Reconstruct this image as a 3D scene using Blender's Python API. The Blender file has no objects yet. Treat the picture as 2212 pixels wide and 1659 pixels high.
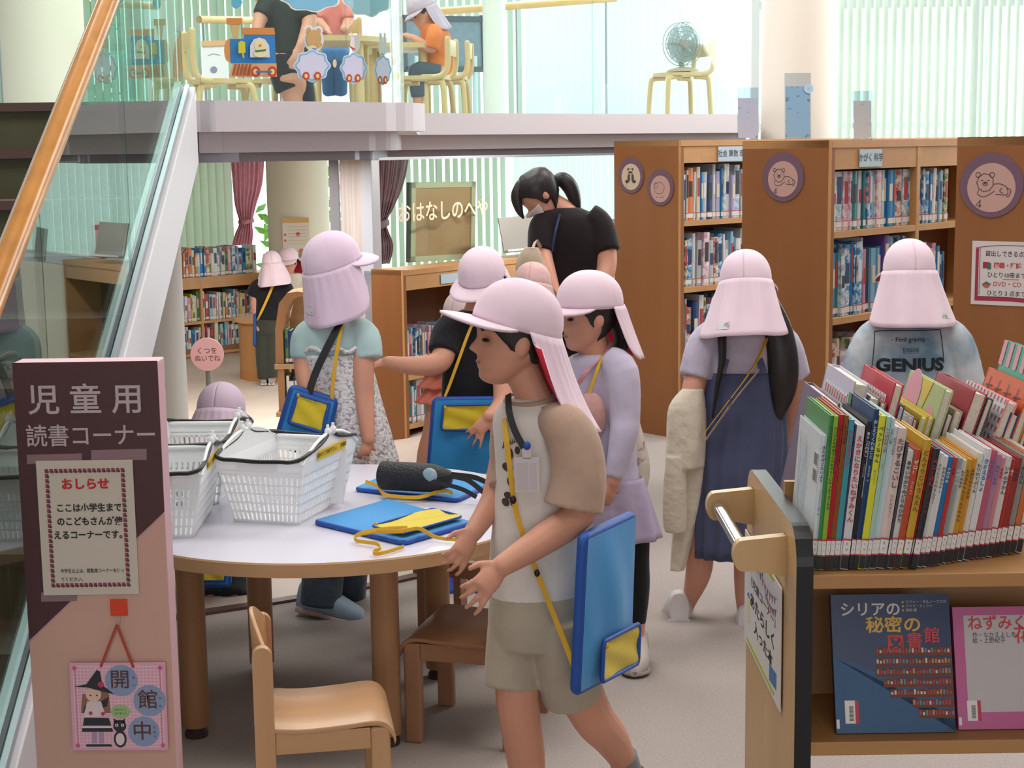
import bpy, bmesh, math, random
from mathutils import Vector as V, Matrix as M
SC = bpy.context.scene
COL = SC.collection
RND = random.Random(7)
# ---------------------------------------------------------------- camera
F, CX, CY, CAMZ = 3400.0, 1106.0, 829.5, 1.5
PITCH, ROLL = math.radians(8.53), .014
_r0, _u0, FW = V((1, 0, 0)), V((0, math.sin(PITCH), math.cos(PITCH))), V((0, math.cos(PITCH), -math.sin(PITCH)))
UP = (_u0 * math.cos(ROLL) + _r0 * math.sin(ROLL))
RT = (_r0 * math.cos(ROLL) - _u0 * math.sin(ROLL))
CAM = V((0, 0, CAMZ))
cd = bpy.data.cameras.new('camera'); cam = bpy.data.objects.new('camera', cd); COL.objects.link(cam)
cam.matrix_world = M(((RT.x, UP.x, -FW.x, 0), (RT.y, UP.y, -FW.y, 0), (RT.z, UP.z, -FW.z, CAMZ), (0, 0, 0, 1)))
cd.sensor_width = 36; cd.lens = F / 2212 * 36; cd.clip_start = .05; cd.clip_end = 200
SC.camera = cam
# ---------------------------------------------------------------- light and exposure
w = bpy.data.worlds.new('sky'); SC.world = w; w.use_nodes = True
w.node_tree.nodes['Background'].inputs[0].default_value = (.93, .97, 1, 1)
w.node_tree.nodes['Background'].inputs[1].default_value = 2.6
SC.view_settings.view_transform = 'Standard'; SC.view_settings.look = 'None'
SC.view_settings.gamma = 1; SC.view_settings.use_curve_mapping = False
SC.view_settings.exposure = 0.25
SC.cycles.use_denoising = True
SC.cycles.max_bounces = 8; SC.cycles.transparent_max_bounces = 24; SC.cycles.diffuse_bounces = 4
SC.cycles.caustics_reflective = False; SC.cycles.caustics_refractive = False
SC.cycles.sample_clamp_indirect = 6


def lamp(name, loc, size, power, col=(1, 1, 1), rot=(0, 0, 0)):
    l = bpy.data.lights.new(name, 'AREA'); l.shape = 'RECTANGLE'; l.size, l.size_y = size; l.energy = power; l.color = col
    o = bpy.data.objects.new(name, l); o.location = loc; o.rotation_euler = rot; COL.objects.link(o)
    return o


for _x, _y, _e in ((-1.6, 3.2, 75), (2.2, 3.2, 75), (-1.6, 7.2, 110), (2.6, 7.0, 110), (.3, -1.5, 30)):
    lamp('ceiling_lamp', (_x, _y, 4.9), (2.6, 1.6), _e, (1, .97, .94))
lamp('ceiling_lamp', (-1.7, 11.2, 1.47), (3.2, 1.2), 95, (1, .98, .95))  # added fill under the low ceiling, brightens the story room
lamp('ceiling_lamp', (-1.5, 8.6, 1.43), (.9, .9), 20, (1, .98, .95))  # added fill near the opening, for the curtain faces
lamp('ceiling_lamp', (.42, 9.25, 1.47), (.3, .1), 26, (1, .97, .93), V((.87, -.65, .25)).to_track_quat('Z', 'Y').to_euler())  # unseen lamp added behind the fascia, aimed at the framed board
lamp('ceiling_lamp', (-1.6, 10.0, 4.9), (3, 2), 80, (1, .98, .96))  # added fill over the gallery to brighten the people there
lamp('ceiling_lamp', (1.0, 11.8, 4.9), (2, 2), 14, (1, .98, .96))
lamp('window_daylight', (.3, -6.8, 2.2), (5.5, 2.8), 150, (.97, .98, 1), (math.radians(90), 0, 0))  # added frontal fill behind the camera; the back wall has no window
# daylight from the tall window band on the right and the high windows above the gallery
lamp('window_daylight', (6.2, 10.4, 3.0), (3.5, 3.2), 230, (.95, .98, 1), (math.radians(75), 0, math.radians(120)))
lamp('window_daylight', (1.0, 15.3, 3.9), (7, 2.0), 260, (.95, .98, 1), (math.radians(62), 0, math.radians(180)))


# ---------------------------------------------------------------- pixel <-> place
def ray(px, py):
    return FW + RT * ((px - CX) / F) + UP * ((CY - py) / F)


def at(px, py, Y):
    d = ray(px, py)
    return CAM + d * (Y / d.y)


def gp(px, py, z=0.0):
    d = ray(px, py)
    return CAM + d * ((z - CAMZ) / d.z)


def U(Y):
    return Y / F


# ---------------------------------------------------------------- materials
def lin(h):
    h = h.lstrip('#')
    c = [int(h[i:i + 2], 16) / 255 for i in (0, 2, 4)]
    return tuple(x / 12.92 if x <= .04045 else ((x + .055) / 1.055) ** 2.4 for x in c) + (1,)


MATS = {}


def mat(name, c, rough=.55, c2=None, scale=8, stretch=(1, 1, 1), metal=0, bump=0, bscale=None, trans=0, spec=.4, lo=.35, hi=.65, sheen=0, detail=3):
    if name in MATS:
        return MATS[name]
    m = bpy.data.materials.new(name); m.use_nodes = True; MATS[name] = m
    nt = m.node_tree; b = nt.nodes['Principled BSDF']; L = nt.links.new
    b.inputs['Base Color'].default_value = lin(c); b.inputs['Roughness'].default_value = rough
    b.inputs['Metallic'].default_value = metal; b.inputs['Specular IOR Level'].default_value = spec
    m.diffuse_color = lin(c)
    if sheen:
        b.inputs['Sheen Weight'].default_value = sheen
    if c2 or bump:
        tc = nt.nodes.new('ShaderNodeTexCoord'); mp = nt.nodes.new('ShaderNodeMapping')
        mp.inputs['Scale'].default_value = stretch; L(tc.outputs['Object'], mp.inputs[0])
    if c2:
        n = nt.nodes.new('ShaderNodeTexNoise'); n.inputs['Scale'].default_value = scale; n.inputs['Detail'].default_value = detail
        L(mp.outputs[0], n.inputs[0]); r = nt.nodes.new('ShaderNodeValToRGB')
        r.color_ramp.elements[0].position = lo; r.color_ramp.elements[1].position = hi
        r.color_ramp.elements[0].color = lin(c); r.color_ramp.elements[1].color = lin(c2)
        L(n.outputs['Fac'], r.inputs[0]); L(r.outputs[0], b.inputs['Base Color'])
    if bump:
        n2 = nt.nodes.new('ShaderNodeTexNoise'); n2.inputs['Scale'].default_value = bscale or scale; n2.inputs['Detail'].default_value = 2
        L(mp.outputs[0], n2.inputs[0]); bp = nt.nodes.new('ShaderNodeBump'); bp.inputs['Strength'].default_value = bump
        bp.inputs['Distance'].default_value = .02
        L(n2.outputs['Fac'], bp.inputs['Height']); L(bp.outputs[0], b.inputs['Normal'])
    if trans:
        t = nt.nodes.new('ShaderNodeBsdfTranslucent'); t.inputs[0].default_value = lin(c)
        if c2:
            L(r.outputs[0], t.inputs[0])
        mx = nt.nodes.new('ShaderNodeMixShader'); mx.inputs[0].default_value = trans
        L(b.outputs[0], mx.inputs[1]); L(t.outputs[0], mx.inputs[2]); L(mx.outputs[0], nt.nodes['Material Output'].inputs[0])
    return m


def glass(name, tint, rough=0.0, ior=1.5):
    if name in MATS:
        return MATS[name]
    m = bpy.data.materials.new(name); m.use_nodes = True; MATS[name] = m; nt = m.node_tree; L = nt.links.new
    nt.nodes.remove(nt.nodes['Principled BSDF'])
    t = nt.nodes.new('ShaderNodeBsdfTransparent'); t.inputs[0].default_value = lin(tint)
    g = nt.nodes.new('ShaderNodeBsdfGlossy'); g.inputs['Roughness'].default_value = rough
    f = nt.nodes.new('ShaderNodeLayerWeight'); f.inputs[0].default_value = .5
    q = nt.nodes.new('ShaderNodeMath'); q.operation = 'POWER'; q.inputs[1].default_value = 4.2; L(f.outputs['Facing'], q.inputs[0])
    q2 = nt.nodes.new('ShaderNodeMath'); q2.operation = 'MULTIPLY_ADD'; q2.inputs[1].default_value = .8; q2.inputs[2].default_value = .035; L(q.outputs[0], q2.inputs[0])
    mx = nt.nodes.new('ShaderNodeMixShader')
    L(q2.outputs[0], mx.inputs[0]); L(t.outputs[0], mx.inputs[1]); L(g.outputs[0], mx.inputs[2])
    L(mx.outputs[0], nt.nodes['Material Output'].inputs[0]); m.diffuse_color = lin(tint)
    return m


def wood(name, c, c2, ax=2, scale=14, rough=.45):
    s = [1, 1, 1]; s[ax] = .07
    return mat(name, c, rough, c2, scale, s, lo=.3, hi=.7, bump=.03, bscale=40)


def cloth(name, c, c2=None, scale=6, bump=.5, bscale=13, rough=.85, **k):
    return mat(name, c, rough, c2, scale, bump=bump, bscale=bscale, spec=.15, sheen=.15, **k)


# ---------------------------------------------------------------- mesh building
def crom(p, k=6):
    """Catmull-Rom through tuples of numbers."""
    if len(p) < 3:
        return [tuple(x) for x in p]
    out = []
    for i in range(len(p) - 1):
        a, b, c, d = p[max(i - 1, 0)], p[i], p[i + 1], p[min(i + 2, len(p) - 1)]
        for j in range(k):
            t = j / k
            out.append(tuple(.5 * (2 * b[q] + (c[q] - a[q]) * t + (2 * a[q] - 5 * b[q] + 4 * c[q] - d[q]) * t * t + (3 * b[q] - a[q] - 3 * c[q] + d[q]) * t ** 3) for q in range(len(b))))
    out.append(tuple(p[-1]))
    return out


class MB:
    def __init__(s):
        s.v, s.f, s.m, s.s = [], [], [], []

    def add(s, vs, fs, mi=0, sm=False):
        o = len(s.v)
        s.v += [V(x) for x in vs]
        for f in fs:
            s.f.append([i + o for i in f]); s.m.append(mi); s.s.append(sm)
        return s

    def box(s, lo, hi, mi=0, mx=None):
        (a, b, c), (d, e, f) = lo, hi
        vs = [V(x) for x in ((a, b, c), (d, b, c), (d, e, c), (a, e, c), (a, b, f), (d, b, f), (d, e, f), (a, e, f))]
        if mx:
            vs = [mx @ x for x in vs]
        return s.add(vs, [(0, 3, 2, 1), (4, 5, 6, 7), (0, 1, 5, 4), (1, 2, 6, 5), (2, 3, 7, 6), (3, 0, 4, 7)], mi)

    def loft(s, rings, mi=0, cap=True, closed=True, sm=True):
        n = len(rings[0]); vs = [p for r in rings for p in r]; fs = []
        for i in range(len(rings) - 1):
            for j in range(n if closed else n - 1):
                a, b = i * n + j, i * n + (j + 1) % n
                fs.append((a, b, b + n, a + n))
        s.add(vs, fs, mi, sm)
        if cap and closed:
            s.add(rings[0], [list(range(n))[::-1]], mi); s.add(rings[-1], [list(range(n))], mi)
        return s

    def tube(s, pts, r, n=10, mi=0, cap=True, round_=False, flat=1.0, hint=None):
        """Round tube; r is a number or a list. hint: vector for the wide axis when flat != 1."""
        pts = [V(p) for p in pts]
        rr = list(r) if isinstance(r, (list, tuple)) else [r] * len(pts)
        if round_:
            d0 = (pts[0] - pts[1]).normalized(); d1 = (pts[-1] - pts[-2]).normalized()
            pre = [(pts[0] + d0 * rr[0] * a, rr[0] * b) for a, b in ((.95, .25), (.75, .66), (.4, .92))]
            post = [(pts[-1] + d1 * rr[-1] * a, rr[-1] * b) for a, b in ((.4, .92), (.75, .66), (.95, .25))]
            pts = [p for p, _ in pre] + pts + [p for p, _ in post]; rr = [q for _, q in pre] + rr + [q for _, q in post]
        rings = []; up = None
        for i, p in enumerate(pts):
            t = (pts[min(i + 1, len(pts) - 1)] - pts[max(i - 1, 0)])
            t = t.normalized() if t.length > 1e-9 else V((0, 0, 1))
            h = V(hint) if hint is not None else (up if up is not None else (V((0, 0, 1)) if abs(t.z) < .9 else V((1, 0, 0))))
            a = (h - t * h.dot(t))
            a = a.normalized() if a.length > 1e-6 else t.orthogonal().normalized()
            if hint is None:
                up = a
            b = t.cross(a)
            rings.append([p + (a * math.cos(2 * math.pi * j / n) + b * math.sin(2 * math.pi * j / n) * flat) * rr[i] for j in range(n)])
        return s.loft(rings, mi, cap)

    def ell(s, c, r, mi=0, n=16, k=10, mx=None):
        c = V(c); rings = []
        for i in range(1, k):
            a = math.pi * i / k
            rings.append([V((r[0] * math.sin(a) * math.cos(2 * math.pi * j / n), r[1] * math.sin(a) * math.sin(2 * math.pi * j / n), -r[2] * math.cos(a))) for j in range(n)])
        if mx:
            rings = [[mx @ p for p in q] for q in rings]
        return s.loft([[c + p for p in q] for q in rings], mi)

    def prism(s, poly, off, mi=0, mi2=None):
        poly = [V(p) for p in poly]; off = V(off); n = len(poly)
        s.add(poly + [p + off for p in poly], [list(range(n))[::-1], list(range(n, 2 * n))], mi)
        s.add(poly + [p + off for p in poly], [(i, (i + 1) % n, (i + 1) % n + n, i + n) for i in range(n)], mi if mi2 is None else mi2)
        return s

    def ribbon(s, pts, wdir, w, t, mi=0, sub=6):
        pts = [V(p) for p in crom([tuple(p) for p in pts], sub)]
        wd = V(wdir).normalized(); rings = []
        for i, p in enumerate(pts):
            tg = (pts[min(i + 1, len(pts) - 1)] - pts[max(i - 1, 0)]).normalized()
            a = wd - tg * wd.dot(tg)
            a = a.normalized() if a.length > 1e-4 else tg.orthogonal().normalized()
            b = tg.cross(a)
            rings.append([p + a * w / 2 - b * t / 2, p + a * w / 2 + b * t / 2, p - a * w / 2 + b * t / 2, p - a * w / 2 - b * t / 2])
        return s.loft(rings, mi, sm=False)

    def grid(s, fn, nu, nv, mi=0, sm=True):
        vs = [fn(i / nu, j / nv) for i in range(nu + 1) for j in range(nv + 1)]
        return s.add(vs, [(i * (nv + 1) + j, (i + 1) * (nv + 1) + j, (i + 1) * (nv + 1) + j + 1, i * (nv + 1) + j + 1) for i in range(nu) for j in range(nv)], mi, sm)

    def disc(s, fr, r, mi=0, t=.002, n=32, ry=None):
        """Disc in the XY plane of frame matrix fr, thickness t along +Z."""
        p = [fr @ V((r * math.cos(2 * math.pi * i / n), (ry or r) * math.sin(2 * math.pi * i / n), 0)) for i in range(n)]
        return s.prism(p, fr.to_3x3() @ V((0, 0, t)), mi)

    def rect(s, fr, x0, y0, x1, y1, mi=0, t=.0008):
        p = [fr @ V(q) for q in ((x0, y0, 0), (x1, y0, 0), (x1, y1, 0), (x0, y1, 0))]
        return s.prism(p, fr.to_3x3() @ V((0, 0, t)), mi)

    def poly(s, fr, pts, mi=0, t=.0008):
        return s.prism([fr @ V((a, b, 0)) for a, b in pts], fr.to_3x3() @ V((0, 0, t)), mi)

    def line(s, fr, pts, w, mi=0, z=.0006, k=4, closed=False):
        """Drawn stroke of width w in frame fr."""
        q = list(pts) + ([pts[0]] if closed else [])
        q = crom(q, k) if k > 1 else q
        vs = []
        for i, p in enumerate(q):
            a, b = q[max(i - 1, 0)], q[min(i + 1, len(q) - 1)]
            t = V((b[0] - a[0], b[1] - a[1])); t = t.normalized() if t.length > 1e-9 else V((1, 0))
            n = V((-t.y, t.x)) * w / 2
            vs += [fr @ V((p[0] + n.x, p[1] + n.y, z)), fr @ V((p[0] - n.x, p[1] - n.y, z))]
        return s.add(vs, [(2 * i, 2 * i + 1, 2 * i + 3, 2 * i + 2) for i in range(len(q) - 1)], mi)

    def text(s, fr, body, size, mi=0, x=0, y=0, align='CENTER', bold=0, xs=1, z=.0008, ls=1, cs=1):
        vs, fs = text_geo(body, align, bold, ls, cs)
        return s.add([fr @ V((x + p[0] * size * xs, y + p[1] * size, z)) for p in vs], fs, mi)

    def build(s, name, mats, parent=None, local=False, bevel=0, seg=2, label=None, cat=None, group=None, kind=None, loc=None, keep=False):
        me = bpy.data.meshes.new(name)
        root = parent
        while root is not None and root.parent is not None:
            root = root.parent
        if local:
            off = V((0, 0, 0))
        elif root is not None:
            off = root.location.copy()
        elif loc is not None:
            off = V(loc)
        else:
            xs, ys, zs = zip(*[tuple(p) for p in s.v])
            off = V(((min(xs) + max(xs)) / 2, (min(ys) + max(ys)) / 2, min(zs)))
        me.from_pydata([tuple(p - off) for p in s.v], [], s.f)
        me.polygons.foreach_set('material_index', s.m); me.polygons.foreach_set('use_smooth', s.s)
        for m in (mats if isinstance(mats, (list, tuple)) else [mats]):
            me.materials.append(m)
        me.update()
        if not keep:
            bm = bmesh.new(); bm.from_mesh(me); bmesh.ops.recalc_face_normals(bm, faces=bm.faces); bm.to_mesh(me); bm.free()
        o = bpy.data.objects.new(name, me); COL.objects.link(o)
        if parent is not None:
            o.parent = parent
        else:
            o.location = off
        if bevel:
            b = o.modifiers.new('edge', 'BEVEL'); b.width = bevel; b.segments = seg; b.limit_method = 'ANGLE'; b.angle_limit = math.radians(50)
        return tag(o, label, cat, group, kind)


def tag(o, label=None, cat=None, group=None, kind=None):
    for k, v in (('label', label), ('category', cat), ('group', group), ('kind', kind)):
        if v:
            o[k] = v
    return o


def thing(name, label, cat, loc=(0, 0, 0), group=None, rz=0):
    o = bpy.data.objects.new(name, None); COL.objects.link(o); o.location = loc; o.rotation_euler.z = rz
    o.empty_display_size = .05
    return tag(o, label, cat, group)


_TG = {}


def text_geo(body, align='CENTER', bold=0, ls=1, cs=1):
    k = (body, align, bold, ls, cs)
    if k not in _TG:
        c = bpy.data.curves.new('lettering', 'FONT'); c.body = body; c.align_x = align; c.align_y = 'CENTER'
        c.offset = bold; c.space_line = ls; c.space_character = cs; c.resolution_u = 3
        o = bpy.data.objects.new('lettering', c)
        m = bpy.data.meshes.new_from_object(o)
        _TG[k] = ([tuple(p.co) for p in m.vertices], [list(p.vertices) for p in m.polygons])
        bpy.data.objects.remove(o); bpy.data.meshes.remove(m); bpy.data.curves.remove(c)
    return _TG[k]


def frame(o, x, y):
    """Frame with origin o, X axis x and Y axis roughly y."""
    x = V(x).normalized(); y = V(y); y = (y - x * y.dot(x)).normalized(); z = x.cross(y); o = V(o)
    return M(((x.x, y.x, z.x, o.x), (x.y, y.y, z.y, o.y), (x.z, y.z, z.z, o.z), (0, 0, 0, 1)))


def copy_thing(o, loc, rz, label=None, mats=None):
    c = o.copy(); COL.objects.link(c); c.location = loc; c.rotation_euler.z = rz
    if label:
        c['label'] = label
    for ch in [x for x in COL.objects if x.parent == o]:
        d = ch.copy(); COL.objects.link(d); d.parent = c
        for g in [x for x in COL.objects if x.parent == ch]:
            e = g.copy(); COL.objects.link(e); e.parent = d
    return c


WHITE = mat('white paint', '#dedbe2', .45)
CREAM = mat('cream plaster', '#e3dccb', .7)
# ================================================================ SETTING
def struct(mb, name, mats, **k):
    return mb.build(name, mats, kind='structure', **k)


CARPET = mat('grey carpet', '#9b918c', .95, '#a79e99', 160, bump=.12, bscale=420, spec=.05)
VINYL = mat('pale floor', '#c9b9ac', .5, '#d2c3b6', 3, spec=.25)
EDGE = [(-7, 3.9), (-4.4, 4.05), (-2.6, 4.4), (-1.7, 4.68), (-1.12, 4.958), (-.724, 5.167), (-.345, 5.421), (0, 5.85), (.2, 6.6), (.3, 7.5), (.36, 8.6), (.55, 9.4), (.95, 10.2), (1.6, 11.0), (2.2, 11.6)]
EDGE = crom(EDGE, 5)
LOWZ = -.55


def gz(x, y):
    """Height of the floor: the reading corner is at 0, the story room lies lower behind a gentle slope."""
    best, sd = 1e9, 0
    for i in range(len(EDGE) - 1):
        a, b = V(EDGE[i]), V(EDGE[i + 1]); ab = b - a; p = V((x, y)) - a
        t = max(0, min(1, p.dot(ab) / ab.length_squared)); d = (p - ab * t).length
        if d < best:
            best, sd = d, ab.x * p.y - ab.y * p.x
    if sd <= 0:
        return 0.0
    t = max(0, min(1, best / 3.2))
    return LOWZ * t * t * (3 - 2 * t)


mb = MB()
n = len(EDGE)
mb.add([V((x, y, 0)) for x, y in EDGE] + [V((12, 11.6, 0)), V((12, -7, 0)), V((-7, -7, 0)), V((-7, 3.0, 0))], [list(range(n + 4))[::-1]], 0)
struct(mb, 'floor', [CARPET], loc=(0, 0, 0))
mb = MB()
rows = []
for k in range(15):
    d = 3.3 * k / 12 if k < 13 else 3.3
    row = []
    for i, (x, y) in enumerate(EDGE):
        a, b = V(EDGE[max(i - 1, 0)]), V(EDGE[min(i + 1, n - 1)]); t = (b - a).normalized(); nn = V((-t.y, t.x))
        nn = (nn * .55 + V((-.55, .84)) * .45).normalized() if i > 35 else (nn * .4 + V((-.42, .9)) * .6).normalized()
        p = V((x, y)) + nn * d
        z = gz(p.x, p.y) if k else 0
        if k > 11:
            z = LOWZ
        if k == 13:
            p = p + V((-2, 6)); z = LOWZ
        if k == 14:
            p = p + V((-6, 14)); z = LOWZ
        row.append(V((p.x, p.y, z)))
    rows.append(row)
mb.loft(rows, 0, cap=False, closed=False)
mb.add([V((-7, 3.9, LOWZ - .004)), V((3, 3.9, LOWZ - .004)), V((3, 18, LOWZ - .004)), V((-7, 18, LOWZ - .004))], [(0, 1, 2, 3)])
struct(mb, 'story_room_floor', [VINYL], loc=(0, 5, LOWZ))
mb = MB()
mb.ribbon([(x, y, .004) for x, y in EDGE[::2]], (0, 0, 1), .012, .045, 0, 2)
struct(mb, 'trim_1', [mat('brown strip', '#5c4340', .5)], loc=(0, 5, 0))

# ---- walls, ceiling
for nm, lo, hi in (('wall_left', (-7.1, -7, -.6), (-7, 17.6, 5.2)), ('wall_right', (7, -7, -.1), (7.1, 12, 5.2)), ('wall_back', (-7, -7.1, 0), (7, -7, 5.2)), ('ceiling', (-7, -7, 5.1), (7, 17.8, 5.2))):
    mb = MB(); mb.box(lo, hi); struct(mb, nm, [mat('ceiling paint', '#cfcac4', .9)])

# ---- outer windows: frames with white light outside
ALU = mat('aluminium', '#a9adb5', .35, metal=.7)
SILVER = mat('pale metal', '#c3c6d0', .4)
GLASSC = glass('clear glass', '#f2fbf8')


def outer_window(k, x0, x1, y, z0, z1, nx, nz=1):
    fr = MB()
    for i in range(nx + 1):
        x = x0 + (x1 - x0) * i / nx
        fr.box((x - .03, y, z0), (x + .03, y + .06, z1))
    for j in range(nz + 1):
        z = z0 + (z1 - z0) * j / nz
        fr.box((x0, y + .005, z - .03), (x1, y + .055, z + .03))
    o = struct(fr, 'window_%d' % k, [mat('window frame', '#d8dce0', .5)])
    g = MB(); g.box((x0, y + .025, z0), (x1, y + .032, z1)); g.build('window_glass', [GLASSC], o)


outer_window(1, -7, 7, 17.4, -.5, 1.45, 9)
outer_window(2, -7, 7, 16.6, 1.68, 5.1, 7, 2)
outer_window(3, 1.9, 7, 12.3, .0, 5.1, 3, 2)

# ---- mezzanine: slab with two fascias, one recessed below the other
FASC = mat('fascia paint', '#d3ccd2', .5)
L1 = [(-7, 5.65), (-1.09, 5.65), (-1.04, 5.62), (-.47, 6.15)]
rc = V((-.62, 6.42)); L1 += [tuple(rc + V((math.cos(a), math.sin(a))) * .285) for a in [math.radians(x) for x in range(-50, 31, 10)]]
L1 += [(-.40, 6.9), (-.452, 8.0), (1.53, 9.7), (1.56, 9.95), (1.6, 12.25), (1.6, 17.2), (-7, 17.2)]
mb = MB(); mb.prism([(x, y, 1.571) for x, y in L1], (0, 0, .109))
struct(mb, 'mezzanine_floor', [FASC], bevel=.012)


def inset(pts, d):
    out = []
    for i, (x, y) in enumerate(pts):
        a, b = V(pts[max(i - 1, 0)]), V(pts[min(i + 1, len(pts) - 1)]); t = (b - a).normalized()
        out.append((x - t.y * d, y + t.x * d))
    return out


front = L1[1:-4]
for nm, d, z0, z1 in (('trim_2', .11, 1.497, 1.571), ('trim_3', .2, 1.462, 1.5)):
    f = inset(front, d)
    mb = MB(); mb.loft([[V((x, y, z0)), V((x, y, z1)), V((x - .2, y + .35, z1)), V((x - .2, y + .35, z0))] for x, y in f], sm=False)
    struct(mb, nm, [FASC if nm == 'trim_2' else mat('track grey', '#9a98a2', .4, metal=.3)])
mb = MB(); mb.prism([(x, y, 1.5) for x, y in [(-7, 6.0)] + inset(front, .3) + [(1.45, 17.2), (-7, 17.2)]], (0, 0, .075)); struct(mb, 'ceiling.001', [mat('low ceiling', '#dcd8d0', .9)])

# ---- story-room front: posts, window wall with lettering
WA, WD = V((-.79, 9.1)), V((.588, .809))


def wl(s, z):
    return V((WA.x + WD.x * s, WA.y + WD.y * s, z))


wn = V((WD.y, -WD.x, 0))
mb = MB()
mb.prism([wl(0, LOWZ), wl(.075, LOWZ), wl(.075, LOWZ) - wn * .08, wl(0, LOWZ) - wn * .08], (0, 0, 2.05))
mb.prism([wl(0, .735), wl(3.4, .735), wl(3.4, .735) - wn * .09, wl(0, .735) - wn * .09], (0, 0, .07))
mb.prism([wl(0, 1.44), wl(3.4, 1.44), wl(3.4, 1.44) - wn * .09, wl(0, 1.44) - wn * .09], (0, 0, .055))
o = struct(mb, 'window_4', [SILVER], bevel=.004)
mb = MB(); mb.prism([wl(.07, .8), wl(3.4, .8), wl(3.4, .8) - wn * .01, wl(.07, .8) - wn * .01], (0, 0, .65)); 
mb.build('window_glass', [glass('story glass', '#eef6f0')], o)
mb = MB()
tp = [at(x, 458, 9.45) for x in (850, 1052)]
fr = frame(wl((at(950, 456, 9.4).x - WA.x) / WD.x, 0) + wn * .004, (WD.x, WD.y, 0), (0, 0, 1))
s0 = .33; fr = frame(wl(s0 + .335, at(950, 457, 9.66).z) + wn * .004, (WD.x, WD.y, 0), (0, 0, 1))
mb.text(fr, 'おはなしのへや', .128, 0, xs=1.0, bold=.012)
mb.build('window_lettering', [mat('cream lettering', '#e6d7b8', .6)], o)
mb = MB(); mb.prism([wl(0, LOWZ), wl(3.4, LOWZ), wl(3.4, LOWZ) - wn * .08, wl(0, LOWZ) - wn * .08], (0, 0, 1.29)); struct(mb, 'wall_front', [CREAM])

# sliding-door stack between the opening and the window wall
mb = MB()
a, b, c, d = at(717, 600, 9.3), at(738, 600, 9.3), at(740, 600, 9.25), at(788, 600, 9.15)
for p, q, m, t in ((a, b, 0, .05), (c, d, 1, .06)):
    p, q = V((p.x, p.y, LOWZ)), V((q.x, q.y, LOWZ)); nn = V((0, t, 0))
    mb.prism([p, q, q + nn, p + nn], (0, 0, 2.03), m)
struct(mb, 'door_1', [mat('door frame grey', '#8d8a90', .4), mat('folding door', '#cfc4be', .7, '#b9aeaa', 60, (1, 1, .02))], bevel=.004)

# white round pier under the gallery end, beside the stair
pier = MB()


def column(name, px, half, Y, z0, z1, m=CREAM, kind='structure', **k):
    c = at(px, 500, Y); r = half * U(Y)
    q = MB(); q.loft([[V((c.x + r * math.cos(2 * math.pi * j / 40), Y + r * math.sin(2 * math.pi * j / 40), z)) for j in range(40)] for z in (z0, z1)])
    return q.build(name, [m], kind=kind, **k)


column('pillar', 330, 58, 6.35, -.3, 1.56, mat('pier white', '#dcdad4', .7))
column('pillar.001', 646, 66, 16.3, LOWZ, 1.5)
column('pillar.002', 116, 86, 8.2, 1.68, 5.1)
column('pillar.003', 1722, 80, 10.4, 0, 5.1, mat('column paint', '#e2dcd2', .7))
column('pillar.004', 1074, 24, 11.5, 1.68, 5.1, mat('post paint', '#dfe6dc', .6))

# ================================================================ STAIRCASE
stair = thing('staircase', 'open staircase with wooden handrail, glass side and dark green steps rising to the gallery', 'staircase', (-1.1, 4.1, 0))
STY = lambda y: 1.68 - .6 * (5.5 - y)
STX = lambda y: -1.112 + .05 * (5.5 - y) * .42
tread = mat('stair riser green', '#4b4a35', .6, '#55543d', 5)
nosing = mat('stair nosing', '#5a4540', .5)
for i in range(10):
    y = 5.62 - .27 * i; z = 1.68 - .162 * i
    mb = MB(); mb.box((-2.6, y - .005, z - .165), (STX(y) - .04, y + .02, z - .03), 0)
    mb.box((-2.6, y - .03, z - .03), (STX(y) - .04, y + .27, z), 1)
    mb.build('tread', [tread, nosing], stair)
sm_ = mat('stringer white', '#dcdae0', .45)


def incline(y0, y1, dz0, dz1, x0, x1):
    return [[V((STX(y) + x, y, STY(y) + z)) for x, z in ((x0, dz0), (x1, dz0), (x1, dz1), (x0, dz1))] for y in (y0, y1)]


mb = MB(); mb.loft(incline(2.6, 5.55, -.25, .015, -.05, .03), sm=False); mb.build('stringer', [sm_], stair, bevel=.004)
mb = MB(); mb.loft(incline(2.6, 5.52, .016, .05, -.035, -.012), sm=False); mb.loft(incline(2.6, 5.52, .016, .04, .0, .014), sm=False)
mb.build('glass_channel', [ALU], stair)
SG = glass('stair glass', '#d3e6e0')
edge_ = mat('glass edge', '#5f7f7c', .2)
for y0, y1 in ((2.6, 3.615), (3.622, 4.55), (4.557, 5.5)):
    mb = MB(); mb.loft(incline(y0, y1, .03, .93, -.012, -.002), sm=False)
    mb.build('glass_panel', [SG], stair)
hr = [V((STX(y) + (.02 if y < 3.6 else .045), y, 1.202 + (y - 3.14) * .6385)) for y in (2.3, 3.14, 4.23, 5.35)]
mb = MB(); mb.tube(hr, .0265, 20, round_=True)
mb.build('handrail', [wood('handrail wood', '#a9702f', '#bd8238', 1, 20, .25)], stair)
mb = MB(); mb.tube([p + V((-.035, 0, -.02)) for p in hr], .008, 8); mb.build('rail_bracket', [mat('rail metal', '#c9bfae', .3, metal=.6)], stair)
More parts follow.
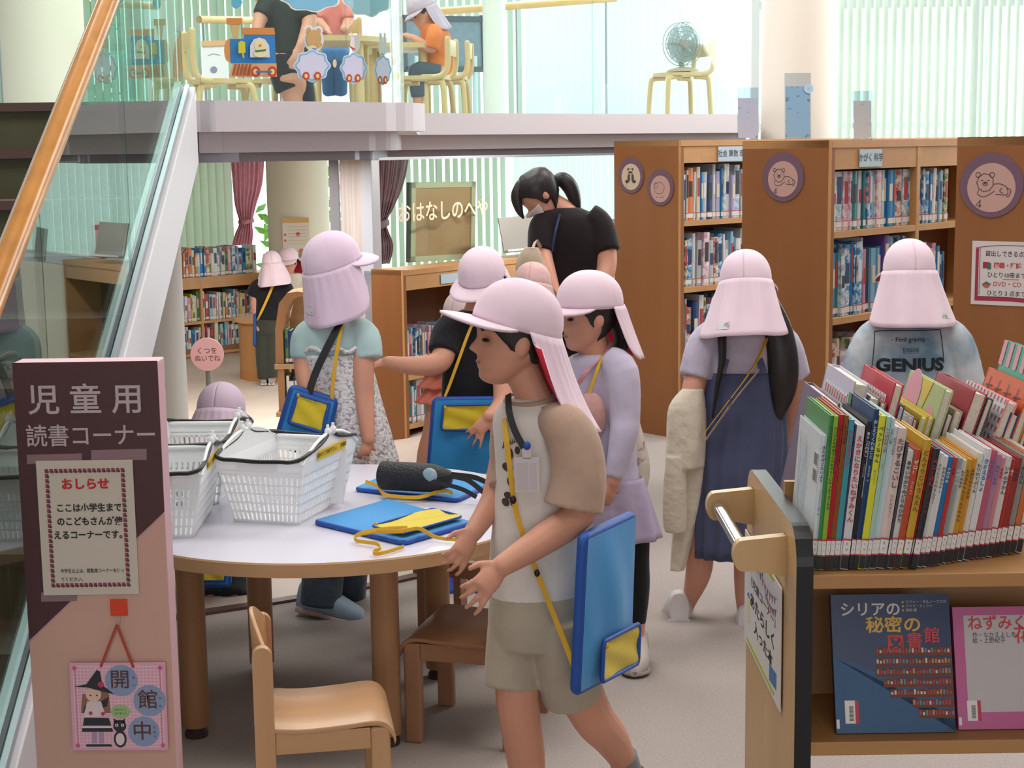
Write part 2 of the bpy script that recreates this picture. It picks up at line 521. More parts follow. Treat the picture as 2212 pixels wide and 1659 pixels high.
# ================================================================ ROUND TABLE AND CHAIRS
BEECH = wood('beech', '#b08a62', '#bb966e', 0, 16, .35)
BEECHV = wood('beech upright', '#976f4c', '#a47b57', 2, 16, .35)
TC = V((-.50, 4.165, 0))
table = thing('round_table', 'low round reading table with white top, wooden edge and four thick round legs', 'table', TC)
mb = MB(); N = 72; R = .585
ringp = lambda r, z: [TC + V((r * math.cos(2 * math.pi * i / N), r * math.sin(2 * math.pi * i / N), z)) for i in range(N)]
mb.loft([ringp(R, .51), ringp(R, .541)], 1, cap=False); mb.loft([ringp(R, .541), ringp(R - .003, .545)], 1, cap=False)
mb.add(ringp(R - .003, .545), [list(range(N))], 0); mb.add(ringp(R, .51), [list(range(N))[::-1]], 1)
mb.build('tabletop', [mat('white laminate', '#d3d0de', .28, spec=.5), BEECH], table)
TL = [(-.833, 3.915), (-.329, 3.84), (-.222, 4.35), (-.74, 4.42)]
for x, y in TL:
    mb = MB(); mb.tube([(x, y, .03), (x, y, .51)], .036, 24)
    l = mb.build('leg', [BEECHV], table)
    mb = MB(); mb.tube([(x, y, 0), (x, y, .012), (x, y, .03)], [.03, .03, .02], 20); mb.build('foot_pad', [mat('rubber foot', '#3a2c2a', .7)], l)
mb = MB()
for i in range(4):
    a, b = V((*TL[i], 0)), V((*TL[(i + 1) % 4], 0)); d = (b - a).normalized(); nn = V((-d.y, d.x, 0)) * .01
    mb.prism([a - nn + V((0, 0, .455)), b - nn + V((0, 0, .455)), b + nn + V((0, 0, .455)), a + nn + V((0, 0, .455))], (0, 0, .055))
mb.build('apron', [BEECHV], table)


def make_chair(label, c1, c2, sh=.285, bh=.47):
    """Child's chair, local frame: +x is the front, origin on the floor."""
    t = thing('small_chair', label, 'chair', group='children’s wooden chairs')
    w1 = wood('chair wood ' + c1, c1, c2, 0, 16, .32); w2 = wood('chair upright ' + c1, c1, c2, 2, 16, .35)
    mb = MB(); prof = [(-.135, sh + .004), (-.05, sh - .004), (.05, sh), (.11, sh + .004), (.14, sh - .002), (.158, sh - .022), (.163, sh - .04)]
    prof = crom(prof, 4); rings = []
    for x, z in prof:
        rings.append([V((x, -.155, z)), V((x, .155, z)), V((x - .004, .155, z - .011)), V((x - .004, -.155, z - .011))])
    mb.loft(rings, sm=True); mb.build('seat', [w1], t, local=True, bevel=.002)
    for s in (-1, 1):
        mb = MB(); mb.box((.105, s * .137 - .014, 0), (.15, s * .137 + .014, sh - .012)); mb.build('leg', [w2], t, local=True, bevel=.006, seg=3)
        mb = MB(); p = []
        for x, z in ((-.155, 0), (-.155, bh - .03)) + tuple((-.1325 + .0225 * math.cos(a), bh - .03 + .0225 * math.sin(a)) for a in [math.pi - math.pi * i / 10 for i in range(11)]) + ((-.11, 0),):
            p.append(V((x, s * .145 - .013, z)))
        mb.prism(p, (0, .026, 0)); mb.build('leg', [w2], t, local=True, bevel=.003)
        mb = MB(); mb.box((-.11, s * .14 - .01, sh - .058), (.105, s * .14 + .01, sh - .012)); mb.build('rail', [w1], t, local=True, bevel=.002)
    mb = MB(); mb.box((.115, -.125, sh - .055), (.135, .125, sh - .015)); mb.box((-.145, -.13, sh - .055), (-.125, .13, sh - .015)); mb.build('rail', [w1], t, local=True, bevel=.002)
    rings = []
    for i in range(13):
        y = -.135 + .27 * i / 12; x = -.125 - .028 * math.cos(math.pi * (y / .27)); zt = bh + .06 * math.cos(math.pi * y / .29) - .02
        rings.append([V((x, y, bh - .13)), V((x + .01, y, bh - .13)), V((x + .003, y, zt)), V((x - .007, y, zt))])
    mb = MB(); mb.loft(rings); mb.build('backrest', [w1], t, local=True, bevel=.003)
    return t


ch = make_chair('light orange wooden child’s chair in front of the table, its back to the left', '#bb9068', '#c69b73')
ch.location = (-.43, 3.33, 0); ch.rotation_euler.z = math.radians(9); ch.scale = (.94, .85, 1.02)
ch2 = make_chair('brown wooden child’s chair under the table edge, seat behind the walking boy', '#946a4e', '#9f7558')
ch2.location = (-.102, 3.952, 0); ch2.rotation_euler.z = math.radians(165); ch2.scale = (1, 1, .97)
copy_thing(ch2, (-.10, 4.72, 0), math.radians(245), 'brown wooden child’s chair on the far side of the table, mostly hidden by the tabletop')


# ================================================================ STANDING SIGN (left foreground)
s0 = at(27, 785, 3.0); s1 = at(340, 777, 3.0)
sx0, sx1, szt = s0.x, s1.x, 1.105
sign = thing('standing_sign', 'pink and dark plum standing sign board marking the children’s reading corner', 'sign', ((sx0 + sx1) / 2, 3.02, 0))
PLUM = mat('plum board', '#4b2a2d', .45); PINK = mat('pink board', '#c9a092', .5); PALE = mat('pale pink side', '#d2a9b4', .45)
mb = MB(); mb.box((sx0, 3.0, .02), (sx1, 3.06, szt), 0)
mb.build('board', [PALE], sign, bevel=.003)
fr = frame((sx0, 2.999, 0), (1, 0, 0), (0, 0, 1)); sw = sx1 - sx0
zl = at(68, 1383, 3).z; zr = at(340, 1105, 3).z
mb = MB(); mb.poly(fr, [(.0, zl), (sw, zr), (sw, szt), (0, szt)], 0, .0015); mb.poly(fr, [(0, .03), (sw, .03), (sw, zr - .004), (0, zl - .004)], 1, .0006)
panel = mb.build('face_panel', [PLUM, PINK], sign)
mb = MB()


def sz(py):
    return at(190, py, 3).z


mb.text(fr, '児 童 用', .062, 0, sw * .5 - .002, sz(866), bold=.012, z=.003, xs=1.02)
mb.text(fr, '読書コーナー', .0455, 0, sw * .52, sz(943), bold=.01, z=.003, xs=.93)
mb.build('lettering', [mat('sign lettering', '#b9aaad', .5)], sign)
# taped notice
note = thing('paper_notice', 'white paper notice with a patterned border taped to the plum sign', 'notice', (sx0 + .12, 2.99, .7))
nx0, nx1, nz0, nz1 = at(96, 1280, 3).x, at(302, 1280, 3).x, sz(1283), sz(993)
nf = frame((nx0, 2.9955, nz0), (1, 0, 0), (0, 0, 1)); nw, nh = nx1 - nx0, nz1 - nz0
mb = MB(); mb.rect(nf, 0, 0, nw, nh, 0, .001); mb.build('sheet', [mat('notice paper', '#c9bfb2', .6)], note)
mb = MB(); q = .0095
for i in range(17):
    for yy in (.02, nh - .02):
        x = .02 + (nw - .04) * i / 16
        mb.rect(nf, x - q * .38, yy - q * .4, x + q * .3, yy + q * .4, 0, .0018); mb.rect(nf, x - q * .05, yy - q * .45, x + q * .42, yy + q * .02, 1, .0021)
for i in range(1, 23):
    for xx in (.02, nw - .02):
        y = .02 + (nh - .04) * i / 23
        mb.rect(nf, xx - q * .38, y - q * .4, xx + q * .3, y + q * .4, 0, .0018); mb.rect(nf, xx - q * .05, y - q * .45, xx + q * .42, y + q * .02, 1, .0021)
mb.build('border_pattern', [mat('border red', '#8e3b4a', .6), mat('border dark', '#4c4047', .6)], note)
mb = MB()
mb.text(nf, 'おしらせ', .0235, 1, nw * .5, nh - .048, bold=.04, z=.002)
for i, t in enumerate(('ここは小学生まで', 'のこどもさんが使', 'えるコーナーです。')):
    mb.text(nf, t, .0178, 0, nw * .525, nh - .095 - .027 * i, bold=.03, z=.002, xs=.9)
mb.text(nf, '中学生以上は、閲覧席コーナーを使っ', .0092, 0, nw * .19, .048, 'LEFT', bold=.012, z=.002, xs=.8); mb.text(nf, 'てください。', .0092, 0, nw * .19, .031, 'LEFT', bold=.012, z=.002, xs=.88)
mb.build('lettering', [mat('ink', '#2b2a2c', .7), mat('red ink', '#c4202c', .6)], note)
TAPE = glass('clear tape', '#cbbfc0'); TAPE = mat('cloudy tape', '#8b6f74', .35)
for a, b, c, d in ((57, 980, 176, 1003), (196, 970, 316, 996), (88, 1278, 165, 1301)):
    mb = MB(); p = [at(a, d, 2.994), at(b * 0 + c, d - 2, 2.994), at(c, b, 2.994), at(a, b + 3, 2.994)]
    mb.prism([V((x.x, 2.9972, x.z)) for x in p], (0, -.0003, 0)); mb.build('tape', [TAPE], note)
# hook and hanging plaque
hk = thing('adhesive_hook', 'square orange red stick-on hook on the pink half of the sign', 'hook', (at(258, 1310, 3).x, 2.99, sz(1330)))
c = at(258, 1311, 3); hf = frame((c.x, 2.9975, c.z), (1, 0, 0), (0, 0, 1))
mb = MB(); mb.rect(hf, -.0165, -.0165, .0165, .0165, 0, .004); mb.build('plate', [mat('hook orange', '#d2401d', .4)], hk, bevel=.002)
mb = MB(); mb.tube([hf @ V((0, -.016, .003)), hf @ V((0, -.028, .004)), hf @ V((-.002, -.034, .007)), hf @ V((-.006, -.031, .011))], .0011, 8); mb.build('wire_hook', [ALU], hk)
pl = thing('hanging_plaque', 'pink checked plaque on an orange cord, showing a witch girl and a cat', 'plaque', (c.x, 2.985, sz(1620)))
p0, p1 = at(162, 1615, 3), at(357, 1425, 3); pw, ph = p1.x - p0.x, p1.z - p0.z
pf = frame((p0.x, 2.9905, p0.z), (1, 0, -.012), (0, 0, 1))
mb = MB(); mb.rect(pf, 0, 0, pw, ph, 0, .004)
mb.build('plate', [mat('plaque pink', '#d8a3b8', .5)], pl, bevel=.002)
mb = MB()
for i in range(1, 26):
    mb.rect(pf, pw * i / 26 - .0012, .006, pw * i / 26 + .0009, ph - .006, 0, .0044)
    mb.rect(pf, .006, ph * i / 26 - .0012, pw - .006, ph * i / 26 + .0009, 0, .0046)
for x in (.01, pw - .01):
    for y in (.01, ph - .01):
        mb.disc(pf @ M.Translation((x, y, 0)), .0045, 1, .005)
mb.rect(pf, .01, .008, .0112, ph - .008, 1, .0047); mb.rect(pf, pw - .0112, .008, pw - .01, ph - .008, 1, .0047)
k = pw / 195
sc = lambda x, y: ((x - 162) * k, (1615 - y) * k)
BLUE, BRN, INK = 2, 3, 4
for x, y, r in ((267, 1466, 33), (323, 1509, 33), (309, 1575, 32)):
    a, b = sc(x, y); mb.disc(pf @ M.Translation((a, b, 0)), r * k, BLUE, .0052)
for t, x, y in (('開', 264, 1466), ('館', 320, 1509), ('中', 306, 1576)):
    mb.text(pf, t, .0375 * pw / .172, BRN, *sc(x, y), bold=.008, z=.0058)
for t, x, y in (('か', 292, 1460), ('い', 292, 1476), ('か', 345, 1504), ('ん', 345, 1520), ('ち', 331, 1566), ('ゅ', 331, 1576), ('う', 331, 1586)):
    mb.text(pf, t, .007, INK, *sc(x, y), z=.0058)
mb.disc(pf @ M.Translation((*sc(263, 1532), 0)), 20 * k, 5, .0052, ry=14 * k)
mb.text(pf, 'おまちして', .0048, INK, *sc(263, 1528), z=.0058); mb.text(pf, 'おりました', .0048, INK, *sc(263, 1536), z=.0058)
P_ = lambda pts: [sc(*p) for p in pts]
HAIR, SKIN_, APR, DRS, STK = 6, 7, 8, 4, 9
mb.poly(pf, P_([(186, 1495), (182, 1535), (242, 1535), (240, 1488)]), HAIR, .0052)
mb.disc(pf @ M.Translation((*sc(209, 1495), 0)), 16 * k, SKIN_, .0056)
mb.poly(pf, P_([(171, 1479), (195, 1474), (218, 1443), (224, 1447), (228, 1476), (252, 1495), (225, 1488), (196, 1480)]), DRS, .006)
mb.disc(pf @ M.Translation((*sc(225, 1474), 0)), 6 * k, 10, .0064)
mb.poly(pf, P_([(190, 1520), (228, 1508), (240, 1500), (236, 1520), (226, 1525), (186, 1535)]), DRS, .0054)
mb.poly(pf, P_([(196, 1510), (224, 1510), (232, 1540), (186, 1545)]), APR, .006)
mb.poly(pf, P_([(188, 1545), (238, 1546), (246, 1575), (182, 1575)]), DRS, .0056); mb.poly(pf, P_([(184, 1562), (244, 1562), (245, 1567), (183, 1567)]), APR, .006)
mb.poly(pf, P_([(202, 1575), (212, 1575), (212, 1600), (202, 1600)]), STK, .0054); mb.poly(pf, P_([(216, 1575), (226, 1575), (226, 1600), (216, 1600)]), STK, .0054)
mb.poly(pf, P_([(190, 1602), (240, 1602), (243, 1607), (190, 1607)]), DRS, .0056)
mb.disc(pf @ M.Translation((*sc(202, 1535), 0)), 4 * k, 10, .0066); mb.disc(pf @ M.Translation((*sc(227, 1536), 0)), 4 * k, 10, .0066)
for x in (203, 216):
    mb.disc(pf @ M.Translation((*sc(x, 1497), 0)), 1.7 * k, INK, .0062)
mb.disc(pf @ M.Translation((*sc(260, 1563), 0)), 13 * k, DRS, .0056); mb.disc(pf @ M.Translation((*sc(260, 1591), 0)), 13 * k, DRS, .0054, ry=18 * k); mb.disc(pf @ M.Translation((*sc(260, 1591), 0)), 9 * k, APR, .006, ry=13 * k)
mb.poly(pf, P_([(249, 1558), (248, 1547), (256, 1552)]), DRS, .0056); mb.poly(pf, P_([(271, 1558), (271, 1547), (264, 1552)]), DRS, .0056)
for x in (254, 266):
    mb.disc(pf @ M.Translation((*sc(x, 1561), 0)), 3.4 * k, APR, .006); mb.disc(pf @ M.Translation((*sc(x, 1561), 0)), 1.4 * k, INK, .0066)
mb.build('printed_design', [mat('gingham line', '#e3bccc', .5), mat('plaque rose', '#c75f86', .5), mat('plaque blue', '#8796b8', .5), mat('plaque brown', '#5e3a30', .6), mat('plaque ink', '#2c2e38', .6), mat('plaque green', '#98b87e', .5), mat('plaque hair', '#8d6350', .6), mat('plaque skin', '#dcb8a8', .6), mat('plaque white', '#d9c8cc', .6), mat('plaque lilac', '#a790ac', .6), mat('plaque red', '#c23a5c', .5)], pl)
mb = MB(); top = hf @ V((-.004, -.033, .009))
for x, y in ((226, 1437), (293, 1439)):
    a, b = sc(x, y); q_ = pf @ V((a, b, .005)); mb.ribbon([top, (top + q_) / 2 + V((0, -.001, 0)), q_], (1, 0, .3), .005, .0008)
mb.build('cord', [mat('orange cord', '#a8402a', .6)], pl)

# ================================================================ SHOPPING BASKETS
PLAST = mat('basket plastic', '#fbfcfd', .35, trans=.25); BLK = mat('black plastic', '#1d1b19', .4); YEL = mat('yellow tape', '#e0b91a', .5)


def make_basket(label):
    """Local frame: x long side, y short side, origin under the floor of the basket."""
    t = thing('shopping_basket', label, 'basket', group='white shopping baskets on the table')
    H = .160; B, T = (.083, .135), (.112, .168)
    mb = MB()
    lerp = lambda a, b, u: a + (b - a) * u

    def wall(p0, p1, q0, q1, nx, bow):
        """lattice wall: p bottom edge, q top edge"""
        p0, p1, q0, q1 = map(V, (p0, p1, q0, q1)); nn = (p1 - p0).cross(q0 - p0).normalized() * .0035

        def pt(u, v):
            z = p0.lerp(p1, u).lerp(q0.lerp(q1, u), v)
            return z
        def quad(u0, v0, u1, v1):
            a = [pt(u0, v0), pt(u1, v0), pt(u1, v1), pt(u0, v1)]
            mb.prism(a, nn)
        for i in range(nx + 1):
            u = i / nx
            quad(max(u - .3 / nx, 0), 0, min(u + .3 / nx, 1), .80)
        for v0, v1 in ((0, .05), (.17, .2), (.32, .35), (.47, .5), (.62, .65), (.77, .86 if not bow else .84), (.84, 1.0)):
            quad(0, v0, 1, v1)
        if bow:
            m = 14; a = [pt(i / m, .98) + V((0, 0, .052 * math.sin(math.pi * i / m) ** .8)) for i in range(m + 1)]
            for i in range(m):
                mb.prism([pt(i / m, .98), pt((i + 1) / m, .98), a[i + 1], a[i]], nn)
            mb.tube([x + nn for x in a], .0045, 8)
    (bx, by), (tx, ty) = B, T
    wall((-bx, -by, 0), (bx, -by, 0), (-tx, -ty, H), (tx, -ty, H), 15, False)
    wall((bx, by, 0), (-bx, by, 0), (tx, ty, H), (-tx, ty, H), 15, False)
    wall((bx, -by, 0), (bx, by, 0), (tx, -ty, H), (tx, ty, H), 24, True)
    wall((-bx, by, 0), (-bx, -by, 0), (-tx, ty, H), (-tx, -ty, H), 24, True)
    mb.box((-bx, -by, 0), (bx, by, .004))
    for s in (-1, 1):
        mb.tube([(-tx, s * ty, H), (tx, s * ty, H)], .006, 8)
        mb.box((-.05, s * ty - (.012 if s < 0 else 0), H - .02), (.05, s * ty + (.012 if s > 0 else 0), H))
    mb.build('basket_body', [PLAST], t, local=True)
    for s in (-1, 1):
        hx, hz = .013, H + .05
        pts = [(-tx - .004, s * .012, hz), (-tx - .004, s * .05, hz - .018), (-tx - .002, s * (ty - .012), H + .014), (-tx + .02, s * (ty + .012), H + .006), (-.06, s * (ty + .012), H + .005), (0, s * (ty + .012), H + .003), (.06, s * (ty + .012), H + .005), (tx - .02, s * (ty + .012), H + .006), (tx + .002, s * (ty - .012), H + .014), (tx + .004, s * .05, hz - .018), (tx + .004, s * .012, hz)]
        mb = MB(); mb.tube(crom(pts, 4), .0052, 10, round_=True)
        hd = mb.build('handle', [BLK], t, local=True)
        for x in (-tx - .004, tx + .004):
            mb = MB(); mb.ell((x, s * .016, hz + .002), (.009, .009, .012), n=10, k=6)
            mb.tube([(x, s * .016, hz), (x, s * .016, hz + .02)], .004, 8); mb.build('pivot', [PLAST], hd, local=True)
    mb = MB(); f = frame((tx + .0065, 0, H + .006), (0, 1, 0), (.12, 0, 1))
    nseg = 8
    mb.rect(f, -.085, -.014, .085, .010, 0, .001)
    mb.text(f, '館内でご利用下さい。　図書館', .0128, 1, 0, -.002, z=.0016, bold=.01)
    mb.build('tape_label', [YEL, mat('tape ink', '#2c2a1e', .6)], t, local=True)
    return t


ZT = .5455
b1 = make_basket('white shopping basket with black handles standing at the front left of the white table')
b1.location = (-.60, 4.13, ZT); b1.scale = (1.07, 1.07, 1.05); b1.rotation_euler.z = math.radians(-17)
b2 = copy_thing(b1, (-.90, 3.99, ZT), math.radians(2), 'white shopping basket half hidden behind the right edge of the plum sign')
b3 = copy_thing(b1, (-.895, 4.37, ZT), math.radians(-2), 'white shopping basket at the back left of the table, in front of the crouching child')
bk = thing('book_in_basket', 'white paperback with barcodes lying inside the front shopping basket', 'book', (-.55, 4.15, ZT + .01))
mb = MB(); f = frame((-.585, 4.17, ZT + .012), (1, -.2, 0), (.05, .3, .9)); mb.rect(f, 0, 0, .13, .15, 0, .012)
mb.rect(f, .055, .1, .075, .14, 1, .0125); mb.rect(f, .085, .1, .105, .14, 1, .0125)
mb.build('cover', [mat('paper white', '#dcdcdc', .5), mat('barcode', '#50504e', .6)], bk)

# ================================================================ BOOK CART
CARTW = wood('cart wood', '#bd9a6c', '#c9a678', 2, 10, .4); CARTH = wood('cart shelf wood', '#a87b4c', '#b38656', 0, 10, .4)
cart = thing('book_cart', 'light wooden book truck with black-edged side panel, chrome push bar and picture books', 'book cart', (1.2, 2.78, 0))
CZ = .876


def cartframe(y):  # the left side panel's outer face, in (y, z)
    return V((.461 + (y - 2.5) * .003, y, 0))


prof = [(2.5, .02), (2.5, .80)] + [(2.56 - .06 * math.cos(a), .816 + .06 * math.sin(a)) for a in [math.radians(i * 15) for i in range(7)]] + [(2.99 + .06 * math.sin(a), .816 + .06 * math.cos(a)) for a in [math.radians(i * 15) for i in range(7)]] + [(3.05, .02)]
mb = MB(); mb.prism([cartframe(y) + V((0, 0, z)) for y, z in prof], (.028, 0, 0), 0, 1)
sp = mb.build('side_panel', [CARTW, mat('black edging', '#191a1d', .35)], cart, bevel=.002)
mb = MB(); mb.prism([cartframe(y) + V((1.6, 0, z)) for y, z in prof], (.028, 0, 0), 0, 1); mb.build('side_panel', [CARTW, mat('black edging', '#191a1d')], cart)
for z in (.80, .513, .2):
    mb = MB(); mb.box((.488, 2.505, z - .024), (2.06, 3.045, z), 0); mb.build('shelf', [CARTH], cart, bevel=.002)
mb = MB(); mb.prism([(.488, 2.74, .513), (2.06, 2.74, .513), (2.06, 2.79, .776), (.488, 2.79, .776)], (0, .012, 0)); mb.build('display_back', [CARTH], cart)
mb = MB(); mb.box((.488, 2.77, .80), (2.06, 2.785, .9)); mb.build('divider', [CARTH], cart)
for yy in (2.60, 2.97):
    c0 = cartframe(yy); p = []
    for dx, z in [(0, .775), (-.02, .777), (-.075, .785)] + [(-.098 + .025 * math.cos(a) * .9 - .01, .812 + .027 * math.sin(a)) for a in [math.radians(-90 - i * 18) for i in range(11)]] + [(-.06, .842), (0, .846)]:
        p.append(c0 + V((dx * .7, -.012, z)))
    mb = MB(); mb.prism(p, (0, .024, 0)); mb.build('handle_bracket', [CARTW], cart, bevel=.004, seg=3)
mb = MB(); mb.tube([cartframe(2.60) + V((-.069, 0, .812)), cartframe(2.97) + V((-.069, 0, .812))], .0125, 20); mb.build('push_bar', [mat('chrome', '#d8d8dc', .12, metal=1)], cart)
# poster on the cart's side
poster = thing('cart_poster', 'white handmade poster with bunting on the side of the book cart', 'poster', (.45, 2.74, .45))
q0 = [gp(0, 0)] and None
o_ = cartframe(3.04) + V((-.003, 0, .525)); ff = frame(o_, V((-.003, -1, .0)), (0, 0, 1)) @ M.Diagonal((.425 / .34, .222 / .335, 1, 1)); pw2, ph2 = .34, .335
mb = MB(); mb.rect(ff, 0, 0, pw2, ph2, 0, .002); mb.build('sheet', [mat('poster paper', '#d9d5d4', .4)], poster)
mb = MB()
mb.rect(ff, .05, ph2 - .014, .28, ph2 - .004, 0, .0028); mb.rect(ff, .03, .012, .29, .022, 0, .0028)
for i, (x0, x1, y0) in enumerate(((.02, .2, ph2 - .03), (.14, .31, ph2 - .045), (.2, .31, ph2 - .075))):
    pts = [(x0 + (x1 - x0) * t / 8, y0 - .02 * math.sin(math.pi * t / 8)) for t in range(9)]
    mb.line(ff, pts, .0016, 1, .0026, 2)
    for j, (x, y) in enumerate(pts[1:-1]):
        mb.poly(ff, [(x - .006, y), (x + .006, y), (x, y - .02)], 1 if j % 2 else 2, .0026)
mb.text(ff, '（児童コーナー）', .031, 3, .185, .213, bold=.006, z=.0026, xs=1.1); mb.text(ff, 'あたらしく', .048, 3, .18, .155, bold=.02, z=.0026); mb.text(ff, '入った本', .044, 3, .19, .093, bold=.02, z=.0026)
mb.poly(ff, [(.25, .03), (.31, .04), (.31, .085), (.25, .075)], 2, .0026); mb.disc(ff @ M.Translation((.045, .11, 0)), .016, 4, .0026, ry=.035); mb.poly(ff, [(.03, .15), (.06, .15), (.045, .165)], 2, .0026)
mb.build('printed_design', [mat('lime', '#a3b53c', .5), mat('bunting red', '#bd4a52', .5), mat('bunting blue', '#3a74a8', .5), mat('ink'), mat('poster cream', '#d8d09a', .5)] if False else [mat('lime', '#a3b53c', .5), mat('bunting red', '#bd4a52', .5), mat('bunting blue', '#3a74a8', .5), MATS['ink'], mat('poster cream', '#d8d09a', .5)], poster)

# ================================================================ TALL BOOKCASES (right) AND LOW BOOKCASE
SHELF = wood('bookcase wood', '#bd8c58', '#c79662', 0, 9, .45); ENDW = wood('bookcase end wood', '#8a5730', '#936037', 2, 7, .4); BACKP = mat('shadow back', '#6e4023', .6)  # back panels in a darker brown than shelves and ends
CASES = {}


def bookcase(name, label, near, ax, L, depth, H, z0, shelves, bays, badge=None, single=False, endmat=None):
    """near = right front corner of the end panel; ax = unit vector along the case, away from the camera. Shelf face looks to the right of ax."""
    ax = V((*ax, 0)).normalized(); out = V((ax.y, -ax.x, 0)); near = V((near[0], near[1], z0))
    t = thing(name, label, 'bookcase', near + ax * (L / 2) - out * (depth / 2))
    def slab(a0, a1, o0, o1, zz0, zz1):
        m = MB(); p = [near + ax * a + out * o + V((0, 0, zz0)) for a, o in ((a0, o0), (a1, o0), (a1, o1), (a0, o1))]
        return m.prism(p, (0, 0, zz1 - zz0))
    th = .028
    m = slab(0, th, -depth, 0, 0, H); m.build('end_panel', [ENDW], t, bevel=.003)
    m = slab(.0, .002, -depth, 0, 0, .001); 
    m = slab(0, L, -.022, .003, H - .03, H); m2 = slab(0, L, -depth + .003, -.02, H - .03, H - .002)
    m.build('top_board', [SHELF], t, bevel=.002); m2.build('top_board', [SHELF], t)
    slab(th, L, -.016, -.003, H - .115, H - .03).build('header_board', [SHELF], t)
    for i in range(1, bays + 1):
        a = th / 2 + (L - th) * i / bays
        slab(a - th / 2, a + th / 2, -depth, 0, 0, H).build('upright', [SHELF], t, bevel=.002)
    slab(-.0005, .001, -.013, .0012, 0, H - .001).build('edge_strip', [SHELF], t)
    for z in shelves:
        slab(th, L, -depth, -.001, z - .026, z).build('shelf', [SHELF], t, bevel=.002)
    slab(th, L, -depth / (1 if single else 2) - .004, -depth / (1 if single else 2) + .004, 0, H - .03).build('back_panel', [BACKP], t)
    slab(th, L, -.03, -.012, 0, .09).build('plinth', [ENDW], t)
    CASES[name + label[:20]] = t
    return dict(t=t, near=near, ax=ax, out=out, L=L, depth=depth, H=H, z0=z0, shelves=shelves, th=th, bays=bays)


def endframe(c, u, z):
    """frame on the end panel: u along the panel from its near corner to the left, z up"""
    return frame(c['near'] - c['out'] * u + V((0, 0, z)) - c['ax'] * .0015, c['out'], (0, 0, 1))


axA = (math.sin(math.radians(49)), math.cos(math.radians(49))); axB = (math.sin(math.radians(44)), math.cos(math.radians(44))); axC = (math.sin(math.radians(36)), math.cos(math.radians(36)))
HA = 1.527
cA = bookcase('tall_bookcase', 'tall orange-brown bookcase with a panda badge and a sheep badge on its end', at(1470, 303, 8.0)[:2], axA, 2.6, .475, HA, 0, [.09, .43, .78, 1.12], 2)
cB = bookcase('tall_bookcase', 'tall orange-brown bookcase with a lone lion badge, right of the panda bookcase', at(1797, 303, 6.2)[:2], axB, 2.0, .425, 1.513, 0, [.10, .44, .81, 1.155], 3)
cC = bookcase('tall_bookcase', 'tall orange-brown bookcase at the right edge with lion badge and loan poster', at(2345, 290, 5.2)[:2], axC, 1.2, .43, 1.515, 0, [.1, .44, .8, 1.15], 2)
cL = bookcase('low_bookcase', 'low orange-brown bookcase under the story room window', at(870, 583, 8.8)[:2], (math.sin(math.radians(37)), math.cos(math.radians(37))), 1.75, .24, .83 - LOWZ, LOWZ, [.12, .50, .78 - .0 + .0, .402 - LOWZ - .0][:2] + [.78], 2, single=True)


def badge(c, u, z, r, ri, inner, draw, label):
    f = endframe(c, u, z); b = thing('badge', label, 'badge', f.translation)
    m = MB(); m.disc(f, r, 0, .003, 48); m.build('rim', [mat('badge purple', '#6f5363', .6)], b)
    m = MB(); m.disc(f @ M.Translation((0, -.01 * r / .12, 0)), ri, 0, .004, 48); m.build('picture_disc', [inner], b)
    m = MB(); draw(m, f @ M.Translation((0, -.01, .0043)), ri); m.build('drawing', [mat('drawing ink', '#4b4244', .7)], b)


def circ(x, y, r, n=14, ry=None, a0=0, a1=360):
    return [(x + r * math.cos(math.radians(a0 + (a1 - a0) * i / n)), y + (ry or r) * math.sin(math.radians(a0 + (a1 - a0) * i / n))) for i in range(n + 1)]


def lion(m, f, r):
    s = r / 1.0; w = .016 * s * 2
    S = lambda pts: [(x * s, y * s) for x, y in pts]
    m.line(f, S([(-.25 + .32 * (1 + .1 * (i % 2)) * math.cos(i * .35), .22 + .34 * (1 + .1 * (i % 2)) * math.sin(i * .35)) for i in range(19)]), w, k=2)
    m.line(f, S(circ(-.55, .53, .1)), w, k=1); m.line(f, S(circ(.03, .53, .1)), w, k=1)
    m.line(f, S([(.08, .15), (.35, .17), (.62, .05), (.7, -.2), (.55, -.28), (.2, -.25)]), w); m.line(f, S([(.45, .0), (.36, -.12), (.5, -.22)]), w)
    m.line(f, S([(.66, .0), (.82, -.1), (.72, -.35), (.64, -.3)]), w); m.line(f, S([(-.5, -.08), (-.55, -.25), (-.3, -.36), (.0, -.22), (.15, -.12)]), w)
    m.line(f, S(circ(-.25, .17, .1, 10, .07)), w, k=1); m.disc(f @ M.Translation((-.25 * s, .2 * s, 0)), .05 * s, 0, .0006)
    for x in (-.38, -.12):
        m.line(f, S([(x - .05, .3), (x + .05, .31)]), w, k=1)
    m.line(f, S([(-.42, -.5), (-.62, -.72), (-.38, -.72)]), w * 1.2, k=1); m.line(f, S([(-.44, -.48), (-.46, -.82)]), w * 1.2, k=1)


def panda(m, f, r):
    s = r
    for x, y, a, b in ((-.28, .62, .1, .08), (.2, .62, .1, .08), (-.05, .38, .2, .09), (-.22, -.05, .13, .3), (.2, -.05, .13, .3), (-.4, -.32, .2, .12), (.36, -.32, .2, .12)):
        m.disc(f @ M.Translation((x * s, y * s, 0)), a * s, 0, .0006, 18, b * s)
    m.line(f, [(x * s, y * s) for x, y in circ(-.04, .42, .26)], .02 * s, k=1); m.line(f, [(-.4 * s, -.35 * s), (-.5 * s, -.6 * s), (-.38 * s, -.75 * s)], .03 * s)


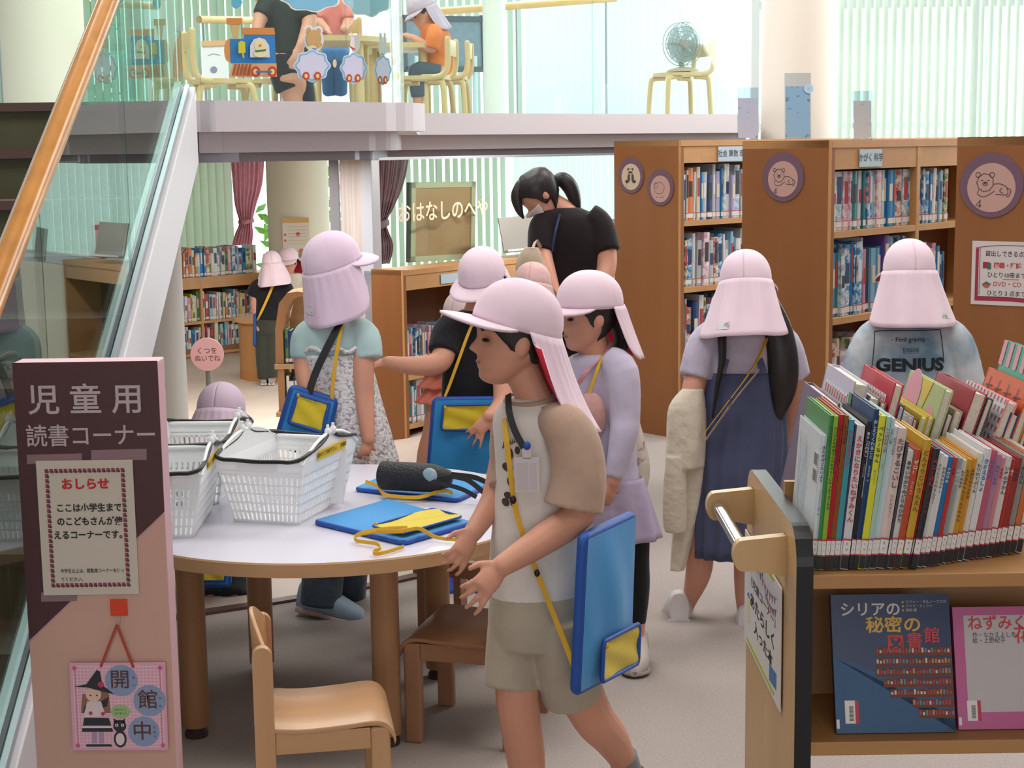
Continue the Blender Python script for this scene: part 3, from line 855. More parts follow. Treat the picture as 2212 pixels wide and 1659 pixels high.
def sheep(m, f, r):
    s = r; w = .025 * s
    m.line(f, [(x * s, y * s) for x, y in [(-.1 + .5 * (1 + .08 * (i % 2)) * math.cos(i * .33), .1 + .42 * (1 + .08 * (i % 2)) * math.sin(i * .33)) for i in range(20)]], w, k=2)
    m.line(f, [(x * s, y * s) for x, y in circ(-.45, .3, .2)], w, k=1)
    for x in (-.45, -.1, .2):
        m.line(f, [(x * s, -.6 * s), ((x + .15) * s, -.6 * s), ((x + .15) * s, -.5 * s)], w, k=1)


pinkd = mat('badge pink', '#bd968c', .6)
badge(cA, .345, 1.35, .092, .068, mat('badge cream', '#c9b59c', .6), panda, 'purple ringed cream badge with a panda drawing on the bookcase end')
badge(cA, .135, 1.29, .092, .068, pinkd, sheep, 'purple ringed pink badge with a sheep drawing, beside the panda badge')
badge(cB, .222, 1.37, .098, .071, pinkd, lion, 'purple ringed pink badge with a small lion on the middle bookcase end')
badge(cC, .305, 1.353, .109, .083, pinkd, lion, 'purple ringed pink lion badge above the loan poster, right edge')
# loan poster on the right-hand bookcase
f = endframe(cC, .365, .945) @ M.Scale(1.09, 4); lp = thing('loan_poster', 'laminated poster of an open book with the loan rules on the right bookcase end', 'poster', f.translation)
m = MB(); m.rect(f, 0, 0, .3, .2, 0, .0015); m.build('sheet', [mat('laminate white', '#cfc6c4', .3)], lp)
m = MB(); m.poly(f, [(.012, .012), (.13, .014), (.27, .004), (.27, .02), (.13, .026), (.022, .026), (.022, .178), (.012, .176)], 0, .002)
m.line(f, [(.022, .026), (.13, .026), (.25, .02)], .0015, 1, .0022); m.line(f, [(.012, .178), (.05, .184), (.13, .188), (.25, .182)], .0018, 1, .0022); m.line(f, [(.026, .178), (.026, .03)], .0015, 1, .0022, 1)
m.text(f, '貸出しできる点数', .019, 1, .042, .160, 'LEFT', z=.002, bold=.01, xs=.92); m.text(f, '図書・雑誌', .0185, 2, .07, .124, 'LEFT', z=.002, bold=.04, xs=.95)
m.text(f, 'ひとり10冊まで', .0185, 1, .05, .094, 'LEFT', z=.002, bold=.01, xs=.95); m.text(f, 'DVD・CD', .0195, 3, .07, .066, 'LEFT', z=.002, bold=.01); m.text(f, 'ひとり 3 点まで', .0185, 1, .05, .037, 'LEFT', z=.002, bold=.01, xs=.95)
m.rect(f, .1, .081, .15, .083, 2, .002); m.rect(f, .1, .024, .15, .026, 2, .002)
m.rect(f, .036, .115, .056, .135, 0, .0022); m.rect(f, .05, .112, .062, .132, 4, .0024); m.poly(f, [(.034, .064), (.05, .056), (.064, .066), (.048, .074)], 4, .0022); m.poly(f, [(.036, .06), (.048, .052), (.06, .058), (.05, .066)], 3, .0025)
m.build('printed_design', [mat('poster crimson', '#9c2c44', .5), mat('poster ink', '#3d3538', .6), mat('poster red', '#b8453c', .5), mat('poster orange', '#c0583c', .5), mat('poster green', '#3c6b58', .5)], lp)


def header_plate(c, a, w, h, txt, label):
    o = c['near'] + c['ax'] * a + V((0, 0, c['H'] - .073)) + c['out'] * .0
    f = frame(o, c['ax'], (0, 0, 1)); b = thing('shelf_label', label, 'label plate', o)
    m = MB(); m.rect(f, 0, -h / 2, w, h / 2, 0, .003); m.build('plate', [mat('plate blue', '#b7ccd8', .4)], b)
    m = MB(); m.text(f, txt, h * .5, 0, w / 2, 0, z=.004, bold=.01); m.build('lettering', [mat('plate ink', '#4a5058', .6)], b)


header_plate(cA, .28, .24, .075, '社会 算数 理科', 'pale blue shelf label on top of the panda bookcase')
header_plate(cB, .20, .17, .07, 'かがく 科学', 'pale blue shelf label on top of the lion bookcase, between blinds and books')
header_plate(cL, .33, .42, .055, '工作', 'long pale blue shelf label on the low bookcase under the story window')

# ================================================================ STORY ROOM FURNITURE (through the opening)
a0 = at(380, 600, 15.6); a1 = at(585, 575, 16.4); d = (a1 - a0); d.z = 0
cS = bookcase('picture_bookcase', 'long low wooden bookcase of picture books in the story room, left of the round pillar', (a0.x - .55, a0.y - .5), (d.x, d.y), 2.1, .34, .257 - LOWZ + .0, LOWZ, [.04, .362], 2, single=True)
ct = at(597, 690, 14.35); t = thing('round_counter', 'drum-shaped pale wooden counter in the story room beside the child in black', 'counter', (ct.x, 14.35, LOWZ))
m = MB(); rg = lambda r, z: [V((ct.x + r * math.cos(2 * math.pi * j / 40), 14.35 + r * math.sin(2 * math.pi * j / 40), z)) for j in range(40)]
m.loft([rg(.345, LOWZ), rg(.345, -.03)]); m.build('drum', [wood('drum wood', '#c08a55', '#c9955f', 2, 6)], t)
m = MB(); m.loft([rg(.38, -.03), rg(.392, -.015), rg(.38, 0)]); m.build('top', [wood('drum top', '#cf9a66', '#d8a672', 0, 6)], t)
m = MB(); m.loft([rg(.347, LOWZ), rg(.347, LOWZ + .08)]); m.build('base_band', [mat('drum band', '#c6884f', .5)], t)
# rounded display shelf
g0 = at(600, 897, 10.6); gzz = gz(g0.x, 10.6); t = thing('rounded_display_shelf', 'small wooden display shelf with arched side, behind the girl in the white lace dress', 'shelf', (g0.x + .12, 10.7, gzz))
zz = lambda py: at(620, py, 10.6).z
X0, X1 = at(594, 700, 10.6).x, at(668, 700, 10.6).x
m = MB(); p = [(X0, zz(897)), (X0 + .012, zz(897)), (X0 + .03, zz(790))]
arch = [(at(592 + dx, 700, 10.6).x, zz(y)) for dx, y in ((4, 900), (4, 785), (0, 785), (2, 710), (12, 655), (30, 633), (52, 630), (75, 633), (75, 640), (55, 641), (38, 650), (24, 680), (18, 720), (18, 900))]
m.prism([V((x, 10.6, z)) for x, z in arch], (0, .3, 0)); m.build('arched_side', [BEECHV], t, bevel=.004)
m = MB(); m.prism([V((x, 10.88, z)) for x, z in ((X0 + .06, zz(897)), (X1 + .3, zz(897)), (X1 + .3, zz(635)), (X0 + .12, zz(635)), (X0 + .06, zz(700)))], (0, .015, 0)); m.build('back_panel', [BEECH], t)
for py in (790, 893):
    m = MB(); m.box((X0 - .01, 10.57, zz(py) - .02), (X1 + .3, 10.88, zz(py) + .012)); m.build('shelf', [BEECH], t, bevel=.003)
DISP = (X0 + .06, X1 + .28, zz(790) + .012, zz(893) + .012)
# pole sign
c = at(448, 765, 9.4); g = gz(c.x, 9.4); t = thing('pole_sign', 'round pink sign on a metal pole asking children to take off their shoes', 'sign', (c.x, 9.4, g))
m = MB(); f = frame((c.x, 9.4, c.z), (1, 0, 0), (0, 0, 1)); m.disc(f, .1, 0, .012, 40); m.build('disc', [mat('sign pink', '#d3a2a2', .5)], t)
m = MB(); m.text(f, 'くつを', .043, 0, 0, .02, z=.0128, bold=.004); m.text(f, 'ぬいでね', .043, 0, .002, -.026, z=.0128, bold=.004, xs=.9); m.build('lettering', [mat('sign ink', '#5c4346', .6)], t)
m = MB(); m.tube([(c.x, 9.41, g), (c.x, 9.41, c.z - .07)], .018, 16); m.loft([[V((c.x + r * math.cos(2 * math.pi * j / 24), 9.41 + r * math.sin(2 * math.pi * j / 24), z)) for j in range(24)] for r, z in ((.13, g), (.13, g + .012), (.03, g + .02))]); m.build('pole', [mat('steel', '#8f9290', .35, metal=.8)], t)
# poster on the pillar
pc = at(640, 513, 15.97); f = frame((pc.x, 15.955, pc.z), (1, 0, 0), (0, 0, 1)); t = thing('pillar_poster', 'pale poster with orange heading on the round pillar in the story room', 'poster', pc)
m = MB(); m.rect(f, -.135, -.2, .135, .2, 0, .002); m.build('sheet', [mat('poster pale', '#e6dcd0', .6)], t)
m = MB(); m.rect(f, -.135, .15, .135, .2, 0, .003); m.rect(f, -.135, -.2, .135, -.165, 1, .003)
for x, y, r in ((-.11, .03, .014), (-.11, -.03, .014), (.02, .035, .022), (.05, -.14, .03)):
    m.disc(f @ M.Translation((x, y, 0)), r, 2, .003, 14)
for i in range(6):
    m.rect(f, -.08, .11 - .035 * i, .1, .114 - .035 * i, 3, .003)
m.build('printed_design', [mat('heading orange', '#d9b070', .6), mat('heading green', '#8ba870', .6), mat('dot red', '#d8806a', .6), mat('faint ink', '#c4b0a4', .6)], t)
# cork board standing in the story window
c0 = [at(*p) for p in ((880, 566, 9.75), (1018, 558, 10.1), (1032, 391, 10.1), (883, 397, 9.75))]
t = thing('framed_board', 'brown board in a pale wooden frame standing upright inside the story window', 'board', (c0[0] + c0[1]) / 2)
xv = (c0[1] - c0[0]); f = frame(c0[0], xv, (.12, .06, 1)); W_, H_ = xv.length, .49
m = MB(); m.rect(f, 0, 0, W_, H_, 0, .02); m.build('board', [mat('hardboard', '#cb9878', .6, '#d3a282', 4)], t)
m = MB()
for x0, y0, x1, y1 in ((0, 0, W_, .035), (0, H_ - .035, W_, H_), (0, 0, .035, H_), (W_ - .035, 0, W_, H_)):
    m.rect(f, x0, y0, x1, y1, 0, .035)
m.rect(f, -.012, 0, 0, H_, 1, .03)
m.build('frame', [mat('frame pale', '#d8ccb4', .5), mat('frame dark', '#3b463c', .5)], t)
# display stands on top of the low bookcase, near the librarian
for px0, px1, Y, nm, lb in ((1088, 1160, 9.7, 'book_easel', 'grey slanted book easel on the low bookcase left of the librarian'), (1315, 1345, 10.6, 'book_easel', 'grey slanted book easel right of the librarian, beside the panda bookcase')):
    a = at(px0, 547, Y); b = at(px1, 540, Y + .15); t = thing(nm, lb, 'easel', a)
    f = frame(a, (b - a), (.12, .35, .9)); wv = (b - a).length
    m = MB(); m.rect(f, 0, 0, wv, .22, 0, .008); m.build('panel', [mat('easel grey', '#8d8983', .4)], t)
    m = MB(); m.rect(f, 0, 0, wv, .012, 0, .05); m.build('ledge', [mat('easel ledge', '#c9ccd0', .3)], t)
a = at(1140, 545, 9.9); t = thing('pamphlet_rack', 'small pink pamphlet box on the low bookcase in front of the librarian’s chest', 'box', a)
m = MB(); m.box((a.x, 9.9, a.z), (a.x + .06, 9.98, a.z + .2), 0); m.box((a.x - .002, 9.898, a.z + .18), (a.x + .062, 9.985, a.z + .21), 1); m.build('box', [mat('box pink', '#d8a2b0', .5), mat('box red', '#bf2e48', .5)], t)

# ================================================================ BLINDS AND CURTAINS
def blind(label, p0, p1, z0, z1, pitch, width, ang, m_, name='vertical_blind', group='vertical blinds'):
    p0, p1 = V((*p0, 0)), V((*p1, 0)); d = (p1 - p0); n = max(2, int(d.length / pitch)); d.normalize(); q = V((-d.y, d.x, 0))
    m = MB(); a = math.radians(ang); wv = (d * math.cos(a) + q * math.sin(a)) * width / 2
    for i in range(n):
        c = p0 + d * pitch * (i + .5); bow = (q * math.cos(a) - d * math.sin(a)) * width * .08
        m.loft([[c - wv + V((0, 0, z)), c + bow + V((0, 0, z)), c + wv + V((0, 0, z))] for z in (z0, z1)], 0, cap=False, closed=False, sm=True)
    t = thing(name, label, 'blind', p0 + V((0, 0, z0)), group)
    m.build('slats', [m_], t)
    m = MB(); m.prism([p0 + V((0, 0, z1)) - q * .02, p1 + V((0, 0, z1)) - q * .02, p1 + V((0, 0, z1)) + q * .02, p0 + V((0, 0, z1)) + q * .02], (0, 0, .035)); m.build('head_rail', [WHITE], t)
    return t


SLAT = mat('blind slat', '#cbd5c9', .7, trans=.38); SLATG = mat('green blind slat', '#c0ccb6', .7, trans=.3); SLATW = mat('white blind slat', '#eef2f3', .7, trans=.6)
blind('white vertical blind with pale green slats filling the tall window behind the right bookcases', (1.98, 11.9), (6.8, 12.1), .3, 5.0, .066, .062, 33, SLAT)
blind('bright white vertical blind in the wide gallery window behind the fan', (.18, 16.3), (4.2, 16.3), 1.75, 5.0, .085, .088, 12, SLATW)
blind('pale vertical blind behind the child in orange on the gallery', (-1.2, 16.3), (.16, 16.3), 1.75, 5.0, .085, .08, 45, SLAT)
blind('greenish vertical blind on the gallery behind the train sticker, left part', (-6.5, 16.3), (-1.9, 16.3), 1.75, 5.0, .085, .08, 40, SLATG)
blind('green grey vertical blind in the story room left of the mauve curtain', (-5.2, 17.1), (-2.93, 17.1), -.4, 1.5, .085, .092, 20, SLATG)
blind('bright vertical blind in the story room behind the framed board', (-1.3, 17.1), (.0, 17.1), -.4, 1.5, .085, .08, 48, SLAT)
blind('white vertical blind in the story room behind the librarian', (.05, 17.1), (2.6, 17.1), -.4, 1.5, .085, .086, 15, SLATW)


def curtain(label, pts, Y, c1, c2, nf):
    """pts: (px_left, px_right, py) from the rod down; pleated sheet tied where it narrows."""
    pts = crom(pts, 6); m = MB(); n = nf * 8
    rows = []
    for a, b, y in pts:
        A, B = at(a, y, Y), at(b, y, Y); w = (B - A).length
        rows.append([A.lerp(B, j / n) + V((0, -.045 * math.sin(2 * math.pi * nf * j / n + .3 * math.sin(y * .05)) - .02 * math.sin(7 * j / n), 0)) for j in range(n + 1)])
    m.loft(rows, 0, cap=False, closed=False)
    t = thing('tied_curtain', label, 'curtain', at((pts[-1][0] + pts[-1][1]) / 2, pts[-1][2], Y))
    o = m.build('drape', [cloth(c1 + 'curtain', c1, c2, 10, .2, 30, trans=.4)], t)
    p_, q_ = at(pts[0][0], pts[0][2], Y), at(pts[0][1], pts[0][2], Y); m = MB(); m.box((p_.x, Y - .02, p_.z - .01), (q_.x, Y + .02, 1.505)); m.build('rail', [WHITE], t)
    k = min(range(len(pts)), key=lambda i: pts[i][1] - pts[i][0]); a, b, y = pts[k]
    A, B = at(a - 2, y, Y - .02), at(b + 2, y - 4, Y - .02); m = MB(); m.tube([A + V((0, .03, 0)), (A + B) / 2 + V((0, -.07, -.01)), B + V((0, .03, 0))], .022, 10, flat=.5)
    m.build('tie_band', [cloth(c1 + 'band', c1, c2)], t)


curtain('dusty pink curtain tied back beside the pillar in the story room', [(498, 571, 346), (503, 567, 400), (508, 553, 445), (517, 545, 480), (508, 547, 505), (502, 545, 530)], 16.9, '#dc9daa', '#d0909c', 7)
curtain('dark mauve curtain tied back at the left edge of the story window', [(816, 884, 338), (817, 872, 400), (818, 850, 450), (819, 835, 484), (820, 850, 530), (822, 842, 570)], 9.75, '#c49db2', '#b68ea2', 6)
# ================================================================ BOOKS ON SHELVES
PAGES = mat('book pages', '#ddd6c8', .8, '#cfc7b6', 300, (1, 1, 1)); STICK = mat('spine sticker', '#dcd9d6', .5); STRED = mat('sticker red', '#b53a48', .5)
PAL = {'white': '#d6d8da', 'pale grey': '#b3b8bd', 'blue': '#2f7fb5', 'light blue': '#86b8d3', 'dark blue': '#263f6e', 'teal': '#2f8088', 'green': '#55875a', 'yellow': '#d0b83f', 'pink': '#cf93a4', 'red': '#b0404a', 'purple': '#70509a', 'orange': '#cf7a42', 'cream': '#d9cdb4', 'lilac': '#b0a8cc', 'brown': '#7d5a44', 'black': '#34343a'}
BM = {k: mat(k + ' book cover', v, .4) for k, v in PAL.items()}
ART = [mat('cover art %d' % i, a, .4, b, 30, lo=.45, hi=.55) for i, (a, b) in enumerate((('#d6d8da', '#4a86b4'), ('#2f7fb5', '#c5d7e2'), ('#d8d0c4', '#b5584e'), ('#8fb3c4', '#e0e2e2'), ('#6b7f58', '#d7d4b8'), ('#cfa0b0', '#e6dde2')))]
ORD = 'first second third fourth fifth sixth seventh eighth ninth tenth eleventh twelfth thirteenth fourteenth fifteenth sixteenth seventeenth eighteenth nineteenth twentieth'.split()
for a in ('twenty', 'thirty', 'forty', 'fifty', 'sixty'):
    if a != 'twenty':
        ORD.append({'thirty': 'thirtieth', 'forty': 'fortieth', 'fifty': 'fiftieth', 'sixty': 'sixtieth'}[a])
    ORD += [a + '-' + x for x in ORD[:9]]


def plain_book(fr, t, d, h, cm, label, group, name='library_book', sticker=True):
    """Closed book in frame fr: X thickness, Y depth into the shelf, Z up; spine at Y=0."""
    mb = MB(); b = min(.003, t * .16)
    bx = lambda x0, y0, z0, x1, y1, z1, mi: mb.box((x0, y0, z0), (x1, y1, z1), mi, fr)
    bx(0, .002, 0, b, d, h, 0); bx(t - b, .002, 0, t, d, h, 0)
    sp = [(0, .003), (t * .15, .0005), (t * .5, -.001), (t * .85, .0005), (t, .003), (t, .006), (0, .006)]
    mb.prism([fr @ V((x, y, 0)) for x, y in sp], fr.to_3x3() @ V((0, 0, h)), 0)
    bx(b, .005, .003, t - b, d - .004, h - .004, 1)
    if sticker:
        bx(t * .06, -.0018, .012, t * .94, .002, .036, 2); bx(t * .06, -.0022, .035, t * .94, .002, .038, 3)
    # printed band on the upper spine
    bx(t * .2, -.0019, h * .45, t * .8, .002, h * (.62 + .3 * RND.random()), 4)
    return mb.build(name, [cm, PAGES, STICK, STRED, RND.choice([BM['white'], BM['dark blue'], BM['cream'], BM['red'], BM['black']])], label=label, cat='book', group=group, loc=fr @ V((t / 2, d / 2, 0)))


def shelf_row(c, zi, a0, a1, pal, where, hlo, hhi, dep=.19, tlo=.012, thi=.03, gap=.02, lean=.05):
    """Fill shelf zi of case c from a0 to a1 along the case."""
    a = a0; k = 0
    top = (c['shelves'] + [c['H'] - .09])[zi + 1] - c['shelves'][zi] - .035 if zi + 1 <= len(c['shelves']) else .3
    while a < a1 and k < 60:
        t = tlo + (thi - tlo) * RND.random() ** 1.7; h = min(hlo + (hhi - hlo) * RND.random(), top); cn = RND.choice(pal)
        an = RND.random() * lean if RND.random() < .25 else 0
        o = c['near'] + c['ax'] * (a + h * math.sin(an) * 0) + V((0, 0, c['shelves'][zi] + .001 + t * math.sin(an))) - c['out'] * (gap + .018 * RND.random())
        X = c['ax'] * math.cos(an) - V((0, 0, 1)) * math.sin(an); Z = c['ax'] * math.sin(an) + V((0, 0, 1)) * math.cos(an)
        fr = M(((X.x, -c['out'].x, Z.x, o.x), (X.y, -c['out'].y, Z.y, o.y), (X.z, 0, Z.z, o.z), (0, 0, 0, 1)))
        if an:
            fr = M.Translation(c['ax'] * 0) @ fr
        cm = BM[cn] if RND.random() < .72 else RND.choice(ART)
        plain_book(fr, t, dep, h, cm, '%s-spined book, %s from left on the %s' % (cn if cm == BM[cn] else 'patterned', ORD[k], where), 'books on the ' + where)
        a += t + .0012 + (h * math.sin(an) * .9 if an else 0); k += 1


blues = ['blue', 'blue', 'light blue', 'white', 'white', 'pale grey', 'teal', 'dark blue', 'light blue', 'green', 'pink', 'purple']
pales = ['white', 'white', 'pale grey', 'pale grey', 'cream', 'lilac', 'pink', 'red', 'light blue']
mixed = ['white', 'pale grey', 'blue', 'light blue', 'pink', 'yellow', 'orange', 'cream', 'dark blue', 'lilac', 'white', 'red', 'green']
pict = ['white', 'light blue', 'cream', 'blue', 'teal', 'pink', 'orange', 'yellow', 'green', 'white', 'lilac', 'red', 'white', 'pale grey']
for zi, w_, pal in ((3, 'top shelf of the panda bookcase', mixed), (2, 'second shelf of the panda bookcase', pales + ['purple', 'blue']), (1, 'third shelf of the panda bookcase', mixed)):
    shelf_row(cA, zi, .035, .72, pal, w_, .22, .30, thi=.045, tlo=.014)
shelf_row(cA, 0, .035, .3, mixed, 'bottom shelf of the panda bookcase', .2, .27, thi=.04, tlo=.018)
for zi, w_, pal in ((3, 'top shelf of the lone lion bookcase', blues), (2, 'second shelf of the lone lion bookcase', blues)):
    shelf_row(cB, zi, .035, .66, pal, w_, .22, .31, tlo=.013, thi=.05)
    shelf_row(cB, zi, .70, .95, pales + ['blue', 'light blue'], w_.replace(' of the', ', second bay,').replace(',,', ','), .2, .27, tlo=.018, thi=.036)
shelf_row(cB, 1, .035, .4, pales, 'third shelf of the lone lion bookcase', .2, .29, tlo=.018, thi=.04)
shelf_row(cB, 1, .70, .95, pales, 'third shelf, second bay, lone lion bookcase', .2, .27, tlo=.018, thi=.04)
shelf_row(cL, 2, .035, .62, pales, 'upper shelf of the low bookcase', .22, .27, tlo=.013, thi=.024)
shelf_row(cL, 1, .035, .42, pales + ['teal', 'teal'], 'middle shelf of the low bookcase', .2, .27, tlo=.015, thi=.04)
cS2 = dict(cS); cS2['shelves'] = [.04, .362, cS['H']]
for zi, w_, tt in ((2, 'top of the story room bookcase', .35), (1, 'middle shelf of the story room bookcase', .3), (0, 'bottom shelf of the story room bookcase', .3)):
    cc = dict(cS); cc['shelves'] = [cS2['shelves'][zi]]; cc['H'] = cS2['shelves'][zi] + .5
    shelf_row(cc, 0, .5, 1.72 if zi else 1.5, pict, w_, .22, .3, dep=.2, tlo=.018, thi=.05)
x = DISP[0]; k = 0
for z_, lab in ((DISP[2], 'upper'), (DISP[3], 'lower')):
    x = DISP[0]; k = 0
    while x < DISP[0] + .3:
        t_ = .014 + .02 * RND.random(); h = .2 + .06 * RND.random(); cn = RND.choice(['dark blue', 'pink', 'white', 'green', 'blue', 'lilac', 'red'])
        plain_book(M.Translation((x, 10.62, z_)), t_, .2, h, BM[cn], '%s-spined book, %s from left on the %s board of the arched shelf' % (cn, ORD[k], lab), 'books on the arched display shelf')
        x += t_ + .001; k += 1

# ================================================================ PICTURE BOOKS ON THE CART
BLKB = mat('sticker black', '#1f1e20', .5)


def picture_book(x, y, z, t, d, h, lean, col, label, title='', tcol='#2a2a2a', front=True, art=None, sub='', tsize=None, group='picture books in the front row of the cart', name='picture_book', sub_y=.3):
    """Book on the cart; x of the bottom corner, lean in degrees to the right. front: spine towards the photographer."""
    a = math.radians(lean); X = V((math.cos(a), 0, -math.sin(a))); Z = V((math.sin(a), 0, math.cos(a)))
    o = V((x, y, z + t * math.sin(a)))
    fr = M(((X.x, 0, Z.x, o.x), (0, 1, 0, o.y), (X.z, 0, Z.z, o.z), (0, 0, 0, 1)))
    root = thing(name, label, 'book', fr @ V((t / 2, d / 2, 0)), group)
    b = min(.0028, t * .2); cm = mat('cover ' + col, col, .35)
    m = MB(); bx = lambda x0, y0, z0, x1, y1, z1, mi=0: m.box((x0, y0, z0), (x1, y1, z1), mi, fr)
    s0 = 0 if front else d
    bx(0, .001, 0, b, d - .001, h); bx(t - b, .001, 0, t, d - .001, h)
    if front:
        sp = [(0, .004), (t * .12, .001), (t * .5, -.0005), (t * .88, .001), (t, .004), (t, .006), (0, .006)]
    else:
        sp = [(0, d - .006), (t, d - .006), (t, d - .002), (t * .5, d), (0, d - .002)]
    m.prism([fr @ V((p, q, 0)) for p, q in sp], fr.to_3x3() @ V((0, 0, h)), 0)
    m.build('cover', [cm], root)
    m = MB(); bx(b, .006 if front else .003, .003, t - b, d - (.004 if front else .006), h - .004); m.build('pages', [PAGES], root)
    sf = M(((fr[0][0], fr[0][2], 0, 0), (0, 0, -1, 0), (fr[2][0], fr[2][2], 0, 0), (0, 0, 0, 1)))
    oo = fr @ V((t / 2, -.0012, 0)); sf = M.Translation(oo) @ sf
    if front:
        m = MB(); w_ = t * .46
        m.rect(sf, -w_, .024, w_, .052, 0, .0006); m.rect(sf, -w_, .05, w_, .0525, 1, .0009); m.rect(sf, -w_, .024, w_, .0262, 1, .0009); m.rect(sf, -w_, .002, w_, .0235, 2, .0006)
        ls_ = min(.0085, t * .38); m.text(sf, 'E', ls_, 2, 0, .044, z=.0012); m.text(sf, RND.choice('アイカサタナハマヤ'), ls_, 2, 0, .034, z=.0012)
        m.build('spine_label', [STICK, STRED, BLKB], root)
        if title:
            m = MB(); n_ = len(title); sz_ = tsize or min(t * .8, (h - .07) * .8 / n_, .022)
            step = sz_ * 1.06
            for i, chh in enumerate(title):
                if chh in 'ー－':
                    m.rect(sf, -sz_ * .05, h - .018 - step * i - sz_ * .8, sz_ * .05, h - .018 - step * i - sz_ * .1, 0, .0008)
                elif chh != ' ':
                    m.text(sf, chh, sz_ * .98, 0, 0, h - .018 - step * (i + .4), z=.0011, bold=.025)
            used = step * n_ + .03
            if sub and h - used > .1:
                s2 = min(t * .42, (h - used - .07) / len(sub) / 1.08)
                for i, chh in enumerate(sub):
                    m.text(sf, chh, s2, 0, 0, h - used - s2 * 1.08 * i, z=.0011)
            m.build('lettering', [mat('title ' + tcol, tcol, .6)], root)
    # what is printed on the cover that faces left
    if art:
        cf = M(((0, fr[0][2], -fr[0][0], 0), (-1, 0, 0, 0), (0, fr[2][2], -fr[2][0], 0), (0, 0, 0, 1)))
        cf = M.Translation(fr @ V((-.0006, d, 0))) @ cf
        m = MB(); art(m, cf, d, h); m.build('cover_print', ARTM, root)
    return root


ARTM = [BM['white'], BM['dark blue'], BM['red'], BM['yellow'], BM['green'], BM['light blue'], BM['pink'], BM['black'], BM['pale grey'], mat('barcode', '#50504e')]


def art_barcode(m, f, w, h):
    for y in (h * .80, h * .68):
        m.rect(f, w * .78, y - .012, w * .93, y + .012, 0, .0006)
        for i in range(7):
            m.rect(f, w * (.79 + i * .02), y - .01, w * (.797 + i * .02), y + .01, 9, .0009)


def art_lines(m, f, w, h):
    art_barcode(m, f, w, h)
    for j in range(9):
        m.line(f, [(w * (.12 + .05 * j) + .02 * math.sin(j * 2 + q * .7), h * (.9 - q * .12 - .03 * (j % 3))) for q in range(7)], .0012, 5 if j % 2 else 9, .0009, 3)


def art_mtn(m, f, w, h):
    m.poly(f, [(0, h * .6), (w * .2, h * .8), (w * .35, h * .68), (w * .6, h * .86), (w * .8, h * .7), (w, h * .8), (w, h * .45), (0, h * .45)], 0, .0006); m.rect(f, 0, h * .75, w * .12, h, 4, .0007)


def art_kana(m, f, w, h):
    for i in range(9):
        m.rect(f, w * (.12 + .085 * i), h * .8, w * (.19 + .085 * i), h * .9, 0, .0006)
        m.rect(f, w * (.14 + .085 * i), h * .82, w * (.17 + .085 * i), h * .88, 2, .0009)
    m.disc(f @ M.Translation((w * .7, h * .6, 0)), .025, 1, .0007)


def art_check(m, f, w, h):
    for i in range(12):
        m.rect(f, w * i / 12, 0, w * (i + .45) / 12, h, 0, .0006)
    for i in range(14):
        m.rect(f, 0, h * i / 14, w, h * (i + .4) / 14, 0, .0007)
    m.disc(f @ M.Translation((w * .5, h * .78, 0)), w * .3, 6, .001, ry=h * .13); m.text(f, 'Love', .045, 2, w * .5, h * .79, z=.0025); 


def art_patch(m, f, w, h):
    m.disc(f @ M.Translation((w * .25, h * .85, 0)), w * .2, 6, .0006); m.disc(f @ M.Translation((w * .8, h * .7, 0)), w * .15, 6, .0006); m.poly(f, [(w * .4, h), (w * .7, h), (w * .6, h * .8)], 3, .0007)


def art_photo(m, f, w, h):
    for i in range(8):
        m.disc(f @ M.Translation((w * (.1 + .11 * i), h * (.9 - .04 * (i % 3)), 0)), w * .07, (9, 7, 0, 8)[i % 4], .0006 + .0001 * i, 12)


def art_ink(m, f, w, h):
    for j in range(4):
        x = w * (.15 + .22 * j)
        m.line(f, [(x - .015, h * .88), (x + .02, h * .89)], .003, 7, .0009, 1); m.line(f, [(x, h * .95), (x - .005, h * .85), (x - .02, h * .78)], .003, 7, .0009); m.line(f, [(x, h * .87), (x + .018, h * .78)], .003, 7, .0009, 1)


def art_stripe(m, f, w, h):
    for i in range(6):
        m.rect(f, w * i / 6, h * .85, w * (i + .5) / 6, h, 6, .0006)
    for i in range(8):
        m.rect(f, w * (.06 + .11 * i), h * .72, w * (.15 + .11 * i), h * .8, 0, .0007); m.rect(f, w * (.08 + .11 * i), h * .735, w * (.13 + .11 * i), h * .785, 9, .0009)


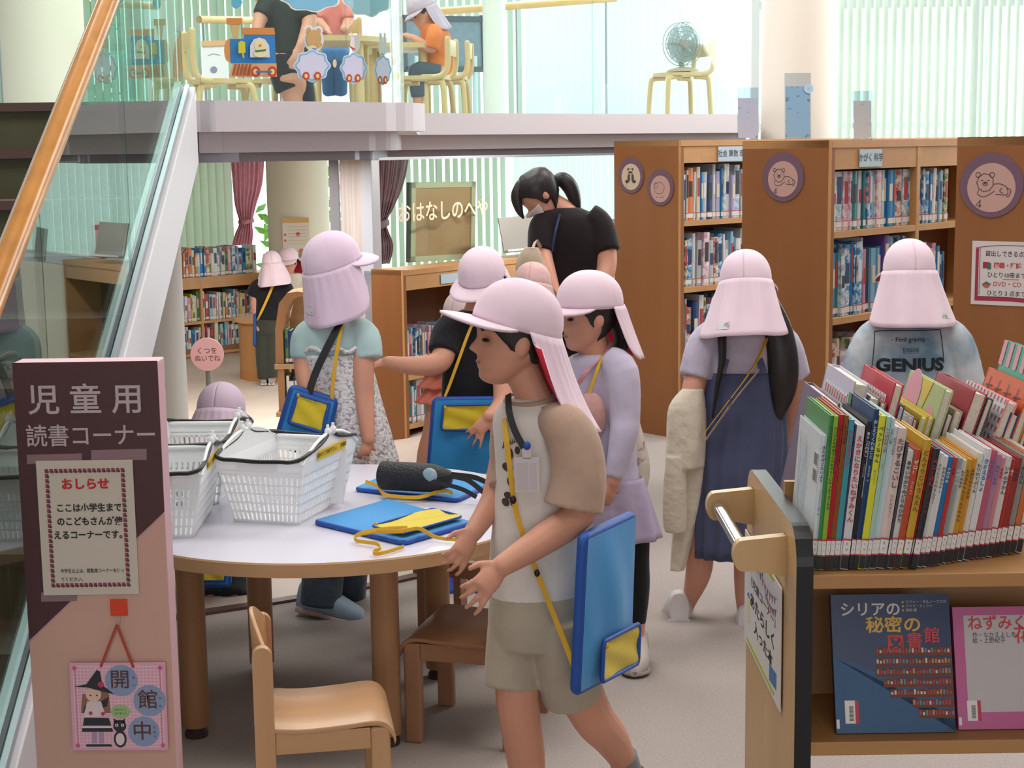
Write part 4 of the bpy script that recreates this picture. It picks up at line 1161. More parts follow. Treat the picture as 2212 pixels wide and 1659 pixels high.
CY0, CZS = 2.53, .801
xz = lambda zx: (1652 + zx / 3.072 - CX) / F     # x per unit depth from a column of the close-up
spec = [
    # zoom x (left, bottom), width, top y, colour name, hex, title, title colour, sub, art
    (344, 34, 735, 'white', '#c9d2d8', 'きたかぜとたいよう', '#3a4a5a', 'イソップどうわ 再話 絵', art_lines),
    (378, 26, 600, 'green', '#3f8a4c', 'エンソくんと', '#24482c', 'ちいさな本', art_barcode), (404, 30, 605, 'yellow-green', '#8fae35', 'カンジカおばあさんのおきゃくになったうさぎたち', '#2b3a1c', '世界の童話', None),
    (434, 30, 595, 'red', '#b01f2a', 'フワンと花をつかまえた', '#5f1218', '童話', None), (464, 30, 600, 'brown', '#8a4f1f', 'オヤマの本', '#4a2a12', '', None),
    (494, 38, 630, 'teal', '#3f97a6', 'わたしのあさごと', '#b03a48', '', None), (532, 10, 660, 'purple', '#57406e', '', '', '', None), (544, 56, 670, 'white', '#cfcdd0', 'えかきになりたいねずみくん', '#b8344a', '作 絵 ポプラ', None),
    (602, 30, 640, 'near-black', '#2a2a30', 'あらしとわたし', '#c9c8cc', 'しょうがいの本', None), (632, 36, 560, 'navy', '#1f3f6c', 'おしえてくれること', '#b9c9dc', '世界の絵本 文', art_mtn),
    (668, 44, 605, 'yellow', '#d2d235', 'ベッシーちゃん', '#2f4a38', '石川えりこ', None), (712, 30, 610, 'pale green', '#a9c8b4', 'しっぽのぽっぽ', '#b8323c', '作 石田純子', None), (742, 26, 620, 'pale blue', '#b8d3d8', 'たのしい家', '#47606a', '', None), (766, 24, 680, 'white', '#ccd0d2', 'をテに入れる', '#3c5a78', '', None),
    (790, 60, 690, 'pale pink', '#d6bfba', 'たびするこいし', '#5b5555', 'たかおゆうこ', None), (852, 16, 780, 'dark grey', '#4a4a4e', '', '', '', None), (870, 40, 840, 'white', '#d0d0ce', 'あかいひかりみどりのひかり', '#26262a', 'こどものとも', None),
    (910, 42, 835, 'orange red', '#b8472a', 'ゼロ！', '#ded6c4', 'みどりの人', None), (956, 52, 770, 'mustard', '#c39a2a', 'どんぐりじいさんえん', '#7a4a18', '松田もと子', None), (1010, 14, 815, 'crimson', '#b02030', '', '', '', None), (1024, 46, 830, 'black', '#222226', 'ベニーさん', '#b03038', 'マリーさん 作', None),
    (1072, 34, 860, 'white', '#cfd0cc', 'ぐりとぐらのえんそく', '#8a6a4c', '', None), (1106, 32, 880, 'white', '#d4d2cf', 'おおきなかぬー', '#4f5d52', '', None), (1140, 34, 885, 'blue', '#2c6ea8', 'ナガサキ', '#c8cdd2', '', None),
    (1176, 30, 890, 'red', '#b03630', 'やま', '#6e1c1c', '', None), (1208, 34, 895, 'grey', '#8d9a9c', 'かばくん', '#d6d8d8', '', None), (1244, 30, 905, 'cream', '#cfc9b8', 'もりのなか', '#3c3a36', '', None), (1274, 34, 900, 'yellow ochre', '#c58f2a', 'たろまちゃんとてんぐちゃん', '#4d3517', '', None),
    (1310, 32, 895, 'amber', '#c98b28', 'おばけのトッケビ', '#43301a', '', None), (1344, 36, 860, 'white', '#d2d2cc', 'もりのてぶくろ', '#4a5a46', '', None), (1384, 46, 830, 'white', '#d3d3d6', 'きがえるしょ', '#2c67a4', '', None), (1432, 40, 840, 'rose', '#b5566c', 'りすやま', '#4468a0', '', None),
    (1474, 34, 870, 'mauve', '#ab7d9a', 'あおいあめ', '#5d62a8', '', None), (1510, 30, 890, 'pink', '#c5848e', 'あああ', '#b02c34', '', None), (1542, 40, 880, 'white', '#cfc9c6', 'いぬのずかん', '#3e3e42', '大森裕子', None), (1584, 26, 900, 'red', '#a8322f', 'あじ', '#e0d6c8', '', None), (1612, 40, 890, 'dark red', '#942824', 'いなか', '#2c2c30', '', None), (1656, 38, 880, 'grey', '#8d8a86', 'おじさん', '#2b3038', '', None), (1698, 40, 880, 'orange', '#bf6a35', '', '', '', None), (1742, 40, 880, 'white', '#cfcfcf', '', '', '', None),
]
for i, (zx, w_, ty_, cn, hx, ti, tc, sb, ar) in enumerate(spec):
    rec = max(0, zx - 1040) / 700 * .09
    y = CY0 + rec + .006 * RND.random(); lean = 1.2 + 8.5 * min(1, zx / 1000)
    x = xz(zx) * y * 1.0; t_ = w_ / 3.072 * y / F * .985
    zt_ = CAMZ - (700 + ty_ / 3.072 - (319.6 - .0143 * (1652 + zx / 3.07 - 1099))) / F * y * 1.008
    h = (zt_ - CZS) / math.cos(math.radians(lean))
    picture_book(x, y, CZS, t_, .185 + .02 * RND.random(), max(.14, h), lean, hx, '%s-spined picture book, %s from left in the front row of the cart' % (cn, ORD[i]), ti, tc, True, ar, sb)
# back row, fore-edges towards us, covers facing left
back = [(.572, .02, .24, 12, '#5c4a66', 'dark purple', None), (.595, .012, .23, 12, '#a8a0a8', 'pale grey', None), (.61, .03, .275, 12, '#bcb6cc', 'lilac white', art_kana), (.638, .02, .25, 13, '#77797c', 'photo-covered grey', art_photo), (.66, .012, .24, 13, '#8a5a54', 'brown', None), (0.673, .018, .275, 14, '#b8253a', 'bright red', art_kana), (0.692, .014, .235, 14, '#2f4a80', 'navy', None), (0.703, .014, .22, 14, '#cfcfd2', 'white', None), (0.714, .014, .215, 14, '#c9c4c8', 'white', None), (0.724, .012, .21, 14, '#8a3038', 'maroon', None), (0.733, .014, .215, 15, '#c9bb35', 'yellow', None), (0.746, .012, .215, 15, '#c6b638', 'yellow', None), (0.757, .02, .265, 16, '#a9bd86', 'light green', art_patch), (0.775, .014, .22, 16, '#5c3c34', 'brown', None), (0.788, .02, .225, 16, '#b4a894', 'beige', None), (0.803, .03, .26, 18, '#9a3440', 'dark red', None), (0.83, .012, .25, 18, '#4c4848', 'charcoal', None),
        (0.86, .02, .245, 20, '#dc8f99', 'pink gingham', art_check), (0.882, .018, .22, 18, '#2a3f6a', 'navy', None), (0.9, .02, .27, 18, '#c4582c', 'orange', art_ink), (0.92, .014, .24, 16, '#b98a4c', 'tan', None), (0.937, .02, .32, 14, '#3f9a86', 'teal', art_stripe), (0.958, .02, .3, 12, '#5a5a9c', 'violet', None), (0.98, .02, .28, 12, '#8f3a3c', 'dark red', None)]
for i, (x, t_, h, ln, hx, cn, ar) in enumerate(back):
    if i + 1 < len(back):
        t_ = min(t_, (back[i + 1][0] - x) * .93)
    picture_book(x - .05, 2.80, CZS, t_, .25, h, ln, hx, '%s picture book in the back row of the cart, %s from left' % (cn, ORD[i]), front=False, art=ar, group='picture books in the back row of the cart')
for i, (z, hx, cn) in enumerate(((.025, '#c9c4c4', 'white'), (.05, '#bd6a3c', 'orange'), (.075, '#d0ccd0', 'white'))):
    pass

# ---- display books on the lower shelf
def display_book(c4, Ym, label, hx, draw, mats_):
    """c4: pixel corners (bl, br, tr, tl) -> a tilted book leaning on the display back."""
    bl = at(*c4[0], Ym); br = at(*c4[1], Ym)
    bl.z = br.z = .5145
    w_ = (br - bl).length; X = (br - bl).normalized(); tilt = math.radians(17)
    Z0 = V((-.13, math.sin(tilt), math.cos(tilt)))
    f = frame(bl, X, Z0)
    h = (c4[0][1] - c4[3][1]) / F * Ym / math.cos(tilt) * .97
    t = thing('display_book', label, 'book', bl + X * w_ / 2, 'picture books displayed on the lower cart shelf')
    m = MB(); m.rect(f, 0, 0, w_, h, 0, .0025); m.rect(f @ M.Translation((0, 0, -.012)), 0, 0, w_, h, 0, .0025); m.rect(f @ M.Translation((0, 0, -.012)), 0, 0, .003, h, 0, .014)
    m.build('cover', [mat('cover ' + hx, hx, .3)], t)
    m = MB(); m.rect(f @ M.Translation((0, 0, -.0092)), .003, .003, w_ - .003, h - .003, 0, .009); m.build('pages', [PAGES], t)
    m = MB(); draw(m, f, w_, h); m.build('cover_print', mats_, t)
    m = MB(); m.rect(f, w_ * .08, h * .07, w_ * .165, h * .235, 0, .0032); m.rect(f, w_ * .165, h * .07, w_ * .195, h * .235, 1, .0032)
    for i in range(12):
        m.rect(f, w_ * .115, h * (.09 + .009 * i), w_ * .15, h * (.0945 + .009 * i), 2, .0036)
    m.rect(f, .001, h * .035, w_ * .03, h * .1, 0, .0033); m.build('barcode_label', [STICK, STRED, BLKB], t)
    return t


def syria(m, f, w, h):
    m.poly(f, [(0, 0), (w * .9, 0), (w, h * .1), (w, h * .0 + .001), (w, h * .25), (w * .0, h * .55)], 1, .0028)
    for r in range(7):
        x0 = w * (.36 + .055 * max(0, r - 2)) if r < 5 else w * (.6 + .05 * r - .2)
        y0 = h * (.56 - .075 * r); x1 = w
        m.rect(f, x0, y0 - .002, x1, y0 + .052 * h, 2, .003)
        n = int((x1 - x0) / .0055)
        for i in range(n):
            m.rect(f, x0 + i * .0055 + .001, y0 + .003, x0 + i * .0055 + .0042, y0 + h * (.03 + .02 * RND.random()), 3 + RND.randrange(5), .0033)
    for i in range(5):
        m.rect(f, w * (.2 + .07 * i), h * (.34 - .045 * i), w * (.34 + .07 * i), h * (.36 - .045 * i), 1, .003)
    m.text(f, 'シリアの', .0255, 8, w * .33, h * .885, z=.0036, bold=.02, xs=1.02); m.text(f, '秘密の', .0285, 9, w * .52, h * .77, z=.0036, bold=.02, xs=1.12)
    m.text(f, '図', .03, 10, w * .53, h * .635, z=.0036, bold=.03); m.text(f, '書', .0285, 10, w * .69, h * .655, z=.0036, bold=.015); m.text(f, '館', .0285, 10, w * .84, h * .69, z=.0036, bold=.015)
    for i, s in enumerate(('ワファー・タルノーフスカ', 'ヴァリ・ミンツィ', '原田 勝')):
        m.text(f, s, .0058, 8, w * .63, h * (.94 - .03 * i), 'LEFT', z=.0036); m.rect(f, w * .6, h * (.933 - .03 * i), w * .615, h * (.947 - .03 * i), 9, .0034)


def nezumi(m, f, w, h):
    m.rect(f, w * .09, h * .14, w, h * .93, 0, .0028)
    m.text(f, 'ねずみくんの', .027, 1, w * .12, h * .86, 'LEFT', z=.0034, bold=.012, xs=.95); m.text(f, '花ことば', .0315, 1, w * .50, h * .755, 'LEFT', z=.0034, bold=.012)
    m.text(f, '作・なかえよしを', .0105, 2, w * .155, h * .765, 'LEFT', z=.0034, xs=.9); m.text(f, '絵・上野紀子', .0105, 2, w * .155, h * .72, 'LEFT', z=.0034, xs=.9)


display_book([(1806, 1592), (2064, 1584), (2010, 1284), (1766, 1286)], 2.54, 'dark blue picture book with white, gold and red title on the lower cart shelf', '#152c55', syria,
             [BM['dark blue'], mat('night blue', '#1f4d78', .4), mat('painted shelf', '#6b3326', .5), mat('pa', '#9c4638', .5), mat('pb', '#b98a5a', .5), mat('pc', '#4f8a98', .5), mat('pd', '#b3364a', .5), mat('pe', '#cfc3b4', .5), mat('title white', '#cfc9c4', .4), mat('title gold', '#cfa43a', .4), mat('title red', '#c0303a', .4)])
display_book([(2070, 1578), (2330, 1568), (2290, 1302), (2022, 1308)], 2.55, 'pink-bordered white picture book with red title, on the lower cart shelf at the right edge', '#b8568c', nezumi,
             [mat('cover paper', '#b9b2b4', .35), mat('title red', '#c0303a'), mat('small ink', '#4a4446', .6)])
# ================================================================ PEOPLE
SKIN = mat('skin', '#c99079', .5, '#cf9780', 3, spec=.3); SKIND = mat('skin warm', '#b98068', .5, spec=.3)
HAIRM = mat('black hair', '#1f1a1b', .4, '#2a2425', 60, (1, 1, .1)); CAPP = cloth('cap pink', '#e3cad9', '#e8d2df', 5, .12, 9); CAPL = cloth('cap lilac pink', '#dfc6dc', '#e4cee1', 5, .12, 9)
CAPR = cloth('cap red lining', '#b8263a', None, bump=.1); BAGB = cloth('bag blue', '#2f86c6', '#3690cf', 4, .12, 8, .5); BAGD = mat('bag edging blue', '#1d4d9e', .5); BAGY = cloth('bag yellow', '#cdb62e', '#d6c038', 4, .15, 14, .5)
STRY = mat('yellow strap', '#d2a32a', .6); STRK = mat('black strap', '#232325', .6); EYEM = mat('dark eye', '#1c1614', .2); LIP = mat('lips', '#a8615a', .4)


def fuse(mb, name, m, parent, vox, it=4, **k):
    o = mb.build(name, m, parent, keep=True, **k)
    r = o.modifiers.new('skin', 'REMESH'); r.mode = 'VOXEL'; r.voxel_size = vox; r.use_smooth_shade = True
    s = o.modifiers.new('smooth', 'SMOOTH'); s.factor = .5; s.iterations = it
    return o


def interp(tab, z):
    for i in range(len(tab) - 1):
        if z <= tab[i + 1][0]:
            a, b = tab[i], tab[i + 1]; t = max(0, min(1, (z - a[0]) / (b[0] - a[0]))); t = t * t * (3 - 2 * t) * .4 + t * .6
            return a[1] + (b[1] - a[1]) * t
    return tab[-1][1]


H_F = [(0, .25), (.03, .33), (.08, .37), (.14, .355), (.19, .385), (.225, .375), (.26, .385), (.31, .365), (.4, .375), (.48, .36), (.54, .395), (.62, .405), (.75, .39), (.86, .31), (.95, .18), (1, .02)]
H_B = [(0, .08), (.06, -.02), (.15, -.14), (.28, -.3), (.42, -.4), (.6, -.45), (.75, -.44), (.87, -.36), (.95, -.22), (1, -.02)]
H_W = [(0, .10), (.04, .17), (.1, .225), (.2, .275), (.35, .315), (.5, .335), (.65, .345), (.78, .32), (.89, .24), (.96, .14), (1, .02)]


def hsurf(th, z, s=1.0, nose=True):
    """Point of the head in head units: th = angle from the face, z 0 chin .. 1 crown."""
    xf, xb, w_ = interp(H_F, z), interp(H_B, z), interp(H_W, z)
    c, rx = (xf + xb) / 2, (xf - xb) / 2
    x = c + rx * math.cos(th) * s; y = w_ * math.sin(th) * s
    if nose and abs(th) < 1.2:
        k = math.exp(-(th / .19) ** 2)
        nz = max(0, 1 - abs((z - .37) / .075)) * .125 if z < .37 else max(0, 1 - (z - .37) / .17) * .12
        x += nz * k
        e = math.exp(-((abs(th) - .46) / .2) ** 2) * math.exp(-((z - .485) / .06) ** 2); x -= .03 * e
        x += .012 * math.exp(-(th / .25) ** 2) * math.exp(-((z - .235) / .03) ** 2)
    return V((x, y, (z - .5) * (1 + (s - 1) * .6)))


class Per:
    def __init__(s, name, label, Y, feet, vox=.006, skin=None, cat='person'):
        s.Y, s.u, s.vox = Y, Y / F, vox
        s.root = thing('person', label, cat, feet); s.b = MB(); s.skin = skin or SKIN; s.name = name

    def p(s, px, py, dy=0):
        return at(px, py, s.Y + dy)

    def limb(s, pts, mb=None, n=14, k=4):
        """pts: (px, py, dy, radius in px)"""
        q = crom(pts, k) if len(pts) > 2 else pts
        (mb or s.b).tube([s.p(*a[:3]) for a in q], [max(a[3], 1) * (s.Y + a[2]) / F for a in q], n, round_=True); return s

    def rings(s, pts, mb=None, n=32, k=4, wave=0, nw=9, yaw=0, cap=True, mi=0, ph=0):
        """pts: (px, py, dy, half width px, half depth px): horizontal ellipses"""
        q = crom(pts, k) if len(pts) > 2 else pts; R_ = []
        for i, a in enumerate(q):
            c = s.p(*a[:3]); v = i / (len(q) - 1); ra, rb = a[3] * s.u, a[4] * s.u; cy, sy = math.cos(yaw), math.sin(yaw); row = []
            for j in range(n):
                t = 2 * math.pi * j / n; f = 1 + wave * v * math.sin(nw * t + ph + 2 * v)
                x, y = ra * math.cos(t) * f, rb * math.sin(t) * f
                row.append(c + V((x * cy - y * sy, x * sy + y * cy, 0)))
            R_.append(row)
        (mb or s.b).loft(R_, mi, cap); return s

    def head(s, px, py, h, yaw, pitch=0, roll=0, dy=0, eyes=True, ears=True, mouth=True):
        c = s.p(px, py, dy); s.h = h * (s.Y + dy) / F
        s.HM = M.Translation(c) @ M.Rotation(math.radians(yaw), 4, 'Z') @ M.Rotation(math.radians(pitch), 4, 'Y') @ M.Rotation(math.radians(roll), 4, 'X') @ M.Scale(s.h, 4)
        zs = [0, .02, .05, .09, .13, .165, .19, .21, .225, .24, .26, .285, .31, .335, .355, .37, .385, .41, .44, .47, .5, .53, .56, .6, .66, .73, .8, .86, .91, .95, .98, 1]
        ths = [math.pi * (abs(t) ** 1.5) * (1 if t > 0 else -1) for t in [-1 + 2 * i / 44 for i in range(44)]]
        s.b.loft([[s.HM @ hsurf(t, z) for t in ths] for z in zs])
        if ears:
            for e in (-1, 1):
                s.b.ell(s.HM @ V((-.03, e * .325, -.06)), (1, 1, 1), 0, 12, 8, s.HM.to_3x3() @ M.Rotation(math.radians(-12 * 1), 3, 'Y') @ M.Diagonal((.085, .05, .125)))
        if eyes:
            for e in (-1, 1):
                m = MB(); m.ell(s.HM @ V((.335, e * .16, -.02)), (1, 1, 1), 0, 12, 8, s.HM.to_3x3() @ M.Rotation(e * .5, 3, 'Z') @ M.Diagonal((.028, .055, .022))); m.build('eye', [EYEM], s.root)
                m = MB(); m.tube([s.HM @ V((.385 - .05 * abs(q - .08) * 3, e * (.07 + q), .075 + .02 * math.sin(q * 16))) for q in (0, .05, .1, .15)], .012 * s.h, 6); m.build('eyebrow', [HAIRM], s.root)
        if mouth:
            m = MB(); m.ell(s.HM @ V((.352, 0, -.265)), (1, 1, 1), 0, 12, 8, s.HM.to_3x3() @ M.Diagonal((.048, .095, .03))); m.build('lips', [LIP], s.root)
        return s

    def done(s):
        return fuse(s.b, 'body', [s.skin], s.root, s.vox, 3)

    def hair(s, low=.1, side=.42, fringe=.74, sc=1.06):
        def zc(t):
            a = abs(math.degrees(t))
            return interp([(0, fringe), (48, fringe), (62, fringe - .12), (80, side), (100, side + .02), (125, low + .06), (180, low)], a)
        m = MB(); m.grid(lambda u, v: s.HM @ hsurf(-math.pi + 2 * math.pi * u, zc(-math.pi + 2 * math.pi * u) * (1 - v) + v * .999, sc, False), 48, 12)
        o = m.build('hair', [HAIRM], s.root); q = o.modifiers.new('thickness', 'SOLIDIFY'); q.thickness = .05 * s.h; q.offset = -1
        return s

    def cap(s, m_=None, tilt=0, roll=0, band=.60, sc=1.15, vis=.3, vdrop=.12, flap=.8, flare=.2, a0=82, wavy=.03, top=1.0, flip=0, skew=0, tag_=None, back=0, lin_=None):
        m_ = m_ or CAPP; mats = [m_, lin_ or CAPR]
        CM = s.HM @ M.Translation((0, 0, .1)) @ M.Rotation(math.radians(tilt), 4, 'Y') @ M.Rotation(math.radians(roll), 4, 'X') @ M.Translation((0, 0, -.1))

        def crown(u, v):
            t = 2 * math.pi * u - math.pi; a = v * math.pi / 2
            p = hsurf(t, band + .04, sc, False); q = max(.002, math.cos(a)) ** .88 * (1 + .03 * math.sin(math.pi * min(1, v * 1.3)))
            p.x *= q; p.y *= q; p.z = (band - .5) + .53 * top * math.sin(a) ** .92
            seam = 1 - .014 * math.exp(-((((t / (math.pi / 3)) + .5) % 1 - .5) / .03) ** 2)
            return CM @ V((p.x * seam, p.y * seam, p.z + .012 * seam))
        m = MB(); m.grid(crown, 72, 16); cp = m.build('cap', mats, s.root); q = cp.modifiers.new('thickness', 'SOLIDIFY'); q.thickness = .02 * s.h; q.offset = -1; q.material_offset = 1
        m = MB()

        def visor(u, v):
            t = math.radians(-84 + 168 * u); p = hsurf(t, band + .03, sc * 1.005, False) + V((0, 0, -.03)); d = V((math.cos(t * .8), math.sin(t * .8), 0))
            L = vis * max(0.0, math.cos(t * 1.07)) ** .75; lv = L / vis if vis else 0
            return CM @ (p + d * L * v + V((0, 0, -vdrop * v * v * (L / vis if vis else 1) - .07 * abs(math.sin(t)) ** 2 * v * lv)))
        m.grid(visor, 24, 6); b = m.build('brim', mats, cp); q = b.modifiers.new('thickness', 'SOLIDIFY'); q.thickness = .028 * s.h; q.offset = 0; q.material_offset = 1
        if flap:
            m = MB()

            def fl(u, v):
                t = math.radians(a0 + (360 - 2 * a0) * u); p = hsurf(t, band + .05, sc * 1.02, False) + V((0, 0, -.03)); d = V((p.x, p.y, 0)).normalized()
                e = abs(u - .5) * 2; L = flap * max(.06, 1 - e ** 8) ** .5; lf = (L / flap) ** .8
                w_ = wavy * math.sin(u * 25 + s.Y) * v + .014 * (1 - v) * math.sin(min(1, v * 6) * math.pi / 2) * math.sin(u * 88)
                q_ = p + d * (flare * 1.1 * lf * (v ** 1.15) * (1 + .5 * flip * v) + w_ * lf) + V((-back * v * lf, skew * v, -L * v + flip * .3 * v * v * v))
                return CM @ q_
            m.grid(fl, 48, 12); f = m.build('neck_flap', mats, cp); q = f.modifiers.new('thickness', 'SOLIDIFY'); q.thickness = .02 * s.h; q.offset = 0; q.material_offset = 1
            if tag_:
                m = MB(); m.grid(lambda u, v: CM.to_3x3() @ V((0, 0, 0)) + fl(tag_[0] + .11 * (1 - u), tag_[1] + .13 * v) + (CM.to_3x3() @ V((-.022, 0, 0))) , 6, 4); m.build('name_tag', [mat('cloth tag', '#d9d6d6', .6, '#9c98a0', 60, lo=.55, hi=.62)], cp)
        return s

    def shirt(s, name, m_, torso, sleeves=(), vox=None, it=5, yaw=0, wave=0, nw=9, **k):
        mb = MB(); s.rings(torso, mb, yaw=yaw, wave=wave, nw=nw)
        for sl in sleeves:
            s.limb2(sl, mb)
        return fuse(mb, name, [m_], s.root, vox or s.vox, it)

    def limb2(s, pts, mb):
        q = crom(pts, 4); mb.tube([s.p(*a[:3]) for a in q], [a[3] * (s.Y + a[2]) / F for a in q], 20)

    def hand(s, wrist, tip, nrm, size, curl=25, spread=.16, thumb=1, mb=None):
        """wrist, tip: world points; nrm: back-of-hand normal; size: hand length in m."""
        mb = mb or s.b; d = (tip - wrist).normalized(); n_ = V(nrm); n_ = (n_ - d * n_.dot(d)).normalized(); w_ = d.cross(n_)
        pl_ = size * .5; hw = size * .21
        mb.loft([[wrist + d * (pl_ * a) + w_ * (hw * b * math.cos(t)) + n_ * (size * .085 * c * math.sin(t)) for t in [2 * math.pi * j / 16 for j in range(16)]] for a, b, c in ((-.15, .62, 1.1), (.15, .72, 1.1), (.55, 1, 1.15), (.9, 1.03, 1), (1.05, .9, .8))])
        for i, (o, L) in enumerate(((-.75, .40), (-.25, .46), (.26, .44), (.74, .34))):
            a = wrist + d * pl_ * .92 + w_ * hw * o; dr = (d + w_ * o * spread).normalized(); pts = [a]; ang = 0
            for j, f in enumerate((.42, .33, .25)):
                ang += math.radians(curl * (.6 + .25 * j) + 4 * i); pts.append(pts[-1] + (dr * math.cos(ang) - n_ * math.sin(ang)) * size * L * f * 1.15)
            r = size * .052; mb.tube(pts, [r, r * .95, r * .88, r * .78], 10, round_=True)
        a = wrist + d * pl_ * .25 + w_ * hw * .8 * -thumb; dr = (d * .75 - w_ * thumb * .75 - n_ * .25).normalized()
        mb.tube([a, a + dr * size * .18, a + (dr * .8 + d * .3).normalized() * size * .33], [size * .066, size * .06, size * .048], 10, round_=True)
        return s

    def shoe(s, heel, toe, w_, m_, sole, name='shoe', hgt=1.0):
        a, b = s.p(*heel), s.p(*toe); d = (b - a); L = d.length; d.normalize(); up = V((0, 0, 1)); up = (up - d * up.dot(d)).normalized(); sd = d.cross(up); W_ = w_ * s.u
        prof = [(0, .62, .1), (.12, .8, .0), (.35, .78, 0), (.6, .98, 0), (.82, .92, 0), (.95, .6, 0), (1.0, .2, .02)]
        hs = [.50, .56, .52, .40, .30, .24, .12]
        def ring(x, ww, z0, z1, sq):
            return [a + d * (L * x) + sd * (W_ * ww * math.copysign(abs(math.cos(t)) ** sq, math.cos(t))) + up * ((z0 + z1) / 2 + (z1 - z0) / 2 * math.copysign(abs(math.sin(t)) ** sq, math.sin(t))) for t in [2 * math.pi * j / 20 for j in range(20)]]
        m = MB(); m.loft([ring(x, ww, .02 * L, L * h_ * hgt, .8) for (x, ww, _), h_ in zip(prof, hs)]); o = m.build(name, [m_], s.root)
        m = MB(); m.loft([ring(x, ww * 1.06, 0, L * (.11 if x < .6 else .075), .5) for x, ww, _ in prof]); m.build('sole', [sole], o)
        return s


def strap(P, pts, w_, m_, parent, name='strap', sub=8, t=.0025, proj=None, wd=None):
    """Flat strap through (px, py, dy)."""
    mb = MB(); q = [P.p(*a) for a in pts]
    mb.ribbon(q, wd or (0.8, 0, .6), w_, t, 0, sub)
    return mb.build(name, [m_], parent)


def bag(label, c, th=.022, pocket=(.08, .05, .92, .36), group='blue and yellow school pouches', pk='yellow_pocket', sag=.012):
    """c: world corners bl, br, tr, tl of a zipped school pouch; pocket in fractions of the face."""
    bl, br, tr, tl = c; t = thing('school_pouch', label, 'bag', bl.lerp(br, .5), group)
    nn = (br - bl).cross(tl - bl).normalized(); pt = lambda u, v, k=0: bl.lerp(br, u).lerp(tl.lerp(tr, u), v) + nn * k
    m = MB(); m.grid(lambda u, v: pt(u, v, th / 2 + sag * math.sin(math.pi * u) * math.sin(math.pi * v) * (1 + .4 * math.sin(9 * u + 5 * v))), 16, 16); m.grid(lambda u, v: pt(u, v, -th / 2), 2, 2)
    m.build('pouch_body', [BAGB], t, keep=True)
    def rounded(u0, v0, u1, v1, k, r=.05):
        P_ = []
        for cx, cy, a in ((u1 - r, v0 + r, -90), (u1 - r, v1 - r, 0), (u0 + r, v1 - r, 90), (u0 + r, v0 + r, 180)):
            P_ += [pt(cx + r * math.cos(math.radians(a + 15 * i)), cy + r * math.sin(math.radians(a + 15 * i)), k) for i in range(7)]
        return P_
    P_ = rounded(0, 0, 1, 1, 0); m = MB(); m.tube(P_ + P_[:1], th * .5, 8); m.build('edging', [BAGD], t)
    if pocket is None:
        return t
    u0, v0, u1, v1 = pocket; k = th / 2 + sag * 1.2 + .004
    m = MB(); m.grid(lambda u, v: pt(u0 + (u1 - u0) * u, v0 + (v1 - v0) * v, k + .003 * math.sin(7 * u + 9 * v)), 10, 10); pk_ = m.build(pk, [BAGY], t, keep=True)
    P_ = rounded(u0, v0, u1, v1, k, .04); m = MB(); m.tube(P_ + P_[:1], th * .22, 6); m.build('pocket_edging', [BAGD], pk_)
    m = MB(); q = pt(u0 + .03, v1 - .03, k + .004); m.ell(q, (.005, .004, .007)); m.build('zip_pull', [STRY], pk_)
    return t


# ---------------------------------------------------------------- 1 the boy walking in front
B = Per('boy', 'person in beige and white T-shirt, beige shorts and pink cap walking left past the table', 3.3, at(1165, 1862, 3.3), .0042)
B.head(1110, 728, 205, 191, -3); B.limb([(1128, 800, .0, 40), (1150, 850, 0, 40), (1165, 890, 0, 46)])
B.rings([(1165, 885, 0, 70, 62), (1165, 930, 0, 92, 80), (1168, 1100, 0, 88, 80), (1160, 1290, 0, 90, 82)])
B.limb([(1226, 915, -.07, 44), (1258, 1020, -.1, 40), (1250, 1108, -.12, 38), (1170, 1168, -.16, 35), (1085, 1222, -.2, 25)])
B.limb([(1104, 920, .06, 36), (1088, 1000, .05, 33), (1066, 1080, .02, 29), (1022, 1150, -.05, 22)])
w0, w1 = B.p(1085, 1222, -.2), B.p(1012, 1300, -.24)
B.hand(w0, w1, (.35, -.9, .35), .125, 22, .35, -1); B.hand(B.p(1022, 1148, -.05), B.p(985, 1215, -.1), (.5, -.8, .3), .115, 30, .3, -1)
B.limb([(1130, 1330, 0, 60), (1118, 1440, -.02, 54), (1120, 1530, -.03, 48), (1135, 1630, 0, 45), (1143, 1720, .02, 36), (1146, 1820, .02, 26)])
B.limb([(1198, 1335, -.02, 52), (1236, 1450, -.02, 54), (1278, 1545, .0, 49), (1318, 1594, .06, 42), (1348, 1648, .12, 29), (1366, 1700, .15, 26)])
B.limb([(1146, 1815, .02, 26), (1110, 1845, .0, 24), (1070, 1855, -.02, 18)]); B.limb([(1366, 1697, .15, 24), (1352, 1735, .12, 22), (1325, 1765, .08, 16)])
B.done(); B.hair(.2, .38, .60, 1.05).cap(CAPP, tilt=-14, vis=.34, vdrop=.04, flap=.95, flare=.2, a0=97, back=.42, flip=.35, wavy=.015, band=.585)
SHW = cloth('white shirt', '#d5cfca', '#dcd6d1', 6, .25, 16); SHB = cloth('beige sleeve', '#a98d7c', '#af9483', 6, .25, 16); SHT = cloth('beige shorts', '#a79b8b', '#ada292', 6, .3, 14)
bs = B.shirt('shirt', SHW, [(1146, 858, 0, 48, 46), (1152, 872, 0, 72, 60), (1163, 905, 0, 100, 84), (1172, 1000, 0, 104, 92), (1168, 1100, 0, 104, 96), (1160, 1200, 0, 106, 96), (1158, 1285, 0, 103, 94)], it=5)
B.shirt('sleeve', SHB, [(1185, 872, -.02, 40, 40), (1188, 900, -.02, 52, 52)], [[(1185, 905, -.05, 36), (1218, 922, -.085, 54), (1241, 965, -.1, 60), (1250, 1030, -.115, 62), (1238, 1098, -.125, 68)]], it=5)
